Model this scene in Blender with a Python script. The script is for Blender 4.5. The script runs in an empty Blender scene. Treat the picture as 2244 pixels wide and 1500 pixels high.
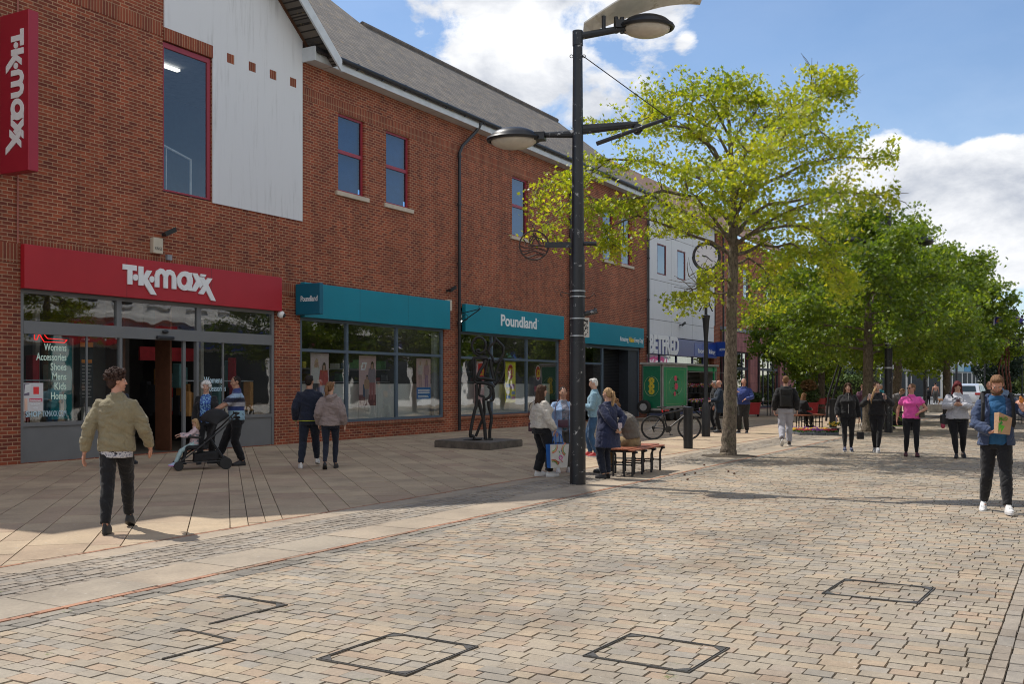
import bpy, bmesh, math, random
import numpy as np
from mathutils import Vector, Matrix, noise as mnoise
from mathutils.bvhtree import BVHTree

R = math.radians
SC = bpy.context.scene
COL = SC.collection

# ------------------------------------------------------------------ camera
F_PX, CX, HY, EYE = 2244.0, 1122.0, 842.0, 1.6     # focal length, principal column, horizon row, eye height
YAW = math.atan((2385 - 1122) / 2244.0)            # street axis (+X) lies this far right of the optical axis
CA, SA = math.cos(YAW), math.sin(YAW)
cam_d = bpy.data.cameras.new('camera')
cam = bpy.data.objects.new('camera', cam_d)
COL.objects.link(cam)
cam.location = (0, 0, EYE)
cam.rotation_euler = (R(90), 0, YAW - R(90))
cam_d.sensor_width = 36.0
cam_d.lens = 36.0
cam_d.shift_y = (HY - 750.0) / 2244.0
cam_d.clip_start = 0.1
cam_d.clip_end = 6000
SC.camera = cam

# ------------------------------------------------------------------ light, sky, exposure
SUN_EL, SUN_AZ = R(56), R(87)                      # azimuth measured from +X towards +Y
sun_d = bpy.data.lights.new('sun', 'SUN')
sun_d.energy = 4.8
sun_d.angle = R(0.5)
sun_d.color = (1.0, 0.95, 0.87)
sun = bpy.data.objects.new('sun', sun_d)
COL.objects.link(sun)
sv = Vector((math.cos(SUN_EL) * math.cos(SUN_AZ), math.cos(SUN_EL) * math.sin(SUN_AZ), math.sin(SUN_EL)))
sun.rotation_euler = sv.to_track_quat('Z', 'Y').to_euler()
sun.location = sv * 60
SC.view_settings.view_transform = 'Standard'
SC.view_settings.look = 'None'
SC.view_settings.gamma = 1.0
SC.view_settings.exposure = 0.0
try:
    SC.view_settings.use_curve_mapping = False
except Exception:
    pass
SC.render.engine = 'CYCLES'
SC.cycles.max_bounces = 8
SC.cycles.transparent_max_bounces = 12
SC.cycles.use_denoising = True
SC.cycles.filter_width = 1.05


def pix_dir(px, py):
    p, q = (px - CX) / F_PX, (HY - py) / F_PX
    v = Vector((CA + SA * p, SA - CA * p, q))
    return v.normalized()


world = bpy.data.worlds.new('World')
SC.world = world
world.use_nodes = True
wt = world.node_tree
wt.nodes.clear()


def wn(t, **kw):
    n = wt.nodes.new(t)
    for k, v in kw.items():
        setattr(n, k, v)
    return n


def wmath(op, a, b=None, clamp=False):
    n = wn('ShaderNodeMath', operation=op, use_clamp=clamp)
    for i, v in enumerate((a, b)):
        if v is None:
            continue
        if isinstance(v, (int, float)):
            n.inputs[i].default_value = v
        else:
            wt.links.new(v, n.inputs[i])
    return n.outputs[0]


sky = wn('ShaderNodeTexSky', sky_type='NISHITA')
sky.sun_disc = False
sky.sun_elevation = SUN_EL
sky.sun_rotation = math.pi / 2 - SUN_AZ
sky.air_density = 1.0
sky.dust_density = 0.15
sky.ozone_density = 4.0
bg_sky = wn('ShaderNodeBackground')
bg_sky.inputs['Strength'].default_value = 0.15
wt.links.new(sky.outputs[0], bg_sky.inputs['Color'])
tc = wn('ShaderNodeTexCoord')
gen = tc.outputs['Generated']


def wnoise(scale, detail, rough, off=(0, 0, 0), sc=(1, 1, 1), dist=0.0):
    m = wn('ShaderNodeMapping')
    m.inputs['Location'].default_value = off
    m.inputs['Scale'].default_value = sc
    wt.links.new(gen, m.inputs['Vector'])
    n = wn('ShaderNodeTexNoise')
    n.inputs['Scale'].default_value = scale
    n.inputs['Detail'].default_value = detail
    n.inputs['Roughness'].default_value = rough
    n.inputs['Distortion'].default_value = dist
    wt.links.new(m.outputs[0], n.inputs['Vector'])
    return n.outputs['Fac']


def wbump(px, py, rpx, w):
    """soft disc of sky around one direction, rpx = radius in pixels of the photograph at that spot"""
    d = pix_dir(px, py)
    e = pix_dir(px + rpx, py)
    vm = wn('ShaderNodeVectorMath', operation='DOT_PRODUCT')
    wt.links.new(gen, vm.inputs[0])
    vm.inputs[1].default_value = d
    mr = wn('ShaderNodeMapRange', interpolation_type='SMOOTHSTEP')
    wt.links.new(vm.outputs['Value'], mr.inputs['Value'])
    mr.inputs['From Min'].default_value = d.dot(e)
    mr.inputs['From Max'].default_value = 1.0
    mr.inputs['To Min'].default_value = 0.0
    mr.inputs['To Max'].default_value = w
    return mr.outputs[0]


n_big = wnoise(9.0, 9.0, 0.62, (1.3, 0.2, 0.7), (1, 1, 1.5), 0.3)
acc = wmath('MULTIPLY', wmath('SUBTRACT', n_big, 0.5), 2.1)
for b in ((1240, 55, 330, .75), (1010, 40, 150, .35), (1480, 10, 190, .32), (1130, 130, 130, .35),
          (1950, 420, 190, .72), (2110, 460, 220, .85), (2260, 470, 240, .85), (1820, 480, 150, .4), (2250, 360, 120, .4),
          (2160, 350, 90, .35), (1945, 340, 90, .35), (2260, 640, 150, .3), (880, 20, 110, .16), (1510, 100, 40, .3),
          (700, -350, 420, .8), (1500, -420, 380, .7), (-500, 200, 420, .7)):
    acc = wmath('ADD', acc, wbump(*b))
for v_, cr_, w_ in (((-.6, -.75, .35), .62, .9), ((-.2, -.9, .75), .72, .8), ((-.9, -.1, .45), .70, .8), ((.1, .1, 1), .80, .5), ((.35, -.9, 1.0), .85, .5)):  # unseen bright clouds behind and overhead, added to brighten the shaded facade
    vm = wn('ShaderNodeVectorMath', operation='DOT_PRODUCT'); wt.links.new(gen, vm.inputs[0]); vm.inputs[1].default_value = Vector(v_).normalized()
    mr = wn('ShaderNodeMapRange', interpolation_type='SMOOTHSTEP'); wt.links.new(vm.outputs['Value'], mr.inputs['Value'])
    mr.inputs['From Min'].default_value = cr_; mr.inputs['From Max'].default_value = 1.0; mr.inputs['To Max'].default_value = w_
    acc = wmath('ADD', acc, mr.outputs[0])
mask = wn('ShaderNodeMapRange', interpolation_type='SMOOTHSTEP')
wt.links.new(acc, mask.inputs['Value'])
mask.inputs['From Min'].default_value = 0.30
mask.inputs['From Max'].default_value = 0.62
n_sh = wnoise(7.0, 7.0, 0.58, (4.3, 2.2, 0.68), (1, 1, 2.0), 0.2)
ramp = wn('ShaderNodeValToRGB')
ramp.color_ramp.elements[0].position = 0.36
ramp.color_ramp.elements[0].color = (0.55, 0.60, 0.70, 1)
ramp.color_ramp.elements[1].position = 0.60
ramp.color_ramp.elements[1].color = (1.16, 1.17, 1.19, 1)
wt.links.new(n_sh, ramp.inputs[0])
bg_cl = wn('ShaderNodeBackground')
bg_cl.inputs['Strength'].default_value = 0.92
wt.links.new(ramp.outputs[0], bg_cl.inputs['Color'])
# thin veil near the horizon
sep = wn('ShaderNodeSeparateXYZ')
wt.links.new(gen, sep.inputs[0])
hz = wn('ShaderNodeMapRange')
wt.links.new(sep.outputs['Z'], hz.inputs['Value'])
hz.inputs['From Min'].default_value = 0.0
hz.inputs['From Max'].default_value = 0.30
hz.inputs['To Min'].default_value = 0.20
hz.inputs['To Max'].default_value = 0.0
wisp = wmath('MULTIPLY', wnoise(3.2, 6.0, 0.6, (0.3, 5.2, 0.1), (1, 1, 3)), 0.10)
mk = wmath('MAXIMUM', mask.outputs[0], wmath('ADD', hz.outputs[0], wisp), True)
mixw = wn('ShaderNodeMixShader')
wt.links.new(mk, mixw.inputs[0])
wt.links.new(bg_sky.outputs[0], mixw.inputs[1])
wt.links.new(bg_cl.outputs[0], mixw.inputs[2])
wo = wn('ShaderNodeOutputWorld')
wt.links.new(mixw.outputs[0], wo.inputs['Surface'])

# ------------------------------------------------------------------ measuring helpers (survey of the place from the photograph)
WALL = 18.5


def WX(px, d=None):
    p = (px - CX) / F_PX
    z = (d or WALL) / (SA - CA * p)
    return z * (CA + SA * p)


def GP(px, py):
    z = EYE * F_PX / (py - HY)
    x = (px - CX) / F_PX * z
    return (z * CA + x * SA, z * SA - x * CA)


def PT(px, py, dep):
    x = (px - CX) / F_PX * dep
    return Vector((dep * CA + x * SA, dep * SA - x * CA, EYE + (HY - py) * dep / F_PX))


# ------------------------------------------------------------------ mesh builder
class MB:
    def __init__(s):
        s.v = []; s.f = []; s.m = []; s.cm = 0

    def add(s, vs, fs, m=None):
        o = len(s.v)
        s.v.extend([tuple(p) for p in vs])
        mm = s.cm if m is None else m
        for f in fs:
            s.f.append(tuple(i + o for i in f)); s.m.append(mm)
        return s

    def box(s, a, b, m=None):
        x0, x1 = sorted((a[0], b[0])); y0, y1 = sorted((a[1], b[1])); z0, z1 = sorted((a[2], b[2]))
        return s.add([(x0, y0, z0), (x1, y0, z0), (x1, y1, z0), (x0, y1, z0), (x0, y0, z1), (x1, y0, z1), (x1, y1, z1), (x0, y1, z1)],
                     [(0, 3, 2, 1), (4, 5, 6, 7), (0, 1, 5, 4), (1, 2, 6, 5), (2, 3, 7, 6), (3, 0, 4, 7)], m)

    def obox(s, c, ax, ay, az, m=None):
        """box from centre and three half-axis vectors"""
        c, ax, ay, az = map(Vector, (c, ax, ay, az))
        vs = [c + sx * ax + sy * ay + sz * az for sz in (-1, 1) for (sx, sy) in ((-1, -1), (1, -1), (1, 1), (-1, 1))]
        return s.add(vs, [(0, 3, 2, 1), (4, 5, 6, 7), (0, 1, 5, 4), (1, 2, 6, 5), (2, 3, 7, 6), (3, 0, 4, 7)], m)

    def rbox(s, a, b, r, m=None):
        """box with chamfered edges"""
        x0, x1 = sorted((a[0], b[0])); y0, y1 = sorted((a[1], b[1])); z0, z1 = sorted((a[2], b[2]))
        bm = bmesh.new()
        bmesh.ops.create_cube(bm, size=1.0)
        for v in bm.verts:
            v.co = Vector(((x0 + x1) / 2 + v.co.x * (x1 - x0), (y0 + y1) / 2 + v.co.y * (y1 - y0), (z0 + z1) / 2 + v.co.z * (z1 - z0)))
        bmesh.ops.bevel(bm, geom=bm.edges[:] , offset=r, segments=2, affect='EDGES', profile=0.6)
        bm.verts.index_update()
        s.add([v.co[:] for v in bm.verts], [[v.index for v in f.verts] for f in bm.faces], m)
        bm.free()
        return s

    def quad(s, a, b, c, d, m=None):
        return s.add([a, b, c, d], [(0, 1, 2, 3)], m)

    def tube(s, pts, rad, n=10, m=None, caps=True, flat=None):
        pts = [Vector(p) for p in pts]
        k = len(pts)
        if isinstance(rad, (int, float)):
            rad = [rad] * k
        t0 = (pts[1] - pts[0]).normalized()
        up = Vector((0, 0, 1)) if abs(t0.z) < 0.9 else Vector((1, 0, 0))
        if flat is not None:
            up = Vector(flat)
        u = t0.cross(up).normalized(); w = u.cross(t0).normalized()
        vs = []; fs = []
        for i in range(k):
            if i == 0: t = pts[1] - pts[0]
            elif i == k - 1: t = pts[-1] - pts[-2]
            else: t = (pts[i + 1] - pts[i]).normalized() + (pts[i] - pts[i - 1]).normalized()
            if t.length < 1e-9: t = t0.copy()
            t.normalize()
            u = (u - t * u.dot(t)).normalized(); w = t.cross(u).normalized()
            r = rad[i]
            ru, rw = (r, r) if isinstance(r, (int, float)) else r
            for j in range(n):
                a = 2 * math.pi * j / n
                vs.append(pts[i] + u * (ru * math.cos(a)) + w * (rw * math.sin(a)))
        for i in range(k - 1):
            for j in range(n):
                j2 = (j + 1) % n
                fs.append((i * n + j, i * n + j2, (i + 1) * n + j2, (i + 1) * n + j))
        if caps:
            fs.append(tuple(range(n - 1, -1, -1))); fs.append(tuple((k - 1) * n + j for j in range(n)))
        return s.add(vs, fs, m)

    def cyl(s, x, y, z0, z1, r0, r1=None, n=20, m=None):
        r1 = r0 if r1 is None else r1
        return s.tube([(x, y, z0), (x, y, z1)], [r0, r1], n, m)

    def lathe(s, prof, c=(0, 0, 0), n=24, m=None, axis='z'):
        vs = []; fs = []
        k = len(prof)
        for (r, h) in prof:
            for j in range(n):
                a = 2 * math.pi * j / n
                p = (max(r, 1e-4) * math.cos(a), max(r, 1e-4) * math.sin(a), h)
                if axis == 'x': p = (p[2], p[0], p[1])
                elif axis == 'y': p = (p[1], p[2], p[0])
                vs.append((p[0] + c[0], p[1] + c[1], p[2] + c[2]))
        for i in range(k - 1):
            for j in range(n):
                j2 = (j + 1) % n
                fs.append((i * n + j, i * n + j2, (i + 1) * n + j2, (i + 1) * n + j))
        fs.append(tuple(range(n - 1, -1, -1))); fs.append(tuple((k - 1) * n + j for j in range(n)))
        return s.add(vs, fs, m)

    def ell(s, c, r, n=12, k=8, m=None, rot=None):
        c = Vector(c)
        if isinstance(r, (int, float)): r = (r, r, r)
        vs = []; fs = []
        for i in range(k + 1):
            th = math.pi * i / k
            for j in range(n):
                ph = 2 * math.pi * j / n
                st = max(math.sin(th), 1e-3)
                p = Vector((r[0] * st * math.cos(ph), r[1] * st * math.sin(ph), -r[2] * math.cos(th)))
                if rot is not None: p = rot @ p
                vs.append(c + p)
        for i in range(k):
            for j in range(n):
                j2 = (j + 1) % n
                fs.append((i * n + j, i * n + j2, (i + 1) * n + j2, (i + 1) * n + j))
        fs.append(tuple(range(n - 1, -1, -1))); fs.append(tuple(k * n + j for j in range(n)))
        return s.add(vs, fs, m)

    def prism(s, poly, o, ux, uy, nrm, th, m=None):
        """flat polygon (2D list) in the plane o+ux*x+uy*y, thickened along nrm by th"""
        o, ux, uy, nrm = map(Vector, (o, ux, uy, nrm))
        k = len(poly)
        a = [o + ux * p[0] + uy * p[1] for p in poly]
        b = [p + nrm * th for p in a]
        fs = [tuple(range(k)), tuple(range(2 * k - 1, k - 1, -1))] + [(i, (i + 1) % k, k + (i + 1) % k, k + i) for i in range(k)]
        return s.add(a + b, fs, m)

    def build(s, name, mats, parent=None, world=False, smooth=False, loc=None):
        me = bpy.data.meshes.new(name)
        vs = s.v
        if world and parent is not None:
            L = parent.location
            vs = [(p[0] - L.x, p[1] - L.y, p[2] - L.z) for p in vs]
        if loc is not None and parent is None:
            vs = [(p[0] - loc[0], p[1] - loc[1], p[2] - loc[2]) for p in vs]
        me.from_pydata(vs, [], s.f)
        if not isinstance(mats, (list, tuple)): mats = [mats]
        for q in mats: me.materials.append(q)
        if len(mats) > 1:
            me.polygons.foreach_set('material_index', s.m)
        bm = bmesh.new(); bm.from_mesh(me)
        bmesh.ops.recalc_face_normals(bm, faces=bm.faces)
        bm.to_mesh(me); bm.free()
        if smooth:
            me.shade_smooth() if smooth is True else me.set_sharp_from_angle(angle=R(smooth))
            if smooth is not True:
                for p in me.polygons: p.use_smooth = True
                me.set_sharp_from_angle(angle=R(smooth))
        me.update()
        ob = bpy.data.objects.new(name, me)
        COL.objects.link(ob)
        if parent is not None: ob.parent = parent
        elif loc is not None: ob.location = loc
        return ob


def tag(o, label=None, cat=None, group=None, kind=None):
    if label: o['label'] = label
    if cat: o['category'] = cat
    if group: o['group'] = group
    if kind: o['kind'] = kind
    return o


def thing(name, loc, label, cat, group=None, rz=0.0):
    o = bpy.data.objects.new(name, None)
    o.empty_display_size = 0.2
    COL.objects.link(o)
    o.location = loc
    o.rotation_euler = (0, 0, rz)
    return tag(o, label, cat, group)


def copy_tree(o, parent=None):
    c = o.copy(); COL.objects.link(c)
    if parent is not None: c.parent = parent
    for ch in o.children:
        copy_tree(ch, c)
    return c


# ------------------------------------------------------------------ materials
MATS = {}


def nt_new(name):
    m = bpy.data.materials.new(name)
    m.use_nodes = True
    nt = m.node_tree
    b = nt.nodes['Principled BSDF']
    return m, nt, b


def vpos(nt, sx=1, sy=1, sz=1, obj=True):
    t = nt.nodes.new('ShaderNodeTexCoord')
    mp = nt.nodes.new('ShaderNodeMapping')
    mp.inputs['Scale'].default_value = (sx, sy, sz)
    nt.links.new(t.outputs['Object'], mp.inputs['Vector'])
    return mp.outputs[0]


def nnoise(nt, vec, scale, detail=4, rough=.6):
    n = nt.nodes.new('ShaderNodeTexNoise')
    n.inputs['Scale'].default_value = scale
    n.inputs['Detail'].default_value = detail
    n.inputs['Roughness'].default_value = rough
    if vec is not None: nt.links.new(vec, n.inputs['Vector'])
    return n.outputs['Fac']


def nramp(nt, fac, stops):
    r = nt.nodes.new('ShaderNodeValToRGB')
    els = r.color_ramp.elements
    while len(els) < len(stops): els.new(0.5)
    for e, (p, c) in zip(els, stops):
        e.position = p; e.color = (c[0], c[1], c[2], 1)
    nt.links.new(fac, r.inputs[0])
    return r.outputs[0]


def nmix(nt, fac, a, b, mode='MIX'):
    n = nt.nodes.new('ShaderNodeMix')
    n.data_type = 'RGBA'; n.blend_type = mode
    for i, v in ((0, fac), (6, a), (7, b)):
        if isinstance(v, (int, float)): n.inputs[i].default_value = v
        elif isinstance(v, (tuple, list)): n.inputs[i].default_value = (v[0], v[1], v[2], 1)
        else: nt.links.new(v, n.inputs[i])
    return n.outputs[2]


def nbump(nt, b, h, strength=.4, dist=.01):
    n = nt.nodes.new('ShaderNodeBump')
    n.inputs['Strength'].default_value = strength
    n.inputs['Distance'].default_value = dist
    nt.links.new(h, n.inputs['Height'])
    nt.links.new(n.outputs[0], b.inputs['Normal'])


def mat(name, c, rough=.65, metal=0.0, var=.18, vs=6.0, bump=0.0, bs=40.0, coat=0.0, dirt=None, dirt_scale=3.0, spec=None):
    if name in MATS: return MATS[name]
    m, nt, b = nt_new(name)
    v = vpos(nt)
    f = nnoise(nt, v, vs, 5, .6)
    lo = [x * (1 - var) for x in c]; hi = [min(1, x * (1 + var)) for x in c]
    col = nramp(nt, f, [(.3, lo), (.7, hi)])
    if dirt is not None:
        f2 = nnoise(nt, v, dirt_scale, 8, .7)
        fr = nramp(nt, f2, [(.60, (0, 0, 0)), (.66, (1, 1, 1))])
        col = nmix(nt, fr, col, dirt)
    nt.links.new(col, b.inputs['Base Color'])
    b.inputs['Roughness'].default_value = rough
    b.inputs['Metallic'].default_value = metal
    if coat: b.inputs['Coat Weight'].default_value = coat
    if spec is not None: b.inputs['Specular IOR Level'].default_value = spec
    if bump:
        nbump(nt, b, nnoise(nt, v, bs, 4, .6), bump, .01)
    MATS[name] = m
    return m


def cloth(name, c, var=.14, stripes=None, rough=.9, blot=None, bump=.5):
    """woven cloth with soft creases; stripes = list of (z_from, z_to, colour) in object space; blot = (scale, colour, threshold)"""
    if name in MATS: return MATS[name]
    m, nt, b = nt_new(name)
    v = vpos(nt)
    f = nnoise(nt, v, 9, 4, .6)
    col = nramp(nt, f, [(.3, [x * (1 - var) for x in c]), (.7, [min(1, x * (1 + var)) for x in c])])
    if blot:
        f2 = nnoise(nt, v, blot[0], 2, .5)
        fr = nramp(nt, f2, [(blot[2], (0, 0, 0)), (blot[2] + .03, (1, 1, 1))])
        col = nmix(nt, fr, col, blot[1])
    if stripes:
        sp = nt.nodes.new('ShaderNodeSeparateXYZ')
        t = nt.nodes.new('ShaderNodeTexCoord')
        nt.links.new(t.outputs['Object'], sp.inputs[0])
        for (z0, z1, cc) in stripes:
            g = nt.nodes.new('ShaderNodeMath'); g.operation = 'GREATER_THAN'; g.inputs[1].default_value = z0
            l = nt.nodes.new('ShaderNodeMath'); l.operation = 'LESS_THAN'; l.inputs[1].default_value = z1
            a = nt.nodes.new('ShaderNodeMath'); a.operation = 'MULTIPLY'
            nt.links.new(sp.outputs['Z'], g.inputs[0]); nt.links.new(sp.outputs['Z'], l.inputs[0])
            nt.links.new(g.outputs[0], a.inputs[0]); nt.links.new(l.outputs[0], a.inputs[1])
            col = nmix(nt, a.outputs[0], col, cc)
    nt.links.new(col, b.inputs['Base Color'])
    b.inputs['Roughness'].default_value = rough
    b.inputs['Specular IOR Level'].default_value = .25
    b.inputs['Sheen Weight'].default_value = .15
    v2 = vpos(nt, 1, 1, .55)
    nbump(nt, b, nnoise(nt, v2, 13, 5, .62), bump, .05)
    MATS[name] = m
    return m


def brick_mat(name, c1, c2, mortar, soldier=False, bw=.225, bh=.075, ms=.0095):
    if name in MATS: return MATS[name]
    m, nt, b = nt_new(name)
    g = nt.nodes.new('ShaderNodeNewGeometry')
    sp = nt.nodes.new('ShaderNodeSeparateXYZ'); nt.links.new(g.outputs['Position'], sp.inputs[0])
    ad = nt.nodes.new('ShaderNodeMath'); ad.operation = 'ADD'
    nt.links.new(sp.outputs['X'], ad.inputs[0]); nt.links.new(sp.outputs['Y'], ad.inputs[1])
    cb = nt.nodes.new('ShaderNodeCombineXYZ')
    if soldier:
        nt.links.new(sp.outputs['Z'], cb.inputs[0]); nt.links.new(ad.outputs[0], cb.inputs[1])
    else:
        nt.links.new(ad.outputs[0], cb.inputs[0]); nt.links.new(sp.outputs['Z'], cb.inputs[1])
    t = nt.nodes.new('ShaderNodeTexBrick')
    t.offset = 0.0 if soldier else 0.5
    t.inputs['Scale'].default_value = 1
    t.inputs['Brick Width'].default_value = bw * (2.0 if soldier else 1)
    t.inputs['Row Height'].default_value = bh
    t.inputs['Mortar Size'].default_value = ms
    t.inputs['Mortar Smooth'].default_value = .15
    t.inputs['Bias'].default_value = 0
    t.inputs['Color1'].default_value = (*c1, 1); t.inputs['Color2'].default_value = (*c2, 1)
    t.inputs['Mortar'].default_value = (*mortar, 1)
    nt.links.new(cb.outputs[0], t.inputs['Vector'])
    f = nnoise(nt, g.outputs['Position'], 2.3, 6, .65)
    sh = nramp(nt, f, [(.25, (.78, .76, .74)), (.75, (1.18, 1.14, 1.1))])
    col = nmix(nt, 1.0, t.outputs['Color'], sh, 'MULTIPLY')
    f2 = nnoise(nt, g.outputs['Position'], .35, 4, .6)
    sh2 = nramp(nt, f2, [(.3, (.84, .84, .86)), (.7, (1.1, 1.08, 1.05))])
    col = nmix(nt, 1.0, col, sh2, 'MULTIPLY')
    mp = nt.nodes.new('ShaderNodeMapping'); mp.inputs['Scale'].default_value = (1.4, 1.4, .16); nt.links.new(g.outputs['Position'], mp.inputs['Vector'])
    col = nmix(nt, 1.0, col, nramp(nt, nnoise(nt, mp.outputs[0], 1.5, 7, .7), [(.35, (.80, .79, .78)), (.58, (1.04, 1.03, 1.02))]), 'MULTIPLY')
    nt.links.new(col, b.inputs['Base Color'])
    b.inputs['Roughness'].default_value = .9
    iv = nt.nodes.new('ShaderNodeMath'); iv.operation = 'SUBTRACT'; iv.inputs[0].default_value = 1
    nt.links.new(t.outputs['Fac'], iv.inputs[1])
    nbump(nt, b, iv.outputs[0], .6, .012)
    MATS[name] = m
    return m


def island_mat(name, stops, rough=.85, bump=.35, bs=60, moss=None, grime=.25):
    """stone units: colour differs from unit to unit"""
    if name in MATS: return MATS[name]
    m, nt, b = nt_new(name)
    g = nt.nodes.new('ShaderNodeNewGeometry')
    col = nramp(nt, g.outputs['Random Per Island'], stops)
    f = nnoise(nt, g.outputs['Position'], 28, 7, .7)
    col = nmix(nt, 1.0, col, nramp(nt, f, [(.25, (.82, .82, .82)), (.75, (1.15, 1.14, 1.12))]), 'MULTIPLY')
    f2 = nnoise(nt, g.outputs['Position'], .9, 6, .65)
    col = nmix(nt, 1.0, col, nramp(nt, f2, [(.3, (1 - grime,) * 3), (.65, (1.08, 1.07, 1.05))]), 'MULTIPLY')
    f3 = nnoise(nt, g.outputs['Position'], 5.5, 3, .5)
    col = nmix(nt, nramp(nt, f3, [(.70, (0, 0, 0)), (.74, (.5, .5, .5))]), col, (.10, .09, .08))
    f5 = nnoise(nt, g.outputs['Position'], 17, 1, .4)
    col = nmix(nt, nramp(nt, f5, [(.735, (0, 0, 0)), (.75, (.55, .55, .55))]), col, (.46, .42, .37))
    f6 = nnoise(nt, g.outputs['Position'], .45, 5, .7)
    col = nmix(nt, 1.0, col, nramp(nt, f6, [(.36, (.90, .89, .88)), (.52, (1.03, 1.02, 1.0))]), 'MULTIPLY')
    if moss:
        f4 = nnoise(nt, g.outputs['Position'], 3.1, 8, .75)
        col = nmix(nt, nramp(nt, f4, [(.63, (0, 0, 0)), (.70, (1, 1, 1))]), col, moss)
    nt.links.new(col, b.inputs['Base Color'])
    b.inputs['Roughness'].default_value = rough
    b.inputs['Specular IOR Level'].default_value = .3
    nbump(nt, b, nnoise(nt, g.outputs['Position'], bs, 6, .7), bump, .006)
    MATS[name] = m
    return m


def glass_mat(name='window_glass', tint=(.80, .84, .84), boost=1.9):
    if name in MATS: return MATS[name]
    m = bpy.data.materials.new(name); m.use_nodes = True
    nt = m.node_tree; nt.nodes.clear()
    o = nt.nodes.new('ShaderNodeOutputMaterial')
    tr = nt.nodes.new('ShaderNodeBsdfTransparent'); tr.inputs[0].default_value = (*tint, 1)
    gl = nt.nodes.new('ShaderNodeBsdfGlossy'); gl.inputs['Roughness'].default_value = .015
    g = nt.nodes.new('ShaderNodeNewGeometry')
    n = nnoise(nt, g.outputs['Position'], .9, 2, .5)
    bp = nt.nodes.new('ShaderNodeBump'); bp.inputs['Strength'].default_value = .25; bp.inputs['Distance'].default_value = .02
    nt.links.new(n, bp.inputs['Height']); nt.links.new(bp.outputs[0], gl.inputs['Normal'])
    fr = nt.nodes.new('ShaderNodeFresnel'); fr.inputs['IOR'].default_value = 1.5
    mu = nt.nodes.new('ShaderNodeMath'); mu.operation = 'MULTIPLY'; mu.inputs[1].default_value = boost; mu.use_clamp = True
    bf = nt.nodes.new('ShaderNodeMath'); bf.operation = 'SUBTRACT'; bf.inputs[0].default_value = 1
    nt.links.new(g.outputs['Backfacing'], bf.inputs[1])
    m2 = nt.nodes.new('ShaderNodeMath'); m2.operation = 'MULTIPLY'
    nt.links.new(fr.outputs[0], m2.inputs[0]); nt.links.new(bf.outputs[0], m2.inputs[1])
    nt.links.new(m2.outputs[0], mu.inputs[0])
    mx = nt.nodes.new('ShaderNodeMixShader')
    nt.links.new(mu.outputs[0], mx.inputs[0]); nt.links.new(tr.outputs[0], mx.inputs[1]); nt.links.new(gl.outputs[0], mx.inputs[2])
    nt.links.new(mx.outputs[0], o.inputs['Surface'])
    MATS[name] = m
    return m


def emit_mat(name, c, s):
    if name in MATS: return MATS[name]
    m, nt, b = nt_new(name)
    b.inputs['Base Color'].default_value = (*c, 1)
    b.inputs['Emission Color'].default_value = (*c, 1)
    b.inputs['Emission Strength'].default_value = s
    MATS[name] = m
    return m


# ------------------------------------------------------------------ lettering
def text_geo(txt, size=1.0, ext=.01, bold=0.0, shear=0.0, align='LEFT', res=3):
    cu = bpy.data.curves.new('t', 'FONT')
    cu.body = txt; cu.size = size; cu.extrude = ext; cu.offset = bold; cu.shear = shear
    cu.align_x = align; cu.resolution_u = res
    ob = bpy.data.objects.new('t', cu)
    COL.objects.link(ob)
    dg = bpy.context.evaluated_depsgraph_get()
    me = bpy.data.meshes.new_from_object(ob.evaluated_get(dg))
    vs = [v.co.copy() for v in me.vertices]; fs = [tuple(p.vertices) for p in me.polygons]
    bpy.data.objects.remove(ob); bpy.data.curves.remove(cu); bpy.data.meshes.remove(me)
    return vs, fs


def text_on(name, txt, o, ux, uy, w, h, mt, parent=None, ext=.01, bold=0.0, shear=0.0, world=True):
    """fit lettering into a w x h box with its lower-left corner at o, along ux (reading direction) and uy (up)"""
    vs, fs = text_geo(txt, 1.0, .5, bold, shear)
    if not vs: return None
    x0 = min(v.x for v in vs); x1 = max(v.x for v in vs); y0 = min(v.y for v in vs); y1 = max(v.y for v in vs)
    ux = Vector(ux).normalized(); uy = Vector(uy).normalized(); n = ux.cross(uy)
    if h is None: h = w * (y1 - y0) / (x1 - x0)
    o = Vector(o)
    mb = MB()
    mb.add([o + ux * ((v.x - x0) / (x1 - x0) * w) + uy * ((v.y - y0) / (y1 - y0) * h) + n * (v.z * 2 * ext) for v in vs], fs)
    return mb.build(name, mt, parent, world=world)
# ================================================================== GROUND
random.seed(7); np.random.seed(7)
M_stone = island_mat('sett_stone', [(0, (.29, .25, .20)), (.2, (.34, .29, .225)), (.45, (.275, .25, .215)), (.65, (.37, .30, .22)), (.82, (.335, .255, .19)), (1, (.295, .27, .235))], moss=(.12, .14, .05))
M_small = island_mat('small_sett_stone', [(0, (.25, .215, .18)), (.5, (.32, .275, .225)), (1, (.28, .255, .225))], moss=(.12, .14, .05))
M_dark = island_mat('edging_stone', [(0, (.19, .175, .155)), (.5, (.23, .21, .18)), (1, (.28, .25, .21))], moss=(.09, .13, .03))
M_flag = island_mat('sandstone_flag', [(0, (.40, .315, .225)), (.35, (.43, .34, .24)), (.7, (.37, .285, .205)), (1, (.36, .265, .195))], bump=.15, bs=25, grime=.22)
M_band = island_mat('pale_flag', [(0, (.33, .275, .215)), (.5, (.36, .30, .235)), (1, (.31, .27, .22))], bump=.15, bs=25, grime=.2)
M_redbr = island_mat('red_brick_strip', [(0, (.30, .17, .12)), (.5, (.38, .20, .13)), (1, (.27, .19, .14))], moss=(.10, .12, .04))
M_joint = mat('joint_sand', (.145, .125, .098), .95, var=.4, vs=3, dirt=(.06, .085, .02), dirt_scale=2.2)
M_tarmac = mat('tarmac', (.13, .13, .13), .9, var=.2, vs=2, bump=.3, bs=80)


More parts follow.
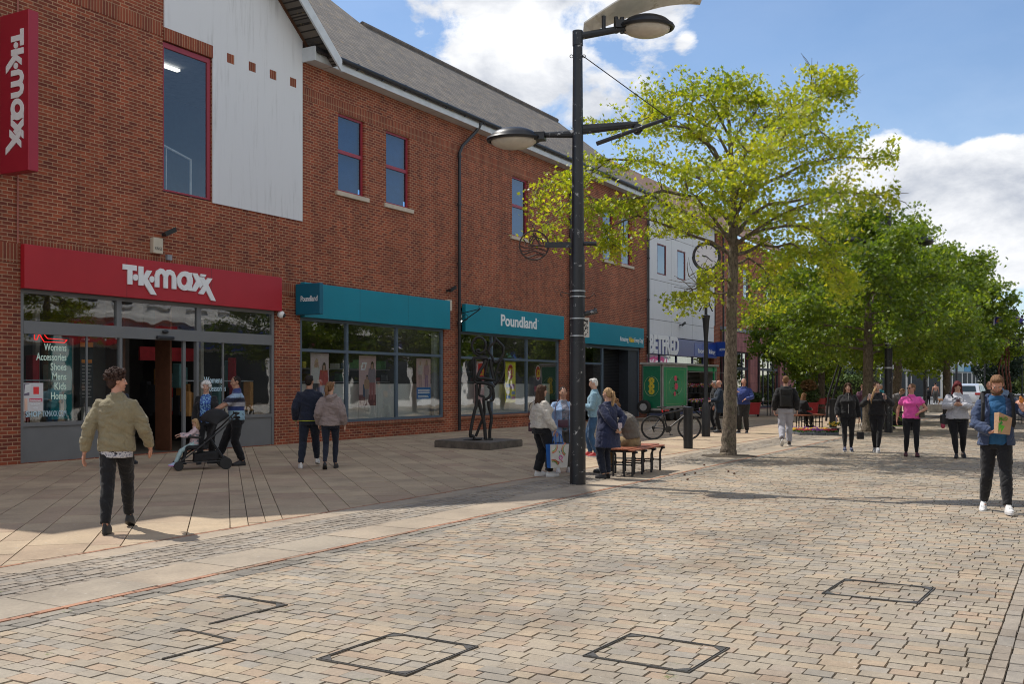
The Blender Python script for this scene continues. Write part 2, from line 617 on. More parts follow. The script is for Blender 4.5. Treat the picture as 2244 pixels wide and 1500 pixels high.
def unit(mb, quad, z=0.0, ch=.006, dp=.018, jit=.0025):
    """one paving unit from a 4+-corner outline, its top chamfered into the joint"""
    n = len(quad)
    cx = sum(p[0] for p in quad) / n; cy = sum(p[1] for p in quad) / n
    tx = random.uniform(-jit, jit) * 2; ty = random.uniform(-jit, jit) * 2; dz = random.uniform(-jit, jit)
    top = []; low = []
    for p in quad:
        d = math.hypot(p[0] - cx, p[1] - cy) or 1
        k = max(.3, 1 - ch * 1.5 / d)
        q = (cx + (p[0] - cx) * k, cy + (p[1] - cy) * k)
        top.append((q[0], q[1], z + dz + (q[0] - cx) * tx * 3 + (q[1] - cy) * ty * 3))
        low.append((p[0], p[1], z - dp))
    fs = [tuple(range(n))] + [(i, (i + 1) % n, n + (i + 1) % n, n + i) for i in range(n)]
    mb.add(top + low, fs)


def course_field(mb, x0, x1, y0, y1, pitch, lens, along, joint=.008, jit=.0025, wob=.006):
    """bonded courses; along='y': courses run across the street, 'x': along it"""
    a0, a1, b0, b1 = (x0, x1, y0, y1) if along == 'y' else (y0, y1, x0, x1)
    a = a0
    while a < a1 - .02:
        w = min(pitch * random.uniform(.93, 1.07), a1 - a)
        b = b0 - (random.uniform(0, lens[1]) if along == 'y' else 0) * 0
        first = True
        while b < b1 - .01:
            l = random.uniform(*lens)
            if first: l *= random.uniform(.4, 1); first = False
            if b1 - (b + l) < lens[0] * .5: l = b1 - b
            j = joint / 2
            jj = lambda: random.uniform(-wob, wob) * .5
            q = [(a + j + jj(), b + j + jj()), (a + w - j + jj(), b + j + jj()), (a + w - j + jj(), b + l - j + jj()), (a + j + jj(), b + l - j + jj())]
            if along != 'y': q = [(p[1], p[0]) for p in q][::-1]
            unit(mb, q, 0, joint * .8, .018, jit)
            b += l
        a += w


g = MB(); g.quad((-60, -60, -.030), (900, -60, -.030), (900, 300, -.030), (-60, 300, -.030))
tag(g.build('ground', M_joint), kind='structure')
COVERS = [(1806, 1300, 1854, 1270, 2047, 1293, 2009, 1329), (683, 1451, 869, 1389, 1058, 1415, 879, 1488),
          (1282, 1438, 1380, 1393, 1599, 1422, 1506, 1480), (305, 1348, 500, 1305, 636, 1326, 455, 1372), (232, 1419, 385, 1385, 510, 1405, 375, 1442)]
mb = MB()
course_field(mb, 2.2, 62, .50, 6.10, .118, (.125, .225), 'y', .0038, .0028, .004)
course_field(mb, 62, 100, .50, 6.10, .31, (.3, .5), 'y')
tag(mb.build('carriageway', M_stone), kind='structure')
mb = MB()
course_field(mb, 2.2, 80, 6.10, 6.36, .13, (.20, .32), 'x', .010, .004)
tag(mb.build('kerb_strip', M_dark), kind='structure')
mb = MB()
course_field(mb, 2.2, 80, .30, .50, .10, (.16, .26), 'x', .006, .003)
tag(mb.build('channel_setts', M_small), kind='structure')
mb = MB()
course_field(mb, 2.2, 80, 6.36, 6.43, .07, (.20, .23), 'x', .006, .002)
course_field(mb, 2.2, 80, 8.24, 8.30, .06, (.20, .23), 'x', .006, .002)
course_field(mb, 2.2, 80, .20, .30, .10, (.20, .23), 'x', .006, .002)
tag(mb.build('brick_strip', M_redbr), kind='structure')
mb = MB()
course_field(mb, 2.2, 80, 6.43, 7.05, .62, (.85, .95), 'x', .006, .001, .001)
course_field(mb, 2.2, 80, 7.90, 8.24, .34, (.85, .95), 'x', .006, .001, .001)
course_field(mb, 2.2, 80, -4.0, .20, .60, (.85, .95), 'x', .006, .001, .001)
tag(mb.build('pavement', M_band), kind='structure')
mb = MB()
course_field(mb, 2.2, 60, 7.05, 7.90, .106, (.14, .24), 'x', .009, .003)
tag(mb.build('footpath', M_small), kind='structure')


def clip_poly(poly, x0, x1, y0, y1):
    def cl(ps, ins, cut):
        out = []
        for i in range(len(ps)):
            a, b = ps[i], ps[(i + 1) % len(ps)]
            ia, ib = ins(a), ins(b)
            if ia: out.append(a)
            if ia != ib: out.append(cut(a, b))
        return out
    def cx(v): return lambda a, b: (v, a[1] + (b[1] - a[1]) * (v - a[0]) / (b[0] - a[0]))
    def cy(v): return lambda a, b: (a[0] + (b[0] - a[0]) * (v - a[1]) / (b[1] - a[1]), v)
    for ins, cut in ((lambda p: p[0] >= x0, cx(x0)), (lambda p: p[0] <= x1, cx(x1)), (lambda p: p[1] >= y0, cy(y0)), (lambda p: p[1] <= y1, cy(y1))):
        poly = cl(poly, ins, cut)
        if len(poly) < 3: return None
    return poly


mb = MB()
q2 = math.sqrt(.5)
v = -16.0
while v < 62:                                       # v runs across the diagonal courses (x-y)/sqrt2
    w = random.choice([.20, .30, .30, .45, .45, .60])
    u = random.uniform(3, 3.8)
    while u < 72:
        l = random.choice([.6, .75, .9, .9])
        j = .004
        c = [(u + j, v + j), (u + l - j, v + j), (u + l - j, v + w - j), (u + j, v + w - j)]
        P = [((a + b) * q2, (a - b) * q2) for a, b in c][::-1]
        P = clip_poly(P, 2.2, 80, 8.30, 18.50)
        if P and len(P) >= 3:
            ar = abs(sum(P[i][0] * P[(i + 1) % len(P)][1] - P[(i + 1) % len(P)][0] * P[i][1] for i in range(len(P)))) / 2
            if ar > .002: unit(mb, P, 0, .003, .02, .0008)
        u += l
    v += w
tag(mb.build('paving', M_flag), kind='structure')
g = MB(); g.quad((80.5, -40, -.012), (400, -40, -.012), (400, 120, -.012), (80.5, 120, -.012))
tag(g.build('road', M_tarmac), kind='structure')

# inspection covers: each a recessed steel frame whose tray carries setts
M_cast = mat('cast_iron', (.12, .112, .10), .5, .6, var=.3)
for i, c in enumerate(COVERS):
    P = [Vector((*GP(c[k], c[k + 1]), 0)) for k in (0, 2, 4, 6)]
    cen = sum(P, Vector()) / 4
    ax = ((P[1] - P[0]) + (P[2] - P[3])) / 4; ay = ((P[3] - P[0]) + (P[2] - P[1])) / 4
    ax = ax.normalized() * min(max(ax.length, .27), .36); ay = ay.normalized() * min(max(ay.length, .27), .38)
    ay = (ay - ax.normalized() * ay.dot(ax.normalized()))
    t = thing('inspection_cover', (cen.x, cen.y, 0), ('sett filled inspection cover nearest the right edge of the photo', 'large sett filled inspection cover at the bottom centre left', 'sett filled inspection cover with bolted lugs at the bottom centre right',
              'sett filled inspection cover nearer the shops of the two at lower left', 'cracked sett inspection cover lowest at the left')[i], 'manhole cover', 'steel framed covers set in the paving')
    mb = MB(); un, vn = ax.normalized(), ay.normalized(); z = Vector((0, 0, .004))
    for s in ((-1, 1) if i < 3 else (1,)):
        mb.obox(z + ax * s, un * .0038, ay + vn * .004, Vector((0, 0, .005)))
        mb.obox(z + ay * s, vn * .0038, ax - un * .004, Vector((0, 0, .0048)))
    mb.build('frame', M_cast, t)
    mb = MB()
    for s in ((-1, 1) if i < 3 else (1,)):
        mb.obox(z + ax * (s * .955) , un * .0018, ay * .95, Vector((0, 0, .0045)))
        mb.obox(z + ay * (s * .955), vn * .0018, ax * .945, Vector((0, 0, .0043)))
        for r in (-1, 1):
            a = z * 1.2 + ax * s * .96 + ay * r * .96
            b1 = a - ax.normalized() * s * .085; b2 = a - ay.normalized() * r * .085
            hz_ = Vector((0, 0, .003))
            mb.add([a + hz_, b1 + hz_, b2 + hz_, a - hz_, b1 - hz_, b2 - hz_], [(0, 1, 2), (5, 4, 3), (0, 3, 4, 1), (1, 4, 5, 2), (2, 5, 3, 0)])
    mb.build('tray', M_cast, t)

# ================================================================== BUILDINGS
M_brick = brick_mat('red_brick', (.33, .078, .034), (.155, .034, .020), (.42, .255, .16))
def streak_mat():
    m, nt, b = nt_new('white_render')
    v = vpos(nt, 5, 5, .35)
    f = nnoise(nt, v, 1.6, 8, .72)
    v2 = vpos(nt, .35, .35, .22)
    f2 = nnoise(nt, v2, 2.0, 3, .5)
    k = nmix(nt, 1.0, nramp(nt, f, [(.52, (0, 0, 0)), (.72, (.6, .6, .6))]), nramp(nt, f2, [(.40, (0, 0, 0)), (.58, (1, 1, 1))]), 'MULTIPLY')
    nt.links.new(nmix(nt, k, (.66, .67, .69), (.36, .36, .36)), b.inputs['Base Color'])
    b.inputs['Roughness'].default_value = .9
    return m


M_sold = brick_mat('soldier_brick', (.30, .07, .032), (.18, .042, .024), (.38, .23, .14), soldier=True)
M_render = streak_mat()
M_redfr = mat('red_window_frame', (.30, .03, .045), .4, var=.06)
M_gpaint = mat('white_barge_paint', (.55, .58, .6), .5, var=.12, vs=2)
M_gutter = mat('black_gutter', (.018, .02, .024), .35, var=.2)
M_sill = mat('sill_stone', (.52, .45, .36), .8, var=.12)
M_gfr = mat('grey_shop_frame', (.16, .165, .17), .45, var=.07, vs=2)
M_bfr = mat('blue_grey_frame', (.085, .12, .16), .4, var=.08, vs=2)
M_glass = glass_mat('window_glass', (.90, .92, .92), 3.2)
M_glass2 = glass_mat('upper_glass', (.55, .7, .85), 2.6)
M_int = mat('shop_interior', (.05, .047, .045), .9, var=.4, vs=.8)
M_intw = mat('shop_back_panel', (.66, .66, .63), .7, var=.06, vs=1)
M_blue_in = mat('blue_room', (.05, .17, .28), .9, var=.1)
M_tile = None


def roof_mat(name='roof_tiles', a=(.085, .078, .074), b_=(.16, .14, .12), lich=(.30, .20, .07)):
    m, nt, b = nt_new(name)
    g = nt.nodes.new('ShaderNodeNewGeometry')
    sp = nt.nodes.new('ShaderNodeSeparateXYZ'); nt.links.new(g.outputs['Position'], sp.inputs[0])
    cb = nt.nodes.new('ShaderNodeCombineXYZ')
    nt.links.new(sp.outputs['X'], cb.inputs[0]); nt.links.new(sp.outputs['Z'], cb.inputs[1])
    t = nt.nodes.new('ShaderNodeTexBrick')
    t.inputs['Scale'].default_value = 1; t.inputs['Brick Width'].default_value = .26; t.inputs['Row Height'].default_value = .14
    t.inputs['Mortar Size'].default_value = .014; t.inputs['Color1'].default_value = (*a, 1); t.inputs['Color2'].default_value = (*b_, 1)
    t.inputs['Mortar'].default_value = (.03, .027, .025, 1)
    nt.links.new(cb.outputs[0], t.inputs['Vector'])
    # each course is dark right under the tile above it
    fr = nt.nodes.new('ShaderNodeMath'); fr.operation = 'FRACT'
    dv = nt.nodes.new('ShaderNodeMath'); dv.operation = 'DIVIDE'; dv.inputs[1].default_value = .14
    nt.links.new(sp.outputs['Z'], dv.inputs[0]); nt.links.new(dv.outputs[0], fr.inputs[0])
    col = t.outputs['Color']
    f = nnoise(nt, g.outputs['Position'], 1.1, 8, .7)
    col = nmix(nt, 1.0, col, nramp(nt, f, [(.3, (.75, .75, .76)), (.7, (1.2, 1.17, 1.12))]), 'MULTIPLY')
    f2 = nnoise(nt, g.outputs['Position'], 4.0, 8, .75)
    col = nmix(nt, nramp(nt, f2, [(.56, (0, 0, 0)), (.68, (.7, .7, .7))]), col, lich)
    nt.links.new(col, b.inputs['Base Color']); b.inputs['Roughness'].default_value = .95
    mul = nt.nodes.new('ShaderNodeMath'); mul.operation = 'SUBTRACT'; mul.inputs[0].default_value = 1
    nt.links.new(fr.outputs[0], mul.inputs[1])
    nbump(nt, b, mul.outputs[0], 1.0, .03)
    return m


M_roof = roof_mat()
M_roof2 = roof_mat('brown_roof_tiles', (.16, .085, .06), (.22, .12, .085), (.24, .16, .07))
M_timber = mat('dark_timber', (.12, .055, .03), .6, var=.2)


def wall_holes(mb, x0, x1, z0, z1, y, holes, depth=.14, m=None):
    """street-facing wall sheet at y with rectangular openings and their reveals"""
    xs = sorted(set([x0, x1] + [h[0] for h in holes] + [h[1] for h in holes]))
    zs = sorted(set([z0, z1] + [h[2] for h in holes] + [h[3] for h in holes]))
    xs = [x for x in xs if x0 <= x <= x1]; zs = [z for z in zs if z0 <= z <= z1]
    for i in range(len(xs) - 1):
        k = 0
        while k < len(zs) - 1:
            def inside(kk):
                cx, cz = (xs[i] + xs[i + 1]) / 2, (zs[kk] + zs[kk + 1]) / 2
                return any(h[0] < cx < h[1] and h[2] < cz < h[3] for h in holes)
            if inside(k): k += 1; continue
            e = k
            while e + 1 < len(zs) - 1 and not inside(e + 1): e += 1
            mb.quad((xs[i], y, zs[k]), (xs[i + 1], y, zs[k]), (xs[i + 1], y, zs[e + 1]), (xs[i], y, zs[e + 1]), m)
            k = e + 1
    for a, b, c, d in holes:
        y2 = y + depth
        if c > z0: mb.quad((a, y, c), (b, y, c), (b, y2, c), (a, y2, c), m)
        mb.quad((a, y, d), (a, y2, d), (b, y2, d), (b, y, d), m)
        mb.quad((a, y, c), (a, y2, c), (a, y2, d), (a, y, d), m)
        mb.quad((b, y, c), (b, y, d), (b, y2, d), (b, y2, c), m)


def frame_rect(mb, x0, x1, z0, z1, y, t=.06, d=.07):
    mb.box((x0, y, z0), (x0 + t, y + d, z1)); mb.box((x1 - t, y, z0), (x1, y + d, z1))
    mb.box((x0 + t, y, z0), (x1 - t, y + d, z0 + t)); mb.box((x0 + t, y, z1 - t), (x1 - t, y + d, z1))


def up_window(par, x0, x1, z0, z1, split=.52, mfr=None, msill=None, y=WALL, back=(.05, .17, .27)):
    mb = MB(); yy = y + .07
    frame_rect(mb, x0, x1, z0, z1, yy, .065)
    if split:
        zm = z0 + (z1 - z0) * split
        mb.box((x0 + .065, yy, zm - .05), (x1 - .065, yy + .07, zm + .05))
    fr = mb.build('window', mfr or M_redfr, par, world=True)
    g = MB(); g.box((x0 + .06, yy + .035, z0 + .06), (x1 - .06, yy + .045, z1 - .06))
    pane = g.build('pane', M_glass2, fr); pane.data.transform(Matrix.Translation(-par.location))
    g = MB(); g.box((x0 + .02, yy + .16, z0 + .02), (x1 - .02, yy + .19, z1 - .02))
    bl = g.build('sky_backing', mat('sky_blue_backing', back, .8, var=.1), fr); bl.data.transform(Matrix.Translation(-par.location))  # blue board whose colour stands in for sky reflected in the pane
    if msill:
        g = MB(); g.rbox((x0 - .12, y - .07, z0 - .13), (x1 + .16, y + .10, z0 - .003), .012)
        s = g.build('sill', msill, fr); s.data.transform(Matrix.Translation(-par.location))
    return fr


def world_child(mb, name, mats, par, top, **k):
    """a sub-part in world coordinates under par, whose own thing is top"""
    o = mb.build(name, mats, par, **k)
    o.data.transform(Matrix.Translation(-top.location))
    return o


# ---------- the long brick shopping building
B1 = thing('brick_building', (29.0, WALL, 0), 'long red brick shopping building with white gable panel and slate grey roof', 'building')
holes = [(12.95, 20.25, .02, 4.30), (16.54, 18.05, 6.02, 9.50), (21.24, 28.30, .50, 4.25), (29.30, 36.75, .47, 4.2), (37.9, 45.2, .05, 4.1)]
wins = [(22.84, 24.05), (25.11, 26.33), (32.87, 34.10), (40.96, 42.15), (43.02, 44.22)]
for a, b in wins: holes.append((a, b, 7.07, 9.30))
mb = MB()
wall_holes(mb, 7.5, 46.1, -.02, 10.6, WALL, holes); wall_holes(mb, 2.0, 7.5, -.02, 9.9, WALL, [])
# gable head above the eaves and the flanks nobody passes
AP = (13.8, 17.3); EV = (21.4, 10.6)
mb.add([(9.4, WALL, 10.6), (21.35, WALL, 10.6), (21.35, WALL, 10.93), (AP[0], WALL, AP[1] - .14), (9.4, WALL, 13.0)], [(0, 1, 2, 3, 4)])
mb.quad((7.5, WALL, 10.6), (9.4, WALL, 10.6), (9.4, WALL, 12.0), (7.5, WALL, 12.0))
mb.quad((2, WALL, 0), (2, 30, 0), (2, 30, 10.6), (2, WALL, 10.6))
mb.add([(46.1, WALL, 0), (46.1, 29, 0), (46.1, 29, 10.6), (46.1, 23.5, 14.75), (46.1, WALL, 10.6)], [(0, 1, 2, 3, 4)])
# brick piers and plinth standing a little proud
mb.build('wall', M_brick, B1, world=True)
mb = MB()
for a, b, c, d in ((2.0, 16.5, 9.57, 9.88), (21.33, 46.05, 9.32, 9.63), (12.3, 12.9, 4.0, 4.38), (12.95, 20.4, 4.385, 4.53), (20.30, 21.2, 3.95, 4.27)):
    mb.box((a, WALL - .012, c), (b, WALL + .02, d))
mb.build('soldier_course', M_sold, B1, world=True)
mb = MB()
for a, b in ((21.24, 28.30), (29.30, 36.75)):
    mb.box((a - .02, WALL - .045, .40), (b + .02, WALL + .02, .498))
mb.build('brick_sill', M_sold, B1, world=True)
# white render panel in the gable
mb = MB()
PY = WALL - .03
poly = [(18.05, 5.99), (21.30, 5.99), (21.30, 10.96), (16.56, 14.88), (16.56, 9.80), (18.05, 9.80)]
mb.prism(poly, (0, PY, 0), (1, 0, 0), (0, 0, 1), (0, 1, 0), .028)
pn = mb.build('render_panel', M_render, B1, world=True)
mb = MB(); mb.box((16.56, PY - .006, 9.50), (18.05, WALL, 9.797))
mb.build('window_lintel', M_sold, B1, world=True)
for x in (18.52, 19.27, 20.03, 20.80):
    mb = MB(); mb.box((x, PY - .003, 9.53), (x + .24, WALL, 9.76)); mb.build('brick_inset', M_sold, B1, world=True)
# tall corner window
mb = MB(); yy = WALL + .03
mb.box((16.56, yy, 6.05), (16.60, yy + .06, 9.48)); mb.box((17.93, yy, 6.05), (18.03, yy + .06, 9.48))
mb.box((16.60, yy, 9.36), (17.93, yy + .06, 9.48)); mb.box((16.60, yy, 6.05), (17.93, yy + .06, 6.09))
fr = mb.build('window', M_redfr, B1, world=True)
mb = MB(); mb.box((16.6, yy + .03, 6.09), (17.93, yy + .04, 9.36)); world_child(mb, 'pane', M_glass, fr, B1)
mb = MB(); mb.cm = 0
mb.box((13.0, 23.0, 5.9), (22, 23.1, 9.9), 0); mb.box((13, WALL + .2, 9.8), (22, 23, 9.9), 1); mb.box((13, WALL + .2, 5.85), (22, 23, 5.95), 1)
mb.box((12.9, WALL + .2, 5.9), (13, 23, 9.9), 0); mb.box((22, WALL + .2, 5.9), (22.1, 23, 9.9), 0)
world_child(mb, 'room', [M_blue_in, mat('ceiling_grey', (.35, .37, .4), .9)], fr, B1)
mb = MB(); mb.tube([(16.7, WALL + .4, 7.25), (17.75, WALL + .4, 7.02), (17.75, WALL + .4, 6.0)], .03, 8); mb.tube([(17.0, WALL + .4, 7.18), (17.0, WALL + .4, 6.0)], .015, 6)
world_child(mb, 'handrail', mat('pale_handrail', (.5, .55, .6), .4), fr, B1)
for a, b in (((17.6, 20.5, 9.70), (18.9, 20.62, 9.76)), ((17.0, 22.0, 9.70), (18.6, 22.1, 9.76)), ((17.1, 19.2, 9.66), (17.22, 19.3, 9.76))):
    mb = MB(); mb.box(a, b); world_child(mb, 'ceiling_light', emit_mat('strip_light', (1, .93, .82), 2.2), fr, B1)
for a, b in wins: up_window(B1, a, b, 7.07, 9.30, .52, msill=M_sill)
# roofs
RY, RZ = 23.5, 14.9
tt = .8
def zr(y): return 10.72 + (y - 18.2) * tt
mb = MB()
def slab(mb, pts, th=.1, m=None):
    k = len(pts)
    vs = list(pts) + [(p[0], p[1], p[2] - th) for p in pts]
    mb.add(vs, [tuple(range(k)), tuple(range(2 * k - 1, k - 1, -1))] + [(i, (i + 1) % k, k + (i + 1) % k, k + i) for i in range(k)], m)
EY = 18.05
slab(mb, [(21.45, EY, zr(EY)), (30.4, EY, zr(EY)), (30.4, 27.0, zr(27)), (21.45, 27.0, zr(27))])
slab(mb, [(30.4, EY, zr(EY)), (46.35, EY, zr(EY)), (46.35, RY, zr(RY)), (30.4, RY, zr(RY))])
slab(mb, [(30.4, RY, zr(RY)), (46.35, RY, zr(RY)), (46.35, 29, zr(RY) - 4.4), (30.4, 29, zr(RY) - 4.4)])
slab(mb, [(21.45, 27, zr(27)), (30.4, 27, zr(27)), (30.4, 34, zr(27) - 5.6), (21.45, 34, zr(27) - 5.6)])
# gable roof
OV = 17.75
gz = lambda x: 11.10 + .83 * (21.3 - x) if x > AP[0] else 17.32 - .95 * (AP[0] - x)
slab(mb, [(AP[0], OV, gz(AP[0])), (22.1, OV, gz(22.1)), (22.1, 27, gz(22.1)), (AP[0], 27, gz(AP[0]))], .12)
slab(mb, [(AP[0], OV, gz(AP[0])), (AP[0], 27, gz(AP[0])), (9.3, 27, gz(9.3)), (9.3, OV, gz(9.3))], .12)
slab(mb, [(9.3, OV, gz(9.3)), (9.3, 27, gz(9.3)), (9.25, 27, 12.1), (9.25, OV, 12.1)], .12)
slab(mb, [(9.25, OV, 12.1), (9.25, 27, 12.1), (7.5, 27, 12.1), (7.5, OV, 12.1)], .12)
slab(mb, [(7.5, OV, 9.95), (7.5, 27, 9.95), (2.0, 27, 9.95), (2.0, OV, 9.95)], .12)
mb.build('roof', M_roof, B1, world=True)
mb = MB()
mb.tube([(30.4, RY, zr(RY) + .02), (46.4, RY, zr(RY) + .02)], .11, 8)
mb.tube([(21.6, 27, zr(27) + .02), (30.4, 27, zr(27) + .02)], .11, 8)
mb.build('ridge_tiles', mat('ridge_tile', (.13, .11, .095), .9, var=.3, vs=4), B1, world=True)
# barge boards and soffit of the gable overhang
mb = MB()
for xa, xb in ((AP[0], 22.05), (9.3, AP[0])):
    za, zb = gz(xa) - .03, gz(xb) - .03
    mb.add([(xa, OV - .03, za), (xb, OV - .03, zb), (xb, OV - .03, zb - .34), (xa, OV - .03, za - .34), (xa, OV + .02, za), (xb, OV + .02, zb), (xb, OV + .02, zb - .34), (xa, OV + .02, za - .34)],
           [(0, 3, 2, 1), (4, 5, 6, 7), (0, 1, 5, 4), (3, 7, 6, 2), (0, 4, 7, 3), (1, 2, 6, 5)])
mb.build('barge_board', M_gpaint, B1, world=True)
mb = MB()
xa, xb = AP[0], 21.55
mb.add([(xa, WALL - .055, gz(xa) - .14), (xb, WALL - .055, gz(xb) - .14), (xb, WALL - .055, gz(xb) - .25), (xa, WALL - .055, gz(xa) - .25),
        (xa, WALL - .02, gz(xa) - .14), (xb, WALL - .02, gz(xb) - .14), (xb, WALL - .02, gz(xb) - .25), (xa, WALL - .02, gz(xa) - .25)],
       [(0, 3, 2, 1), (4, 5, 6, 7), (0, 1, 5, 4), (3, 7, 6, 2), (0, 4, 7, 3), (1, 2, 6, 5)])
mb.build('rake_trim', M_timber, B1, world=True)
mb = MB()
mb.box((21.32, 18.10, 10.32), (46.3, 18.13, 10.58)); mb.box((21.32, 18.13, 10.32), (46.3, WALL, 10.345)); mb.box((21.28, 18.02, 10.28), (21.32, WALL, 10.66))
mb.add([(46.36, 18.05, zr(18.05) - .1), (46.36, RY, zr(RY) - .1), (46.36, RY, zr(RY) - .42), (46.36, 18.05, zr(18.05) - .42),
        (46.40, 18.05, zr(18.05) - .1), (46.40, RY, zr(RY) - .1), (46.40, RY, zr(RY) - .42), (46.40, 18.05, zr(18.05) - .42)],
       [(0, 1, 2, 3), (7, 6, 5, 4), (0, 4, 5, 1), (1, 5, 6, 2), (2, 6, 7, 3), (3, 7, 4, 0)])
mb.build('fascia_board', M_gpaint, B1, world=True)
mb = MB()
mb.tube([(21.35, 18.03, 10.60), (46.3, 18.03, 10.60)], .065, 8)
for x in np.arange(22.0, 46.2, 1.15): mb.box((x, 18.02, 10.50), (x + .05, 18.13, 10.68))
mb.build('gutter', M_gutter, B1, world=True)
for x, kink in ((29.06, 1), (37.52, 1), (46.0, 0)):
    mb = MB()
    if kink: mb.tube([(x + .9, 18.05, 10.62), (x + .85, 18.1, 10.4), (x + .75, 18.2, 10.2), (x + .15, 18.36, 9.62), (x, 18.38, 9.35), (x, 18.38, .04)], .055, 10)
    else: mb.tube([(x, 18.05, 10.6), (x, 18.38, 10.0), (x, 18.38, .04)], .055, 10)
    for z in (1.6, 3.6, 5.6, 7.6, 9.2): mb.cyl(x, 18.38, z, z + .07, .072)
    mb.build('downpipe', M_gutter, B1, world=True)
# shop interiors (rooms behind the glass)
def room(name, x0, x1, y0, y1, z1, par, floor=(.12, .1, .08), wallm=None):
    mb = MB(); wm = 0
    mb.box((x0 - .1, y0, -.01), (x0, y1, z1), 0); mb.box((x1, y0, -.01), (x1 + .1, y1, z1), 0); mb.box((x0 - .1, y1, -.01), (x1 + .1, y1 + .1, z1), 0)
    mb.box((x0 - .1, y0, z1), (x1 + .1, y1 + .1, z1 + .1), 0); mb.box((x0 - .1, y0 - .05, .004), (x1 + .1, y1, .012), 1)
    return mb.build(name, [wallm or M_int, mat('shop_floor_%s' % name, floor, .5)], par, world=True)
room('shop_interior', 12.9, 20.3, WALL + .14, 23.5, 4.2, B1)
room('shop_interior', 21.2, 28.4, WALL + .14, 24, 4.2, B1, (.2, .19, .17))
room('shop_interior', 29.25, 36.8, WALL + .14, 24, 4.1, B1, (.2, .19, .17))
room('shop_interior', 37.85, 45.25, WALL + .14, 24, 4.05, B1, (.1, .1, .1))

# ---------- clothing shop front, left
mb = MB(); y = WALL + .02; d = .1
mb.box((12.95, y, .02), (13.03, y + d, 3.5)); mb.box((20.17, y, .02), (20.25, y + d, 3.5)); mb.box((13.03, y, 3.42), (20.17, y + d, 3.5))
mb.box((13.03, y - .01, 2.61), (20.17, y + d, 2.87))
for x in (15.28, 17.60): mb.box((x, y, 2.87), (x + .13, y + d, 3.42))
for x in (15.36, 17.58): mb.box((x, y, .02), (x + .07, y + d, 2.61))
mb.box((13.03, y, .74), (15.36, y + d, .82)); mb.box((17.65, y, .74), (20.17, y + d, .82))
mb.box((14.52, y + .03, .82), (14.56, y + .07, 2.61)); mb.box((18.45, y + .03, .82), (18.50, y + .07, 2.61)); mb.box((17.22, y + .06, .02), (17.30, y + .12, 2.61))
sf = mb.build('shop_front', M_gfr, B1, world=True)
for a, b in ((13.03, 15.36), (17.65, 20.17)):
    mb = MB(); mb.box((a, y + .03, .02), (b, y + .06, .74)); world_child(mb, 'stall_riser', M_gfr, sf, B1)
for a, b, c, e in ((13.03, 14.52, .82, 2.61), (14.56, 15.36, .82, 2.61), (17.65, 18.45, .82, 2.61), (18.50, 20.17, .82, 2.61), (13.03, 15.28, 2.87, 3.42), (15.41, 17.60, 2.87, 3.42), (17.73, 20.17, 2.87, 3.42)):
    mb = MB(); mb.box((a, y + .045, c), (b, y + .055, e)); world_child(mb, 'pane', M_glass, sf, B1)
mb = MB(); mb.rbox((16.35, y - .07, 2.62), (16.85, y - .012, 2.70), .02); mb.ell((16.6, y - .04, 2.80), (.09, .05, .045))
world_child(mb, 'door_sensor', M_gutter, sf, B1)
# what stands inside: partitions, door lobby, teal column, posters
mb = MB()
mb.box((15.45, 19.9, .02), (16.25, 19.98, 4.1), 0); mb.box((16.25, 20.4, .02), (17.2, 20.46, 4.1), 1); mb.box((16.1, 19.3, .02), (16.16, 19.9, 4.1), 2); mb.box((17.2, 19.0, .02), (17.26, 19.5, 4.1), 3)
mb.box((14.05, 19.05, .85), (14.55, 19.15, 2.6), 4); mb.box((14.6, 19.3, .4), (14.78, 19.4, 2.6), 5); mb.box((15.05, 19.3, .4), (15.2, 19.4, 2.6), 5); mb.box((13.1, 20.2, 0), (14.5, 20.3, 2.6), 0)
world_child(mb, 'lobby_partition', [mat('lobby_wall', (.085, .072, .06), .8, var=.1), mat('lobby_grey', (.07, .062, .055), .8, var=.05), mat('lobby_timber', (.10, .05, .03), .6), mat('lobby_brown', (.13, .05, .025), .6),
            mat('teal_panel', (.0, .20, .21), .6), mat('cream_panel', (.5, .49, .43), .7)], sf, B1)
rr = random.Random(17)
dm = [mat('stock_%d' % k, c, .8) for k, c in enumerate(((.45, .42, .36), (.42, .03, .04), (.03, .03, .035), (.30, .32, .34), (.10, .22, .22), (.5, .25, .08)))]
for (xa, xb, n) in ((17.75, 20.1, 30), (13.1, 14.4, 12)):
    mb = MB()
    for k in range(n):
        x = rr.uniform(xa, xb); yk = rr.uniform(19.0, 20.6); z0 = rr.choice([.8, .9, 1.5]); w_ = rr.uniform(.05, .16)
        mb.rbox((x, yk, z0), (x + w_, yk + .25, z0 + rr.uniform(.35, .8)), .02, rr.randrange(6))
    for yk in (19.1, 19.9): mb.box((xa, yk, 1.66), (xb, yk + .03, 1.69), 3)
    mb.box((xa + .9, 19.5, .02), (xa + 1.0, 19.6, 3.2), 0); mb.box((xa + .2, 20.9, 2.2), (xb - .3, 20.95, 2.55), 1)
    world_child(mb, 'clothes_rail', dm, sf, B1)
for x in (18.2, 19.5):  # unseen ceiling tubes, added to brighten the dark clothes display
    mb = MB(); mb.box((x - .4, 20.0, 3.9), (x + .4, 20.15, 3.95)); world_child(mb, 'ceiling_light', emit_mat('shop_tube', (1, .96, .88), 5.0), sf, B1)
M_wtext = mat('window_lettering', (.68, .88, .76), .6, var=.03)
M_wtext2 = mat('window_lettering_blue', (.45, .62, .70), .6, var=.03)
M_white = mat('sign_white', (.78, .79, .80), .5, var=.03)
gy = y + .04
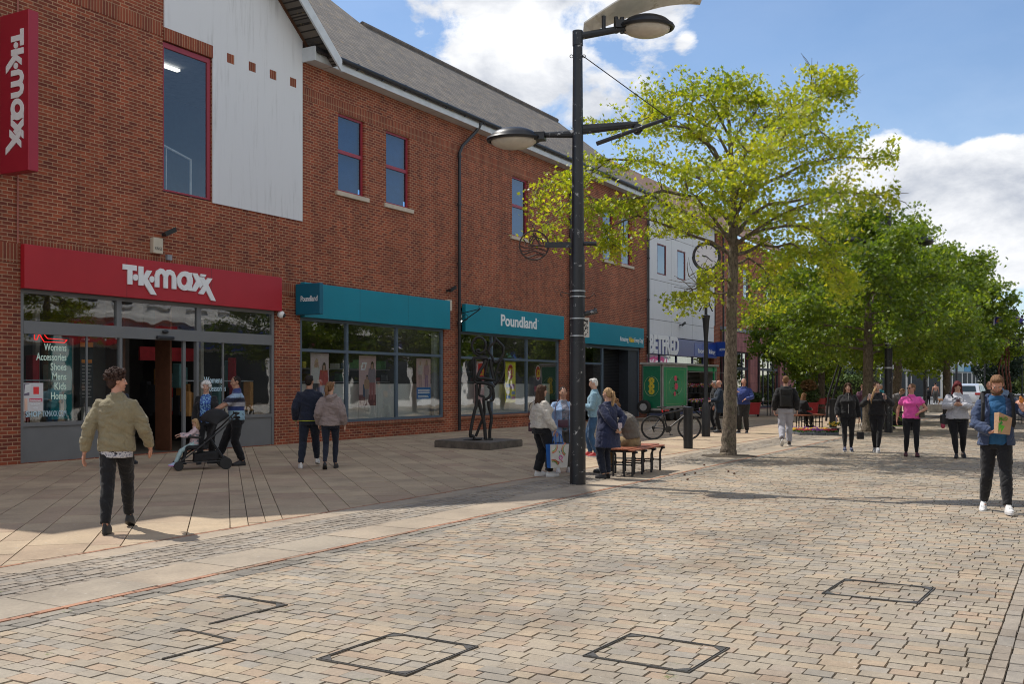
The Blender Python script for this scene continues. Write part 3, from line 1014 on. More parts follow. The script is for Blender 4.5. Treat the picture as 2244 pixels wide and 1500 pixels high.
for i, (w_, wd) in enumerate((('Womens', .52), ('Accessories', .70), ('Shoes', .37), ('Mens', .33), ('Kids', .28), ('Home', .36))):
    zt = 2.28 - i * .20
    o = text_on('window_text', w_, (14.04 - wd, gy, zt), (1, 0, 0), (0, 0, 1), wd, .15 if i != 1 else .15, M_wtext, sf, .002, .012, world=False)
    o.data.transform(Matrix.Translation(-B1.location))
for txt, x, wd, bold in (('SHOP', 13.10, .34, .03), ('TKMAXX.COM', 13.48, .56, .004)):
    o = text_on('window_text', txt, (x, gy, .93), (1, 0, 0), (0, 0, 1), wd, .12, M_wtext2, sf, .002, bold, world=False)
    o.data.transform(Matrix.Translation(-B1.location))
for txt, x, z, wd in (('Womens', 17.85, 1.62, .6), ('Accessories', 17.85, 1.42, .72)):
    o = text_on('window_text', txt, (x, gy, z), (1, 0, 0), (0, 0, 1), wd, .15, M_wtext2, sf, .002, .01, world=False)
    o.data.transform(Matrix.Translation(-B1.location))
# neon outline at the top of the left window
mb = MB()
mb.tube([(13.30, gy, 2.60), (13.30, gy, 2.50), (13.36, gy, 2.50), (13.40, gy, 2.60)], .008, 6); mb.tube([(13.42, gy, 2.60), (13.52, gy, 2.46), (14.00, gy, 2.46), (14.06, gy, 2.52), (13.6, gy, 2.53), (13.53, gy, 2.60)], .008, 6)
world_child(mb, 'neon_line', emit_mat('neon_red', (.9, .02, .02), 1.2), sf, B1)


def poster(x0, x1, z0, z1, yy, label, bands, cat='poster', name='poster', group='posters in the shop windows', th=.008):
    """a printed sheet: bands = list of (u0,u1,v0,v1,colour) printed fields"""
    t = thing(name, ((x0 + x1) / 2, yy, z0), label, cat, group)
    k_ = 1.4
    bands = [tuple(min(.85, v * k_) for v in bands[0])] + [(*b_[:4], tuple(min(.85, v * k_) for v in b_[4])) for b_ in bands[1:]]
    mb = MB(); ms = []
    mb.box((x0, yy, z0), (x1, yy + th, z1), 0); ms.append(mat('poster_base_%s' % len(MATS), bands[0], .6, var=.04))
    t_sheet = mb.build('sheet', ms, t, world=True)
    k = 1
    for (u0, u1, v0, v1, c) in bands[1:]:
        mb = MB(); X0, X1 = x0 + (x1 - x0) * u0, x0 + (x1 - x0) * u1; Z0, Z1 = z0 + (z1 - z0) * v0, z0 + (z1 - z0) * v1
        if X1 - X0 > 0:
            mb.box((X0, yy - .0012 * k, Z0), (X1, yy - .0001, Z1))
        mb.build('print', mat('print_%.2f_%.2f_%.2f' % c, c, .6, var=.1), t, world=True)
        k += 1
    return t


def blob_print(t, shapes, yy):
    """flat printed figures: list of (polygon, colour)"""
    for i, (poly, c) in enumerate(shapes):
        mb = MB(); mb.prism(poly, (0, yy - .004 - .0012 * i, 0), (1, 0, 0), (0, 0, 1), (0, 1, 0), .001)
        mb.build('print', mat('print_%.2f_%.2f_%.2f' % c, c, .6, var=.1), t, world=True)


def fig(x, z, h, top, legs, hair=(.05, .03, .02), skin=(.45, .27, .2)):
    """a printed standing figure"""
    s = h / 1.0
    P = lambda pts: [(x + a * s, z + b * s) for a, b in pts]
    return [(P([(-.10, 0), (-.02, 0), (.0, .42), (.03, 0), (.11, 0), (.12, .5), (-.12, .5)]), legs), (P([(-.13, .46), (.13, .46), (.17, .62), (.14, .84), (-.14, .84), (-.19, .6)]), top),
            (P([(-.04, .82), (.04, .82), (.06, .95), (0, 1.0), (-.06, .95)]), skin), (P([(-.085, .78), (-.05, .97), (0, 1.04), (.06, 1.0), (.09, .8), (.055, .85), (.04, .96), (-.03, .96), (-.055, .84)]), hair)]


t = poster(13.05, 13.50, 1.05, 1.62, gy - .0, 'grey app poster low in the left clothing shop window', [(.45, .44, .45), (.50, .78, .60, .86, (.55, .03, .03)), (.03, .3, .55, .97, (.12, .10, .14)), (.30, .95, .33, .45, (.45, .05, .09)), (.06, .2, .02, .45, (.55, .35, .27))])
blob_print(t, [([(13.07, 1.40), (13.20, 1.44), (13.23, 1.60), (13.09, 1.58)], (.7, .7, .7))], gy)
for txt, z, wd in (('DOWNLOAD', 1.24, .26), ('OUR APP', 1.165, .20), ('NOW', 1.09, .12)):
    text_on('poster_text', txt, (13.185 + (.26 - wd) / 2, gy - .012, z), (1, 0, 0), (0, 0, 1), wd, .045, M_white, t, .001, .03)
t = poster(14.72, 15.05, 1.1, 2.55, 19.0, 'tall black and orange menu banner inside the left clothing shop window', [(.03, .03, .03), (0, 1, .9, .97, (.55, .18, .02)), (.1, .9, .66, .71, (.5, .16, .02))])
mb = MB()
for i in range(10):
    mb.box((14.76, 18.993, 1.98 - i * .075), (15.0 - (i % 3) * .02, 18.998, 2.0 - i * .075))
mb.build('print', mat('faint_print', (.35, .33, .3), .7), t, world=True)
# signs -------------------------------------------------------------
def seams(t, x0, x1, z0, z1, d, n):
    for k in range(1, n):
        x = x0 + (x1 - x0) * k / n
        m_ = MB(); m_.box((x - .004, WALL - d - .0015, z0 + .01), (x + .004, WALL - d + .01, z1 - .01)); m_.build('panel_seam', M_gutter, t, world=True)
M_sred = mat('sign_red', (.40, .012, .022), .38, var=.05, vs=1.5)
M_sredd = mat('sign_red_side', (.33, .012, .03), .42, var=.05, vs=1.5)
LOGO = None
def logo_polys():
    def W(zx, zy):
        px, py = 220 + zx / 8.014, 550 + zy / 8.014
        p = (px - CX) / F_PX; z = (WALL - .16) / (SA - CA * p)
        return (z * (CA + SA * p), EYE + (HY - py) * z / F_PX)
    L = [[(235, 192), (495, 222), (495, 322), (412, 312), (412, 578), (322, 570), (322, 298), (235, 290)],
         [(473 + 50 * math.cos(a), 445 + 62 * math.sin(a)) for a in np.arange(0, 6.28, .35)],
         [(530, 232), (622, 240), (622, 430), (690, 308), (785, 322), (700, 470), (872, 775), (762, 765), (625, 545), (622, 600), (530, 592)],
         [(783 + 47 * math.cos(a), 480 + 60 * math.sin(a)) for a in np.arange(0, 6.28, .35)],
         [(842, 625), (842, 400), (870, 320), (945, 275), (1000, 290), (1045, 330), (1075, 303), (1130, 298), (1200, 340), (1243, 450), (1243, 667), (1163, 660), (1163, 455), (1150, 410), (1122, 392), (1095, 405), (1085, 440),
          (1085, 652), (1003, 643), (1003, 440), (990, 395), (962, 375), (932, 390), (923, 430), (923, 634)],
         [(1541, 362), (1640, 372), (1742, 590), (1692, 652), (1672, 612), (1612, 708), (1462, 692), (1544, 655), (1618, 525)],
         [(1708, 382), (1808, 395), (1785, 440), (1690, 420)],
         [(1672, 435), (1762, 445), (1800, 510), (1835, 458), (1922, 468), (1845, 585), (1985, 888), (1898, 878), (1800, 690), (1755, 765), (1660, 752), (1752, 600)]]
    ring = ([(1405 + 150 * math.cos(a), 510 + 182 * math.sin(a)) for a in np.linspace(0, 2 * math.pi, 25)[:-1]],
            [(1393 + 60 * math.cos(a), 508 + 85 * math.sin(a)) for a in np.linspace(0, 2 * math.pi, 25)[:-1]])
    stem = [(1466, 352), (1538, 358), (1538, 690), (1466, 688)]
    return [[W(*p) for p in q] for q in L], ([W(*p) for p in ring[0]], [W(*p) for p in ring[1]]), [W(*p) for p in stem]


def logo_mesh(mb, o, ux, uy, nrm, w, th):
    L, (ro, ri), stem = logo_polys()
    xs = [p[0] for q in L for p in q]; zs = [p[1] for q in L for p in q]
    x0, z0 = min(xs), min(zs); k = w / (max(xs) - x0)
    N = lambda q: [((p[0] - x0) * k, (p[1] - z0) * k) for p in q]
    for i, q in enumerate(L): mb.prism(N(q), o, ux, uy, nrm, th)
    o, ux, uy, nrm = map(Vector, (o, ux, uy, nrm))
    # the ring may not run into the stem: cut it there
    A, B = N(ro), N(ri); n = len(A)
    a = [o + ux * p[0] + uy * p[1] for p in A]; b = [o + ux * p[0] + uy * p[1] for p in B]
    vs = a + b + [p + nrm * th for p in a] + [p + nrm * th for p in b]; fs = []
    for i in range(n):
        j = (i + 1) % n
        fs += [(i, j, n + j, n + i), (2 * n + i, 3 * n + i, 3 * n + j, 2 * n + j), (i, 2 * n + i, 2 * n + j, j), (n + i, n + j, 3 * n + j, 3 * n + i)]
    mb.add(vs, fs)
    mb.prism(N(stem), o + nrm * -.001, ux, uy, nrm, th)


t = thing('shop_sign', (16.6, WALL, 3.5), 'long red fascia sign with white clothing store lettering above the grey shop front', 'sign')
mb = MB(); mb.rbox((12.93, WALL - .15, 3.50), (20.36, WALL - .02, 4.38), .01); mb.build('board', M_sred, t, world=True)
seams(t, 12.93, 20.36, 3.5, 4.38, .15, 3)
mb = MB(); logo_mesh(mb, (15.28, WALL - .155, 3.60), (1, 0, 0), (0, 0, 1), (0, -1, 0), 2.72, .03); mb.build('lettering', M_white, t, world=True)
t = thing('projecting_sign', (12.52, 17.9, 5.66), 'tall red projecting sign with sideways white lettering high at the left edge', 'sign')
mb = MB(); mb.rbox((12.41, 17.5, 5.66), (12.63, 18.36, 8.72), .015); mb.build('box', M_sredd, t, world=True)
mb = MB(); logo_mesh(mb, (12.405, 18.22 - .62 + .56, 8.37), (0, 0, -1), (0, -1, 0), (-1, 0, 0), 2.36, .012); mb.build('lettering', M_white, t, world=True)
for z in (6.2, 8.1):
    mb = MB(); mb.box((12.5, 18.34, z), (12.56, WALL, z + .1)); mb.build('bracket', M_gutter, t, world=True)
t = MB(); t.tube([(12.86, 18.46, 4.4), (12.86, 18.46, 11)], .016, 8)
t.build('conduit', mat('pink_conduit', (.35, .12, .09), .6), B1, world=True)

M_teal = mat('sign_teal', (.0, .21, .29), .4, var=.05, vs=1.5)
M_teald = mat('sign_teal_dark', (.0, .11, .18), .4, var=.05, vs=1.5)
sg = 'teal signs of the discount store'
t = thing('shop_sign', (25, WALL, 3.4), 'blank teal fascia sign over the three poster windows beside the red shop', 'sign', sg)
mb = MB(); mb.rbox((21.22, WALL - .17, 3.40), (28.42, WALL - .02, 4.34), .01); mb.build('board', M_teal, t, world=True); seams(t, 21.22, 28.42, 3.4, 4.34, .17, 3)
t = thing('projecting_sign', (21.08, 18.0, 3.42), 'small dark teal projecting box sign beside the red shop front', 'sign', sg)
mb = MB(); mb.rbox((21.0, 17.62, 3.44), (21.15, 18.46, 4.27), .02); mb.build('box', M_teald, t, world=True)
text_on('lettering', 'Poundland', (20.995, 18.27, 3.79), (0, -1, 0), (0, 0, 1), .57, .15, M_white, t, .003, .01)
t = thing('shop_sign', (33, WALL, 3.4), 'teal fascia sign with large white lettering behind the abstract sculpture', 'sign', sg)
mb = MB(); mb.rbox((29.38, WALL - .17, 3.38), (36.84, WALL - .02, 4.31), .01); mb.build('board', M_teal, t, world=True)
text_on('lettering', 'Poundland', (31.75, WALL - .172, 3.68), (1, 0, 0), (0, 0, 1), 2.72, .42, M_white, t, .012, .02)
text_on('lettering', 'o', (34.56, WALL - .172, 3.98), (1, 0, 0), (0, 0, 1), .06, .06, M_white, t, .006)
t = thing('shop_sign', (41.5, WALL, 3.3), 'teal fascia sign with a small slogan over the dark doorway', 'sign', sg)
mb = MB(); mb.rbox((37.80, WALL - .17, 3.30), (45.30, WALL - .02, 4.22), .01); mb.build('board', M_teal, t, world=True)
M_yel = mat('sign_yellow', (.85, .55, .02), .5)
text_on('lettering', 'Amazing', (42.45, WALL - .172, 3.46), (1, 0, 0), (0, 0, 1), .95, .29, M_white, t, .008)
text_on('lettering', 'Value', (43.47, WALL - .172, 3.52), (1, 0, 0), (0, 0, 1), .62, .23, M_yel, t, .008, .02)
text_on('lettering', 'Every Day!', (44.14, WALL - .172, 3.46), (1, 0, 0), (0, 0, 1), 1.05, .29, M_white, t, .008)

# ---------- discount store windows
def store_front(x0, x1, z0, z1, muls, zt, seed):
    mb = MB(); y = WALL + .03; d = .1
    frame_rect(mb, x0, x1, z0, z1, y, .08, d)
    for x in muls: mb.box((x, y, z0 + .08), (x + .09, y + d, z1 - .08))
    xs = [x0 + .08] + [v for x in muls for v in (x, x + .09)] + [x1 - .08]
    for i in range(0, len(xs), 2): mb.box((xs[i], y, zt), (xs[i + 1], y + d, zt + .08))
    sf = mb.build('shop_front', M_bfr, B1, world=True)
    for i in range(0, len(xs), 2):
        for c, e in ((z0 + .08, zt), (zt + .08, z1 - .08)):
            mb = MB(); mb.box((xs[i], y + .045, c), (xs[i + 1], y + .055, e)); world_child(mb, 'pane', M_glass, sf, B1)
    mb = MB(); rr = random.Random(seed)
    x = x0
    while x < x1 - .05:
        w = min(rr.uniform(.9, 1.1), x1 - x)
        mb.box((x, WALL + .42, z0 - .02), (x + w - .012, WALL + .45, 1.60)); x += w
    world_child(mb, 'back_panel', M_intw, sf, B1)
    mb = MB(); cols = [mat('goods_%d' % k, c, .7) for k, c in enumerate(((.3, .05, .04), (.05, .1, .25), (.35, .3, .05), (.25, .25, .25), (.08, .2, .1)))]
    for k in range(46):
        xx = rr.uniform(x0, x1); zz = rr.choice([.9, 1.3, 1.7, 2.1]); yy = rr.uniform(20.5, 22.5)
        mb.box((xx, yy, zz), (xx + rr.uniform(.1, .3), yy + .2, zz + rr.uniform(.1, .28)), rr.randrange(5))
    for zz in (.88, 1.28, 1.68, 2.08): mb.box((x0 + .3, 20.45, zz - .03), (x1 - .3, 22.6, zz - .001), 3)
    world_child(mb, 'shelving', cols, sf, B1)
    for k in range(5):
        xx = x0 + (x1 - x0) * (k + .5) / 5; mb = MB(); mb.box((xx - .6, 20.2, 3.9), (xx + .6, 20.45, 3.95)); world_child(mb, 'ceiling_light', emit_mat('shop_tube', (1, .96, .88), 5.0), sf, B1)
    return sf
store_front(21.26, 28.28, .50, 3.40, [23.25, 25.68], 2.48, 1)
mb = MB(); mb.box((28.0, WALL + .2, .5), (28.3, WALL + .3, 3.3)); mb.build('inner_pillar', mat('pillar_grey', (.25, .26, .26), .8), B1, world=True)
store_front(29.32, 36.73, .47, 3.38, [31.45, 34.05], 2.46, 2)
PYY = WALL + .16
t = poster(21.85, 22.62, .98, 2.46, PYY, 'pale clothing poster behind the couple in the first teal shop window', [(.42, .33, .33), (.0, 1, 0, .25, (.30, .22, .22))])
blob_print(t, fig(22.08, 1.05, 1.22, (.55, .53, .5), (.05, .05, .05), (.45, .33, .2)) + fig(22.4, 1.05, 1.12, (.45, .07, .05), (.5, .48, .44)), PYY)
t = poster(24.0, 24.82, .95, 2.44, PYY, 'pink clothing poster with a large seven pound price in the middle teal shop window', [(.40, .27, .26), (.0, 1, 0, .22, (.13, .05, .05)), (.22, .52, .18, .42, (.05, .07, .12))])
blob_print(t, fig(24.62, 1.12, 1.12, (.25, .2, .22), (.35, .12, .12)) + fig(24.36, 1.1, .75, (.4, .25, .15), (.3, .25, .25)), PYY)
text_on('price', '£7', (24.05, PYY - .02, 2.0), (1, 0, 0), (0, 0, 1), .30, .24, M_white, t, .002, .03)
t = poster(26.95, 27.75, .92, 2.42, PYY, 'pink and blue notice poster at the right end of the first teal shop front', [(.42, .28, .27), (0, 1, .13, .38, (.02, .13, .36)), (0, 1, 0, .13, (.6, .62, .65)), (.1, .92, .30, .33, (.75, .75, .78)), (.1, .92, .25, .28, (.75, .75, .78)), (.1, .8, .19, .205, (.55, .6, .7)), (.1, .85, .16, .175, (.55, .6, .7))])
blob_print(t, fig(27.15, 1.5, .85, (.5, .42, .4), (.45, .3, .28), (.55, .45, .4)) + fig(27.5, 1.5, .85, (.45, .25, .3), (.35, .2, .3), (.3, .2, .15)), PYY)
t = poster(31.05 - .55, 31.05 + .1, .9, 2.4, PYY, 'red one pound poster half hidden behind the abstract sculpture', [(.55, .35, .35), (.35, 1, .55, .95, (.5, .02, .03))])
text_on('price', '£1', (30.72, PYY - .01, 1.9), (1, 0, 0), (0, 0, 1), .36, .26, M_yel, t, .002, .04)
t = poster(32.65, 33.42, .90, 2.42, PYY, 'bright yellow one pound poster in the window right of the sculpture', [(.62, .55, .04), (.06, .45, .38, .46, (.10, .25, .55)), (.5, .9, .34, .46, (.3, .12, .3)), (.08, .5, .1, .18, (.15, .3, .6)), (.6, .95, .08, .16, (.45, .2, .35)), (.1, .4, .22, .3, (.6, .62, .6)), (.62, .92, .2, .28, (.2, .3, .5))])
def disc_print(t, cx, cz, r, rz_, yy, c, ring=None):
    sh = []
    if ring: sh.append(([(cx + (r + .03) * math.cos(a), cz + (rz_ + .03) * math.sin(a)) for a in np.arange(0, 6.28, .3)], ring))
    sh.append(([(cx + r * math.cos(a), cz + rz_ * math.sin(a)) for a in np.arange(0, 6.28, .3)], c))
    blob_print(t, sh, yy - .006)
disc_print(t, 33.03, 2.05, .20, .26, PYY, (.5, .02, .03), (.7, .4, .35))
text_on('price', '£1', (32.88, PYY - .02, 1.90), (1, 0, 0), (0, 0, 1), .30, .30, M_yel, t, .002, .05)
t = poster(34.85, 35.55, .95, 2.35, PYY, 'dark poster with a red three pound disc in the right teal shop window', [(.04, .03, .03), (.1, .9, .25, .4, (.3, .03, .06)), (.3, .8, .12, .2, (.25, .1, .12))])
disc_print(t, 35.2, 2.02, .19, .27, PYY, (.5, .02, .03), (.75, .72, .7))
text_on('price', '£3', (35.06, PYY - .02, 1.86), (1, 0, 0), (0, 0, 1), .28, .30, M_yel, t, .002, .05)
# doorway bay of the discount store
mb = MB(); y = WALL + .03
mb.box((37.92, y, .05), (38.0, y + .1, 3.3)); mb.box((38.0, y, 3.16), (45.2, y + .1, 3.3)); mb.box((40.95, y, .05), (41.1, y + .1, 3.16)); mb.box((45.10, y, .05), (45.2, y + .1, 3.16)); mb.box((38.0, y, .45), (40.95, y + .1, .55)); mb.box((38.0, y, 2.44), (40.95, y + .1, 2.52))
sf = mb.build('shop_front', M_bfr, B1, world=True)
mb = MB(); mb.box((38.0, y + .04, .55), (40.95, y + .05, 2.44)); mb.box((38.0, y + .04, 2.52), (40.95, y + .05, 3.16)); world_child(mb, 'pane', M_glass, sf, B1)
mb = MB()
for k in range(46): mb.box((41.1, y + .5, .05 + k * .068), (44.0, y + .53, .05 + k * .068 + .055))
world_child(mb, 'roller_shutter', mat('shutter_dark', (.018, .018, .02), .5), sf, B1)
mb = MB(); mb.box((43.95, y + .04, .02), (45.1, y + .5, 3.16)); world_child(mb, 'door_pier', mat('pier_dark', (.03, .035, .045), .5), sf, B1)

# ---------- small wall fittings
M_ivory = mat('ivory_plastic', (.52, .46, .36), .5, var=.08)
for (px, z, lab) in ((346, 4.56, 'ivory alarm box above the red fascia sign'), (985, 4.02, 'ivory alarm box beside the black downpipe')):
    x = WX(px, 18.4)
    t = thing('alarm_box', (x, WALL - .06, z), lab, 'alarm box', 'alarm boxes on the brick wall')
    mb = MB(); mb.rbox((x - .14, WALL - .12, z), (x + .14, WALL, z + .36), .02); mb.build('case', M_ivory, t, world=True)
    if z > 4.2: text_on('lettering', 'KINGS', (x - .10, WALL - .121, z + .08), (1, 0, 0), (0, 0, 1), .2, .07, M_gutter, t, .001)
for (px, py, lab) in ((370, 512, 'small black security lamp above the ivory alarm box'), (990, 636, 'small black security lamp above the teal signs'), (1497, 712, 'small black camera on the white clad wall')):
    x = WX(px, 18.3); p = (px - CX) / F_PX; zz = EYE + (HY - py) * (18.3 / (SA - CA * p)) / F_PX
    t = thing('wall_lamp', (x, WALL, zz), lab, 'wall lamp')
    mb = MB(); mb.box((x - .03, WALL - .1, zz - .05), (x + .03, WALL, zz + .02)); mb.build('arm', M_gutter, t, world=True)
    mb = MB(); mb.obox((x + .03, WALL - .22, zz + .04), (.13, -.03, .07), (.03, .05, 0), (-.02, 0, .05)); mb.build('lamp_head', M_gutter, t, world=True)
x = WX(617, 18.4)
t = thing('security_camera', (x, WALL, 3.35), 'white dome security camera on the brick pier between the shops', 'camera')
mb = MB(); mb.ell((x, WALL - .08, 3.42), (.1, .1, .1), 16, 10); mb.build('housing', M_white, t, world=True, smooth=True)
mb = MB(); mb.ell((x + .03, WALL - .14, 3.40), (.06, .06, .06), 14, 8); mb.build('dome', M_gutter, t, world=True, smooth=True)
x = WX(374, 18.4)
t = MB(); t.rbox((x - .07, WALL - .08, 4.45), (x + .07, WALL, 4.58), .01); tag(t.build('junction_box', mat('junction_grey', (.25, .26, .28), .6), loc=(x, WALL, 4.45)), 'small grey junction box right of the ivory alarm box', 'junction box')
for (x, z, lab) in ((29.15, 3.95, 'black scroll bracket beside the teal lettered sign'),):
    mb = MB(); mb.tube([(x, WALL - .02, z), (x, WALL - .9, z + .15)], .015, 6); mb.tube([(x, WALL - .02, z - .35), (x, WALL - .85, z + .12)], .018, 6)
    mb.tube([(x, WALL - .9 + .07 * math.cos(a), z + .22 + .07 * math.sin(a)) for a in np.arange(-1.5, 3.5, .4)], .012, 6)
    mb.tube([(x, WALL - .3 + .1 * math.cos(a), z - .12 + .1 * math.sin(a)) for a in np.arange(0, 5, .4)], .01, 6)
    tag(mb.build('hanging_bracket', M_gutter, loc=(x, WALL, z)), lab, 'bracket')

# ---------- white clad betting shop
B2 = thing('clad_building', (51.5, WALL, 0), 'white panel clad upper floor over the blue betting shop', 'building')
mb = MB()
mb.quad((46.12, WALL + .05, 3.9), (57.0, WALL + .05, 3.9), (57.0, WALL + .05, 10.6), (46.12, WALL + .05, 10.6), 0)
mb.build('wall', mat('clad_joint', (.09, .09, .1), .8), B2, world=True)
xs = [46.14, 49.4, 52.6, 55.0, 56.3]; zs = [3.96, 4.75, 6.7, 9.0, 10.6]
bw2 = [(47.43, 48.68), (50.26, 51.5)]
mb = MB(); g_ = .02
for i in range(len(xs) - 1):
    for k in range(len(zs) - 1):
        x0, x1, z0, z1 = xs[i] + g_, xs[i + 1], zs[k] + g_, zs[k + 1]
        if k == 2 and i < 2:
            a, b = bw2[i]
            mb.box((x0, WALL, z0), (a, WALL + .03, z1)); mb.box((b, WALL, z0), (x1, WALL + .03, z1)); mb.box((a, WALL, z0), (b, WALL + .03, 7.03)); mb.box((a, WALL, 8.55), (b, WALL + .03, z1))
        else: mb.box((x0, WALL, z0), (x1, WALL + .03, z1))
mb.build('cladding', M_render, B2, world=True)
for a, b in bw2:
    f_ = up_window(B2, a, b, 7.03, 8.55, 0, mfr=mat('maroon_frame', (.16, .03, .025), .5), y=WALL - .06)
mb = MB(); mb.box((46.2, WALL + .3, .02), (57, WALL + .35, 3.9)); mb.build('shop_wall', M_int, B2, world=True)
mb = MB()
for x in (46.2, 48.0, 50.4, 52.9, 54.6, 56.8): mb.box((x, WALL + .1, .02), (x + .14, WALL + .2, 3.1))
mb.box((46.2, WALL + .09, 2.45), (56.9, WALL + .19, 2.55)); mb.box((46.2, WALL + .09, .02), (56.9, WALL + .19, .4))
mb.build('shop_front', mat('navy_frame', (.02, .025, .12), .5), B2, world=True)
mb = MB(); mb.box((46.3, WALL + .14, .4), (56.8, WALL + .15, 3.1)); mb.build('pane', M_glass, B2, world=True)
mb = MB(); mb.box((46.3, WALL + .22, 2.55), (49.9, WALL + .24, 3.05), 0); mb.box((50.0, WALL + .22, 2.55), (52.4, WALL + .24, 3.05), 1); mb.box((53, WALL + .22, 2.55), (56.5, WALL + .24, 3.05), 2)
mb.build('window_graphic', [mat('cream_graphic', (.55, .5, .38), .7), M_white, mat('brown_graphic', (.25, .09, .05), .7)], B2, world=True)
mb = MB()
slab(mb, [(46.2, 18.0, 10.55), (73.9, 18.0, 10.3), (73.9, 23, 14.0), (46.45, 23, 14.0)]); slab(mb, [(46.45, 23, 14.0), (73.9, 23, 14.0), (73.9, 28, 10.3), (46.45, 28, 10.3)])
mb.build('roof', M_roof2, B2, world=True)
t = thing('shop_sign', (51.2, WALL, 3.05), 'blue betting shop fascia with big white block letters', 'sign')
mb = MB(); mb.box((46.25, WALL - .12, 3.05), (56.4, WALL + .02, 3.92)); mb.build('board', mat('sign_navy', (.025, .035, .20), .3, var=.15, vs=.6), t, world=True)
mb = MB(); mb.box((52.6, WALL - .128, 3.10), (56.35, WALL - .121, 3.80)); mb.build('panel', mat('sign_blue', (.01, .05, .30), .3), t, world=True)
text_on('lettering', 'BETFRED', (46.05, WALL - .14, 3.08), (1, 0, 0), (0, 0, 1), 4.05, .92, M_white, t, .02, .045)
text_on('lettering', 'bonus king', (53.15, WALL - .13, 3.20), (1, 0, 0), (0, 0, 1), 2.9, .32, M_white, t, .008, .02)
t = thing('projecting_sign', (56.4, 18, 3.15), 'small blue projecting betting shop sign left of the near tree trunk', 'sign')
mb = MB(); mb.rbox((56.3, 17.55, 3.15), (56.45, 18.45, 3.98), .01); mb.build('box', mat('sign_blue', (.01, .05, .30), .3), t, world=True)
text_on('lettering', 'BETFRED', (56.295, 18.2, 3.48), (0, -1, 0), (0, 0, 1), .5, .13, M_white, t, .002, .02, .2)

# ---------- brick building with pink tiled restaurant front
B3 = thing('restaurant_building', (65, WALL, 0), 'brick upper floor over a pink tiled restaurant front behind the near tree', 'building')
mb = MB()
wall_holes(mb, 56.5, 73.9, 4.9, 10.4, WALL, [(61.9, 63.2, 6.9, 8.7), (67, 68.2, 6.9, 8.7)])
mb.box((56.2, WALL - .02, 0), (57.25, WALL + .3, 4.9)); mb.quad((73.9, WALL, 0), (73.9, 28, 0), (73.9, 28, 10.4), (73.9, WALL, 10.4))
mb.build('wall', M_brick, B3, world=True)
for a in (61.9, 67.0): up_window(B3, a, a + 1.2, 6.92, 8.68, .5, mfr=M_bfr, msill=M_sill)
M_pink = brick_mat('pink_tile', (.37, .17, .165), (.26, .11, .12), (.16, .08, .085), bw=.14, bh=.55, ms=.008)
mb = MB(); wall_holes(mb, 57.3, 74.0, .02, 4.72, WALL - .12, [(57.9, 63.0, .05, 3.55), (65.2, 70.0, .05, 3.6), (71.4, 72.2, .6, 2.4)], .25)
mb.box((57.3, WALL - .125, 4.721), (74.0, WALL + .1, 4.722)); mb.quad((74, WALL - .12, 0), (74, WALL + 4, 0), (74, WALL + 4, 4.72), (74, WALL - .12, 4.72)); mb.build('tiled_front', M_pink, B3, world=True)
mb = MB(); mb.box((57.28, WALL - .2, 4.73), (74.1, WALL + .3, 4.93)); mb.build('coping', mat('coping_grey', (.2, .21, .25), .6), B3, world=True)
mb = MB()
for a, b in ((57.9, 63.0), (65.2, 70.0)):
    frame_rect(mb, a, b, .05, 3.58, WALL + .02, .12, .08)
    for k in range(1, 4): mb.box((a + (b - a) * k / 4, WALL + .02, .17), (a + (b - a) * k / 4 + .1, WALL + .1, 3.46))
    mb.box((a + .12, WALL + .01, 2.45), (b - .12, WALL + .105, 2.62))
fr = mb.build('window', mat('dark_frame', (.03, .035, .05), .5), B3, world=True)
mb = MB(); mb.box((57.9, WALL + .06, .1), (63, WALL + .065, 3.5)); mb.box((65.2, WALL + .06, .1), (70, WALL + .065, 3.5)); world_child(mb, 'pane', M_glass, fr, B3)
mb = MB(); rr = random.Random(5)
mb.box((57.4, WALL + 1.5, 0), (73.8, WALL + 1.6, 3.8), 0)
for k in range(26):
    x = rr.choice([rr.uniform(58, 62.5), rr.uniform(65.3, 69.6)]); h = rr.uniform(.5, 1.3)
    mb.box((x, WALL + .5, .9), (x + rr.uniform(.06, .14), WALL + .6, .9 + h), rr.choice([1, 2, 3]))
world_child(mb, 'display', [M_int, M_white, mat('display_red', (.4, .06, .04), .6), mat('display_tan', (.5, .35, .15), .6)], fr, B3)
for x in (57.32, 64.6, 71.0):
    mb = MB(); mb.cyl(x, WALL - .2, .02, 10.2 if x < 58 else 4.7, .055); mb.build('downpipe', M_gutter, B3, world=True)
# ---------- low white-columned shop beyond
B4 = thing('canopy_shop', (80, 19, 0), 'low grey canopied shop front with white columns past the pink restaurant', 'building')
mb = MB(); mb.box((74.3, 20.5, 0), (92, 28, 4.0)); mb.build('wall', mat('far_grey_wall', (.22, .2, .2), .8), B4, world=True)
mb = MB(); mb.box((74.2, 18.3, 3.0), (92.2, 28.2, 3.5)); mb.build('canopy', mat('far_canopy', (.35, .37, .42), .7), B4, world=True)
for x in (74.6, 78, 82, 86, 90):
    mb = MB(); mb.box((x, 18.5, 0), (x + .22, 18.7, 3.0)); mb.build('column', M_white, B4, world=True)
for x in (75.5, 79, 83):
    mb = MB(); mb.box((x, 20.45, .5), (x + 2, 20.49, 2.5)); mb.build('window', M_int, B4, world=True)

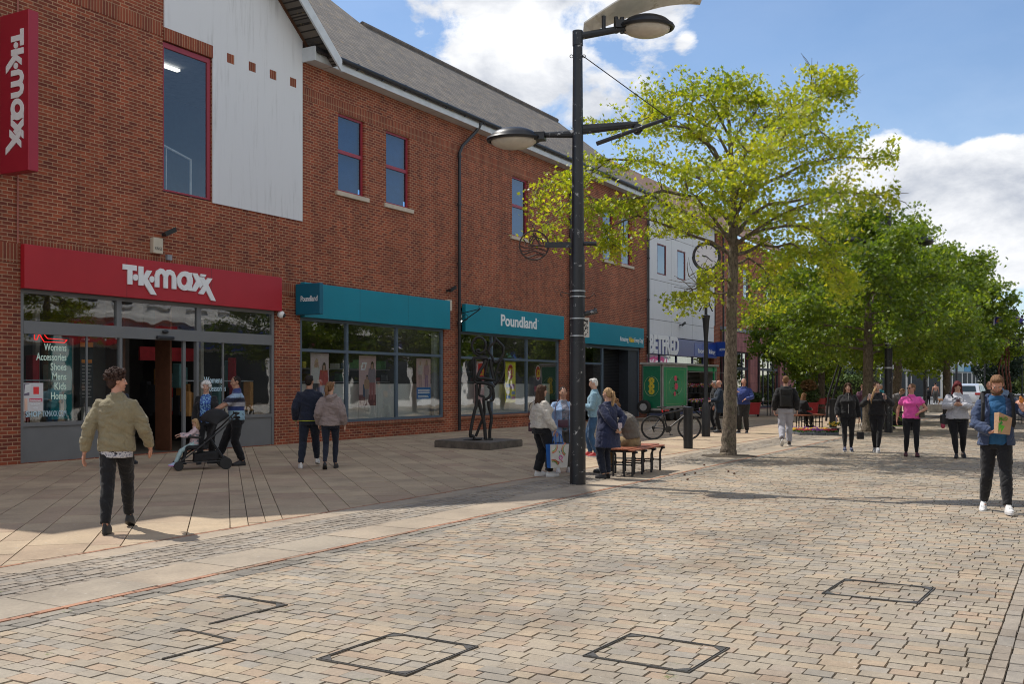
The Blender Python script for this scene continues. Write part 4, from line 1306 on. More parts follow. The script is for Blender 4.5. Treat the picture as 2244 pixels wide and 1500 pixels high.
# ---------- far end of the street: white shops and terrace, facing us
def far_axes(px0, d0, px1, d1):
    a = PT(px0, HY, d0); b = PT(px1, HY, d1); a.z = b.z = 0
    ux = (b - a).normalized(); n = Vector((ux.y, -ux.x, 0))
    if n.dot(-a) < 0: n = -n
    return a, ux, n, (b - a).length
def far_row(name, label, px0, d0, px1, d1, h, bays, mwall, fascia, seed, cat='building', upper=True, hf=3.0):
    a, ux, n, L = far_axes(px0, d0, px1, d1)
    t = thing(name, a, label, cat)
    rr = random.Random(seed); Z = Vector((0, 0, 1))
    def B(mb, x0, x1, z0, z1, out0, out1, m=None):
        c = ux * ((x0 + x1) / 2) + n * ((out0 + out1) / 2) + Z * ((z0 + z1) / 2)
        mb.obox(c, ux * (x1 - x0) / 2, n * (out1 - out0) / 2, Z * (z1 - z0) / 2, m)
    mb = MB(); B(mb, 0, L, 0, h, -9, 0); mb.build('wall', mwall, t)
    bw = L / bays
    for i in range(bays):
        x0 = i * bw
        mb = MB(); B(mb, x0 + .25, x0 + bw - .25, .25, hf - .15, .005, .06); sfw = mb.build('shop_window', mat('far_dark_glass', (.035, .04, .045), .5, var=.3, spec=.2), t)
        mb = MB(); B(mb, x0 + .05, x0 + bw - .05, hf, hf + .8, .01, .22); mb.build('fascia', fascia[i % len(fascia)], t)
        for k in range(1):
            mb = MB(); xx = x0 + .6 + rr.random() * (bw - 1.4)
            B(mb, xx, xx + .12, .25, hf - .15, .06, .12); mb.build('mullion', mwall, t)
        if upper:
            for fl in range(int((h - hf - 1.2) // 2.9)):
                for k in range(2):
                    xx = x0 + bw * (.28 + .44 * k) - .5; z0 = hf + 1.5 + fl * 2.9
                    mb = MB(); B(mb, xx, xx + 1.0, z0, z0 + 1.7, .01, .05, 0); B(mb, xx, xx + 1.0, z0 + .82, z0 + .88, .05, .07, 1); B(mb, xx + .47, xx + .53, z0, z0 + 1.7, .052, .068, 1)
                    B(mb, xx - .1, xx + 1.1, z0 - .12, z0 - .01, .01, .12, 1)
                    mb.build('window', [mat('far_dark_glass', (.035, .04, .045), .15), M_white], t)
    mb = MB(); B(mb, -.1, L + .1, h, h + .35, -9, .25); mb.build('parapet', mwall, t)
    return t, ux, n, L
M_fw = mat('far_white', (.70, .69, .66), .8, var=.06, vs=.5); M_fc = mat('far_cream', (.50, .44, .36), .8, var=.08, vs=.5)
f1 = [mat('far_fascia_white', (.55, .56, .58), .6), mat('far_fascia_blue', (.10, .30, .50), .6), mat('far_fascia_dark', (.10, .10, .11), .6), mat('far_fascia_teal', (.35, .5, .52), .6)]
far_row('white_shops', 'long low white shop row seen under the far trees', 1765, 96, 2062, 112, 5.2, 7, M_fw, [f1[0]], 3, upper=False, hf=3.1)
t, ux, n, L = far_row('white_terrace', 'three storey white terrace above the parked car', 2064, 114, 2150, 122, 10.8, 4, M_fw, [f1[0], f1[3], f1[1], f1[2]], 4)
far_row('cream_terrace', 'cream coloured terrace end beside the dark conifer', 2150, 124, 2175, 150, 9.2, 2, M_fc, [f1[2]], 6)
far_row('brick_terrace', 'distant brick terrace at the far end of the street', 2190, 230, 2300, 250, 6.5, 6, mat('far_brick', (.30, .19, .14), .9), [f1[0], f1[2]], 9)

# ---------- the other side of the street, met only as a reflection in the glass
OY = -4.2
B5 = thing('white_parade', (40, OY, 0), 'white rendered shopping parade seen reflected in the shop windows', 'building')
mb = MB(); mb.box((-6, OY - 8, 0), (110, OY, 9.2), 0); mb.box((-6, OY, 4.75), (110, OY + .25, 5.0), 0); mb.box((-6, OY, 8.6), (110, OY + .3, 9.1), 0); mb.build('wall', mat('parade_white', (.80, .79, .76), .8, var=.06, vs=.5), B5, world=True)
signs = [((.03, .1, .3), 'TODAY'), ((.55, .56, .56), 'EDEN MOBILITY'), ((.45, .02, .03), 'POST OFFICE'), ((.01, .04, .3), 'Jones'), ((.42, .03, .16), 'NAIL ART'), ((.03, .03, .12), 'swinton'), ((.3, .3, .32), 'TAILOR'), ((.05, .2, .12), 'MARKET')]
for i in range(16):
    x0 = -4 + i * 7.0; c, tx = signs[(i + 5) % 8] if i < 3 else signs[(i - 3) % 8]
    mb = MB(); mb.box((x0 + .1, OY, 3.5), (x0 + 6.8, OY + .22, 4.5)); sgn = mb.build('fascia', mat('parade_%.2f%.2f%.2f' % c, c, .5), B5, world=True)
    text_on('lettering', tx, (x0 + 5.6, OY + .23, 3.75), (-1, 0, 0), (0, 0, 1), 4.2, .5, M_white if c[0] < .5 else mat('print_0.10_0.25_0.55', (.10, .25, .55), .6), B5, .01, .02)
    mb = MB(); mb.box((x0 + .3, OY + .005, .5), (x0 + 6.5, OY + .05, 3.3)); mb.build('shop_window', mat('parade_glass', (.03, .035, .04), .2), B5, world=True)
    for k in range(3):
        xx = x0 + .8 + k * 2.1
        mb = MB(); mb.box((xx, OY + .005, 5.6), (xx + 1.2, OY + .04, 7.6), 0); mb.box((xx - .1, OY + .006, 5.45), (xx + 1.3, OY + .14, 5.58), 1); mb.build('window', [mat('parade_glass', (.03, .035, .04), .2), M_white], B5, world=True)
# ================================================================== STREET FURNITURE
M_black = mat('black_post_paint', (.012, .014, .018), .38, var=.3, vs=3, dirt=(.40, .40, .40), dirt_scale=9.0)
M_blk = mat('black_paint', (.012, .013, .016), .4, var=.3, vs=4)
M_blkm = mat('black_matt', (.014, .014, .015), .75, var=.3, vs=4)
M_rust = mat('rusty_iron', (.045, .025, .02), .7, var=.5, vs=8)
M_steel = mat('galvanised_steel', (.42, .44, .46), .35, .8, var=.15)
M_lens = mat('lamp_lens', (.55, .50, .42), .3, var=.12)
M_rubber = mat('rubber', (.02, .02, .02), .8, var=.2)
M_pale = mat('pale_panel', (.45, .44, .40), .6, var=.12)

def lamp_head(mb_list, c, ax, par, world_par):
    """oval street lantern: ax = unit vector from arm to tip"""
    ax = Vector(ax); side = ax.cross(Vector((0, 0, 1))).normalized()
    rot = Matrix((ax, side, Vector((0, 0, 1)))).transposed()
    mb = MB(); mb.ell(c, (.40, .33, .17), 20, 10, rot=rot)
    mb.v = [(p[0], p[1], max(p[2], c[2] - .02)) for p in mb.v]
    mb.tube([Vector(c) + rot @ Vector((.42 * math.cos(a), .345 * math.sin(a), -.02)) for a in np.linspace(0, 2 * math.pi, 25)], .035, 6, caps=False)
    mb.obox(Vector(c) - ax * .42, ax * .10, side * .09, (0, 0, .06))
    h = mb.build('lantern', M_blk, par, world=True, smooth=50)
    mb = MB(); mb.ell((c[0], c[1], c[2] - .03), (.385, .315, .15), 20, 10, rot=rot)
    mb.v = [(p[0], p[1], min(p[2], c[2] - .03)) for p in mb.v]
    l = mb.build('lens', M_lens, h, smooth=True); l.data.transform(Matrix.Translation(-par.location))

px0, py0 = GP(1266, 1062)
DP = EYE * F_PX / (1062 - HY)                       # depth of the near lamp post
cr = Vector((SA, -CA, 0)); fwd = Vector((CA, SA, 0))   # along the picture / away from us
t = thing('street_lamp', (px0, py0, 0), 'tall black street lamp post with oval lanterns and a pale wing on top', 'street lamp')
def H(py): return EYE + (HY - py) * DP / F_PX
P0 = Vector((px0, py0, 0)); Z = Vector((0, 0, 1))
mb = MB(); mb.tube([P0, P0 + Z * H(750), P0 + Z * (H(750) + .001), P0 + Z * H(560)], [.128, .122, .116, .113], 20)
mb.tube([P0 + Z * H(560), P0 + Z * H(305), P0 + Z * H(72)], [.105, .088, .075], 20)
mb.tube([P0 + Z * H(100), P0 + Z * H(68)], .085, 20)
mb.build('post', M_black, t, world=True, smooth=40)
for z in (H(640), H(652), H(700), H(738), H(925)):
    mb = MB(); mb.tube([P0 + Z * z, P0 + Z * (z + .018)], .126, 20); mb.build('steel_band', M_steel if z > 1.5 else M_black, t, world=True)
def arm(name, a, b, ra, rb, m=M_black):
    mb = MB(); mb.tube([a, b], [ra, rb], 10); return mb.build(name, m, t, world=True)
a1 = P0 + Z * H(293)
armL = (cr * -1 + fwd * .25).normalized(); armR = (cr + fwd * .12).normalized()
arm('arm', a1, a1 + armL * .80 + Z * .02, (.05, .07), .03)
lamp_head(None, a1 + armL * 1.05 + Z * -.01, armL, t, t)
arm('arm', a1 + Z * .06, a1 + armR * .98 + Z * .18, (.05, .085), .05)
mb = MB(); mb.tube([a1 + armR * .98 + Z * .10 - cr * .0 + fwd * -.06, a1 + armR * .98 + Z * .10 + fwd * .08], .075, 14); mb.build('arm_joint', M_black, t, world=True)
arm('cross_bar', P0 + cr * .30 + Z * H(315), P0 + cr * 1.48 + Z * H(257), .035, .03)
mb = MB(); mb.tube([P0 + cr * .08 + Z * H(122), P0 + cr * 1.42 + Z * H(256)], .008, 6); mb.build('stay_wire', M_blkm, t, world=True)
for s in (-1, 1):
    mb = MB(); c = P0 + cr * (.10 * s) + Z * H(123)
    mb.tube([c + cr * (.025 * math.cos(a)) + Z * (.025 * math.sin(a)) for a in np.linspace(0, 6.28, 11)], .006, 5, caps=False); mb.build('eye_bolt', M_blkm, t, world=True)
top = P0 + Z * H(80); tl = (cr + fwd * .10).normalized()
arm('arm', top, top + tl * .85 + Z * .18, (.06, .06), .05)
lamp_head(None, top + tl * 1.12 + Z * .21, tl, t, t)
for (dx, z0, z1) in ((.42, H(48), H(25)), (.62, H(60), H(32)), (.72, H(66), H(40))):
    mb = MB(); mb.tube([top + tl * dx + Z * (.08), top + tl * dx + Z * .34 + fwd * .1 * (dx - .5)], .035, 8); mb.build('wing_strut', M_black, t, world=True)
# the pale curved wing on top
mb = MB(); n = 12; vs = []; fs = []
for i in range(n + 1):
    u = i / n
    c = top + cr * (.10 + 1.95 * u) + Z * (.16 + .62 * math.sin(u * 1.75)) + fwd * (.15)
    w = .06 + .34 * math.sin(min(1, u * 1.8 + .08) * math.pi / 2)
    for sgn in (-1, 1):
        vs.append(c + fwd * (w * sgn) + Z * (-.06 * sgn)); 
        vs.append(c + fwd * (w * sgn) + Z * (-.06 * sgn + .025))
for i in range(n):
    a = i * 4; b = a + 4
    fs += [(a, a + 2, b + 2, b), (a + 1, b + 1, b + 3, a + 3), (a, b, b + 1, a + 1), (a + 2, a + 3, b + 3, b + 2)]
fs += [(0, 1, 3, 2), (n * 4, n * 4 + 2, n * 4 + 3, n * 4 + 1)]
mb.add(vs, fs); mb.build('wing', mat('wing_panel', (.70, .68, .62), .5, var=.12, vs=3, dirt=(.42, .38, .30), dirt_scale=2), t, world=True)
# lower fittings
zb = H(537)
mb = MB(); mb.obox(P0 - cr * .30 + Z * zb, cr * .22, fwd * .02, Z * .045); mb.build('arm', M_black, t, world=True)
mb = MB(); mb.tube([P0 + cr * .1 + Z * (zb + .02), P0 + cr * .30 + Z * (zb + .02)], .035, 10); mb.build('socket', M_black, t, world=True)
mb = MB(); mb.tube([P0 + cr * .08 + Z * H(690), P0 + cr * .31 + Z * H(682)], .04, 12); mb.tube([P0 + cr * .27 + Z * H(684), P0 + cr * .27 + Z * H(674)], .015, 6); mb.build('banner_socket', M_black, t, world=True)
mb = MB(); mb.tube([P0 - cr * .12 + Z * H(645), P0 - cr * .26 + Z * H(640), P0 - cr * .28 + Z * H(646), P0 - cr * .25 + Z * H(650)], .008, 5); mb.build('hook', M_rust, t, world=True)
mb = MB(); mb.tube([P0 + cr * .12 + Z * H(652), P0 + cr * .18 + Z * H(655), P0 + cr * .26 + Z * H(643), P0 + cr * .29 + Z * H(650)], .008, 5); mb.build('hook', M_rust, t, world=True)
# roundel: a ring with ship sails over waves
cc = P0 - cr * .695 + Z * H(538) ; rr_ = .232
tr = thing('emblem_roundel', cc, 'rusty openwork roundel with waves hanging from the lamp post arm', 'emblem')
mb = MB(); Q = lambda x, z: cc + cr * x + Z * z
mb.tube([Q(rr_ * math.cos(a), rr_ * math.sin(a)) for a in np.linspace(0, 2 * math.pi, 31)], .014, 6, caps=False); mb.build('ring', M_rust, tr, world=True)
for k, (z0, ph) in enumerate(((-.02, .2), (-.07, .9), (-.12, 1.6), (-.17, .4))):
    w = math.sqrt(max(.0, rr_ ** 2 - z0 ** 2)) - .01
    mb = MB(); mb.tube([Q(x, z0 + .025 * math.sin(x * 17 + ph)) for x in np.linspace(-w, w, 18)], .011, 5); mb.build('wave', M_rust, tr, world=True)
mb = MB()
for x, z, r in ((.0, .10, .09), (.06, .06, .10)):
    mb.tube([Q(x - r * .9 * math.cos(a), z - .04 + r * math.sin(a)) for a in np.linspace(0, math.pi, 10)], .010, 5)
mb.tube([Q(-.02, .19), Q(.10, .0)], .014, 5); mb.tube([Q(.03, .20), Q(-.08, .03)], .010, 5); mb.tube([Q(-.10, .0), Q(.13, -.01)], .014, 5); mb.tube([Q(-.17, .1), Q(-.13, .04), (Q(-.15, .0))], .01, 5)
mb.build('emblem', M_rust, tr, world=True)
mb = MB(); mb.tube([Q(0, rr_), Q(0, rr_ + .05)], .012, 6); mb.tube([Q(.03 * math.cos(a), rr_ + .08 + .03 * math.sin(a)) for a in np.linspace(0, 6.28, 11)], .007, 5, caps=False); mb.build('hanger', M_rust, tr, world=True)
mb = MB(); q = P0 - fwd * .14
pc = P0 + cr * .125 + Z * H(719) - fwd * .06
mb.obox(pc, cr * .055, fwd * .008, Z * .155, 0)
r0 = random.Random(2)
for k in range(26):
    mb.obox(pc + Z * r0.uniform(-.13, .13) - fwd * (.009 + .0002 * k) + cr * r0.uniform(-.035, .035), cr * r0.uniform(.004, .014), fwd * .001, Z * r0.uniform(.003, .012), 1)
n = mb.build('notice', [M_pale, M_blkm], loc=pc); tag(n, 'small weathered notice plate strapped to the side of the tall lamp post', 'notice')

# ---------- benches
M_slat = mat('bench_wood', (.30, .10, .05), .5, var=.25, vs=8)
def bench(loc, rz, label, n=4, L=1.75, W=.62):
    t = thing('bench', loc, label, 'bench', 'backless benches in the street', rz)
    for k in range(6):
        mb = MB(); y = -W / 2 + (k + .5) * W / 6
        z = .445 + (.012 if 0 < k < 5 else -.004)
        mb.rbox((-L / 2, y - W / 12 + .008, z), (L / 2, y + W / 12 - .008, z + .03), .008); mb.build('seat_slat', M_slat, t)
    for i in range(n):
        x = -L / 2 + .12 + i * (L - .24) / (n - 1)
        mb = MB()
        for s in (-1, 1):
            pts = [(x, s * (W / 2 - .02), .43), (x, s * (W / 2 - .0), .41), (x, s * (W / 2 - .05), .385)]
            mb.tube([(x, s * (W / 2 - .06), 0), (x, s * (W / 2 - .06), .33), (x, s * (W / 2 - .03), .405), (x, s * (W / 2 + .03), .43)], .020, 8)
        for yy in (-.1, .1): mb.tube([(x, yy, 0), (x, yy, .43)], .018, 8)
        mb.tube([(x, -W / 2, .432), (x, W / 2, .432)], .018, 8); mb.tube([(x, -W / 2 + .06, .20), (x, W / 2 - .06, .20)], .014, 6)
        for yy in (-W / 2 + .06, -.1, .1, W / 2 - .06): mb.tube([(x, yy, .18), (x, yy, .225)], .028, 8)
        mb.build('leg_frame', M_blk, t)
    return t
bx, by = 17.10, 7.12
bench((bx, by, 0), R(3), 'near slatted bench with curved black legs behind the tall lamp post')
b2 = GP(1760, 938)
bench((b2[0], b2[1] + .1, 0), R(-38), 'far slatted bench beside the flower trays and backpack man', 4, 1.8)

# ---------- abstract sculpture
M_br = mat('dark_bronze', (.020, .020, .021), .45, .3, var=.4, vs=4)
SX, SY = 21.95, 13.55; sd = SX * CA + SY * SA
t = thing('sculpture', (SX, SY, .16), 'dark abstract metal sculpture of two linked figures standing on a low plinth', 'sculpture')
def S(zx, zy, off=0.0):
    p = PT(940 + zx / 5.359, 720 + zy / 5.357, sd + off * .6)
    return p
strokes = [
    ('head_loop', [(600, 265), (570, 250), (560, 275), (610, 290), (660, 250), (668, 180), (630, 120), (570, 105), (520, 150), (505, 220), (540, 290), (610, 330), (690, 345)], .045, 0),
    ('head_loop', [(770, 100), (790, 130), (830, 170), (872, 220), (872, 300), (830, 370), (770, 400), (740, 330), (700, 270), (720, 210), (770, 160), (775, 100)], .045, .5),
    ('torso_loop', [(700, 360), (580, 345), (520, 360), (525, 480), (530, 600), (560, 640), (650, 640)], .05, 0),
    ('torso_loop', [(730, 370), (740, 460), (760, 560), (800, 480), (840, 390), (875, 370), (885, 470), (850, 590), (790, 650), (760, 680)], .042, .5),
    ('arm', [(545, 370), (548, 590), (620, 610)], .04, -.3), ('arm', [(665, 370), (640, 440), (595, 510), (580, 580), (660, 590), (755, 610)], .05, -.4),
    ('arm', [(690, 370), (670, 480), (650, 560)], .035, .1), ('arm', [(720, 360), (725, 440), (750, 560), (765, 610)], .04, .2), ('arm', [(570, 640), (640, 640), (740, 670), (760, 700)], .06, -.3),
    ('hip', [(560, 650), (600, 660), (590, 780), (640, 800), (640, 840)], .045, -.2), ('hip', [(690, 680), (730, 720), (720, 790), (680, 830), (640, 830)], .05, .2), ('hip', [(745, 690), (760, 780), (750, 840), (715, 850)], .045, .3),
    ('leg', [(560, 660), (560, 880), (530, 1000), (485, 1250), (520, 1265), (540, 1310)], .05, -.3), ('leg', [(580, 840), (620, 990), (650, 1130), (665, 1310)], .055, 0),
    ('leg', [(640, 840), (650, 1000), (600, 1140), (550, 1270)], .042, .6), ('leg', [(700, 850), (705, 930), (735, 1050), (715, 1200), (715, 1305)], .05, .3),
    ('foot', [(405, 1322), (540, 1308), (625, 1298)], .04, -.2), ('foot', [(660, 1318), (750, 1300)], .04, .2), ('bar', [(575, 910), (600, 905)], .05, 0)]
for nm, pts, r, off in strokes:
    P = [S(x, y, off) for x, y in pts]
    Q2 = [P[0]]
    for i in range(len(P) - 1):            # rounded path
        a, b, c, d = P[max(i - 1, 0)], P[i], P[i + 1], P[min(i + 2, len(P) - 1)]
        for k in range(1, 5):
            u = k / 4
            Q2.append(.5 * ((2 * b) + (c - a) * u + (2 * a - 5 * b + 4 * c - d) * u * u + (3 * b - a - 3 * c + d) * u ** 3))
    mb = MB(); mb.tube(Q2, [(r * .92, r * .72)] * len(Q2), 8)
    mb.build(nm, M_br, t, world=True, smooth=60)
t = thing('plinth', (SX, SY, 0), 'low square stone plinth carrying the abstract sculpture', 'plinth')
pl = [Vector((*GP(952, 981), 0)), Vector((*GP(1073, 988), 0)), Vector((*GP(1145, 979), 0))]
pl.append(pl[0] + pl[2] - pl[1])
mb = MB(); cen = sum(pl, Vector()) / 4
for z0, z1, k in ((0, .15, 1.0), (.15, .18, .985)):
    vs = [cen + (p - cen) * k + Z * z0 for p in pl] + [cen + (p - cen) * k + Z * z1 for p in pl]
    mb.add(vs, [(3, 2, 1, 0), (4, 5, 6, 7), (0, 1, 5, 4), (1, 2, 6, 5), (2, 3, 7, 6), (3, 0, 4, 7)])
mb.build('slab', mat('plinth_stone', (.11, .095, .08), .8, var=.4, vs=5), t, world=True)

# ---------- flower trailer
M_green = mat('trailer_green', (.0, .26, .085), .35, var=.12, vs=1.5)
M_greend = mat('trailer_dark_green', (.0, .13, .06), .4, var=.12)
M_alu = mat('weathered_aluminium', (.36, .35, .33), .5, .3, var=.15)
M_leaf = mat('leaf_green', (.05, .12, .02), .7, var=.5, vs=9)
M_pinkf = mat('rose_pink', (.65, .08, .13), .6, var=.25, vs=12); M_yelf = mat('rose_yellow', (.55, .42, .03), .6, var=.25, vs=12)
TX0, TX1, TY0, TY1 = 40.8, 48.2, 15.7, 16.62
# corner of the box nearest us sits where the two green faces meet
t = thing('flower_trailer', (TX0 + 3, TY0 + 1, 0), 'green market trailer with painted roses and open side behind the bicycle', 'trailer')
TZ0, TZ1 = .55, 2.42
mb = MB(); mb.box((TX0, TY0 + .04, TZ0), (TX0 + .05, TY1, TZ1)); mb.box((TX0, TY1 - .05, TZ0), (TX1, TY1, TZ1)); mb.box((TX1 - .05, TY0 + .04, TZ0), (TX1, TY1, TZ1)); mb.box((TX0, TY0, TZ0 - .08), (TX1, TY1, TZ0)); mb.build('body', M_alu, t, world=True)
mb = MB(); mb.rbox((TX0 - .08, TY0 - .08, TZ1), (TX1 + .05, TY1 + .05, TZ1 + .1), .02); mb.build('roof', M_alu, t, world=True)
mb = MB(); mb.box((TX0 - .012, TY0 + .06, TZ0 + .02), (TX0 - .001, TY1 - .08, TZ1 - .06)); mb.build('end_panel', M_greend, t, world=True)
def vpanel(par, o, ux, w, h, m, nm='door'):
    o, ux = Vector(o), Vector(ux); n = Vector((ux.y, -ux.x, 0))
    mb = MB(); mb.obox(o + ux * w / 2 + Z * h / 2, ux * w / 2, n * .025, Z * h / 2); d = mb.build(nm, M_alu, par, world=True)
    mb = MB(); mb.obox(o + ux * w / 2 + Z * h / 2 + n * .028, ux * (w / 2 - .09), n * .004, Z * (h / 2 - .1)); world_child(mb, 'painted_panel', m, d, par)
    mb = MB(); k = o + ux * w / 2 + Z * h * .52 + n * .034
    mb.tube([k + ux * (w * .27 * math.cos(a)) + Z * (h * .22 * math.sin(a)) for a in np.linspace(0, 6.28, 31)], .006, 4, caps=False)
    for s in (-1, 1): mb.obox(k + ux * (w * .38 * s) - Z * h * .02, ux * .004, n * .002, Z * h * .40); mb.obox(k + Z * (h * .40 * s - h * .02), ux * w * .38, n * .002, Z * .004)
    world_child(mb, 'gold_lines', mat('gold_line', (.45, .5, .25), .5), d, par)
    return k, n, d
def rose_group(k, n, ux, par, top, m, s=1.0):
    ux = Vector(ux); rr = random.Random(4)
    mb = MB()
    for (dx, dz, r) in ((0, .20, .085), (.03, -.02, .105), (-.04, -.22, .07)):
        c = k + ux * dx * s + Z * dz * s
        for q in range(7):
            a = q * .9; mb.ell(c + ux * (r * .5 * s * math.cos(a)) + Z * (r * .5 * s * math.sin(a)), (r * .5 * s, r * .5 * s, r * .5 * s), 8, 5, 0)
        mb.ell(c - n * -.02, r * .4 * s, 8, 5, 0)
    for q in range(14):
        mb.ell(k + ux * (rr.uniform(-.15, .15) * s) + Z * (rr.uniform(-.3, .28) * s), (.04 * s, .04 * s, .025 * s), 6, 4, 1)
    # squash flat against the panel
    vs = []
    for p in mb.v:
        d = (Vector(p) - k).dot(n); vs.append(Vector(p) - n * d + n * (.003 + .02 * max(0, d)))
    mb.v = [tuple(p) for p in vs]
    world_child(mb, 'painted_rose', [m, mat('paint_dark_leaf', (.02, .06, .02), .6)], par, top)
k, n_, d = vpanel(t, (TX0 + .06, TY0, TZ0), (1, 0, 0), 3.0, TZ1 - TZ0, M_green)
rose_group(k, n_, (1.6, 0, 0), d, t, M_pinkf, 1.6)
kk = Vector((TX0 - .016, TY0 + .46, TZ0 + .95)); mb = MB()
mb.tube([kk + Vector((0, .33 * math.cos(a), .42 * math.sin(a))) for a in np.linspace(0, 6.28, 25)], .006, 4, caps=False); mb.build('gold_line', mat('gold_line', (.45, .5, .25), .5), t, world=True)
mb = MB()
for (dy, dz) in ((0, .24), (0, 0), (0, -.22)):
    for q in range(7):
        a = q * .9; mb.ell((TX0 - .014, TY0 + .46 + .08 * math.cos(a) + dy, TZ0 + .95 + dz + .08 * math.sin(a)), (.006, .06, .06), 8, 5)
mb.build('painted_rose', M_yelf, t, world=True)
# open hatch side with shelves of flowers
mb = MB(); mb.box((TX0 + 3.1, TY0 + .02, TZ1 - .22), (TX1, TY0 + .06, TZ1 - .02)); mb.build('hatch_rail', M_green, t, world=True)
mb = MB(); mb.box((TX1 - .5, TY0 - .02, TZ0), (TX1 - .42, TY0 + .06, TZ1)); mb.build('green_post', M_green, t, world=True)
mb = MB(); mb.box((TX0 + 3.07, TY0, TZ0), (TX0 + 3.17, TY0 + .08, TZ1)); mb.build('corner_post', M_alu, t, world=True)
mb = MB(); mb.obox((TX0 + 5.6, TY0 - .3, TZ1 - .28), (2.3, -.3, 0), (.004, .02, 0), (0, 0, .012)); mb.build('awning_pole', M_alu, t, world=True)
mb = MB()
for kx in range(30): mb.box((TX0 + 3.2, TY1 - .07, TZ0 + .06 * kx), (TX1 - .1, TY1 - .055, TZ0 + .06 * kx + .045))
mb.build('shutter', M_blkm, t, world=True)
for z in (1.15, .75):
    mb = MB(); mb.box((TX0 + 3.2, TY0 + .1, z), (TX1 - .2, TY0 + .8, z + .03)); mb.build('shelf', M_blkm, t, world=True)
for wx in (TX0 + 1.2, TX0 + 1.95):
    mb = MB(); mb.lathe([(.05, -.1), (.29, -.1), (.31, -.05), (.31, .05), (.29, .1), (.05, .1)], (wx, TY0 + .1, .31), 20, axis='y'); w_ = mb.build('wheel', M_rubber, t, world=True, smooth=40)
mb = MB(); mb.lathe([(.05, -.1), (.26, -.1), (.30, -.05), (.30, .05), (.26, .1), (.05, .1)], (TX0 - .2, TY0 + .72, .62), 20, 0, axis='x'); mb.lathe([(.02, -.115), (.16, -.115), (.16, -.09)], (TX0 - .2, TY0 + .72, .62), 16, 1, axis='x')
mb.build('spare_wheel', [M_rubber, M_steel], t, world=True, smooth=40)
mb = MB(); mb.box((TX0 + .3, TY0 - .02, .42), (TX0 + .8, TY0, .5)); mb.build('tail_light', mat('tail_red', (.5, .03, .03), .4), t, world=True)
mb = MB(); mb.box((TX0, TY0 + .05, .36), (TX1, TY1 - .1, .47)); mb.build('chassis', M_blkm, t, world=True)

# ---------- flower buckets and display tiers before the trailer
def petal_cluster(mb, c, r, n, nm, rr, h=.12):
    for k in range(n):
        a = rr.uniform(0, 6.28); d = r * math.sqrt(rr.random())
        p = Vector((c[0] + d * math.cos(a), c[1] + d * math.sin(a), c[2] + rr.uniform(0, h)))
        s = rr.uniform(.022, .045)
        mb.ell(p, (s, s, s * .7), 5, 3, rr.randrange(nm))
FM = [mat('bloom_pink', (.55, .16, .28), .6, var=.2), mat('bloom_yellow', (.62, .42, .04), .6, var=.2), mat('bloom_white', (.6, .56, .55), .6, var=.1), mat('bloom_purple', (.22, .05, .25), .6, var=.2), mat('bloom_red', (.4, .04, .05), .6, var=.2), M_leaf, M_leaf]
rr = random.Random(11)
for r_, (zz, yy, nb) in enumerate(((1.18, TY0 + .3, 8), (.80, TY0 - .15, 8), (.42, TY0 - .65, 7))):
    for k in range(nb):
        x = TX0 + 3.5 + k * .50 + rr.uniform(-.05, .05); y = yy + rr.uniform(-.06, .06)
        zb_ = zz - .32 if r_ else zz
        t = thing('flower_bucket', (x, y, zb_), ['cut flowers in a black bucket on the trailer shelf', 'cut flowers in a black bucket on the middle display tier', 'cut flowers in a black bucket on the lowest display tier'][r_], 'flower bucket', ['cut flowers on the trailer shelf', 'cut flowers on the middle display tier', 'cut flowers on the lowest display tier'][r_])
        mb = MB(); mb.lathe([(.09, 0), (.13, .26), (.12, .26), (.08, .02)], (0, 0, 0), 12); mb.build('bucket', M_blkm, t)
        mb = MB(); petal_cluster(mb, (0, 0, .28), .20, 34, 5, rr, .16)
        for q in range(16):
            a = rr.uniform(0, 6.28); mb.ell((.13 * math.cos(a), .13 * math.sin(a), .27 + rr.uniform(0, .1)), (.05, .02, .03), 5, 3, 5)
        mb.build('blooms', FM, t)
t = thing('display_stand', (TX0 + 4, TY0 - .4, 0), 'black tiered stand holding flower buckets in front of the trailer', 'stand')
for yy, zz in ((TY0 - .15, .46), (TY0 - .65, .08)):
    mb = MB(); mb.box((TX0 + 3.2, yy - .2, zz), (TX0 + 7.3, yy + .2, zz + .025)); mb.build('tier', M_blkm, t, world=True)
for x in (TX0 + 3.3, TX0 + 5.2, TX0 + 7.2):
    mb = MB(); mb.obox((x, TY0 - .45, .28), (.02, 0, 0), (0, .35, .26), (0, -.015, .02)); mb.build('trestle', M_blkm, t, world=True)
for k, (x, y) in enumerate(((TX0 + 4.3, TY0 + .6), (TX0 + 4.75, TY0 + .62))):
    t = MB()
    for q in range(9): t.lathe([(.065, 0), (.085, .06), (.075, .06), (.06, .01)], (x, y, 1.2 + .055 * q), 12)
    tag(t.build('bucket_stack', M_steel, loc=(x, y, 1.2)), ['left of the two stacks of small metal pails on the trailer', 'right of the two stacks of small metal pails on the trailer'][k], 'pail stack')
bk = GP(1416, 948)
t = thing('metal_bucket', (bk[0] + 1.2, bk[1] + .9, 0), 'shiny galvanised bucket standing behind the bicycle rear wheel', 'bucket')
mb = MB(); mb.lathe([(.11, 0), (.15, .32), (.145, .32), (.10, .01)], (0, 0, 0), 20); mb.build('pail', M_steel, t, smooth=50)
mb = MB(); mb.tube([(.15 * math.cos(a), 0, .31 - .12 * math.sin(a)) for a in np.linspace(0, math.pi, 9)], .005, 5); mb.build('handle', M_steel, t)
sb = GP(1583, 944)
t = thing('a_board', (35.6, 10.9, 0), 'plain grey green folding board standing by the flower man', 'board')
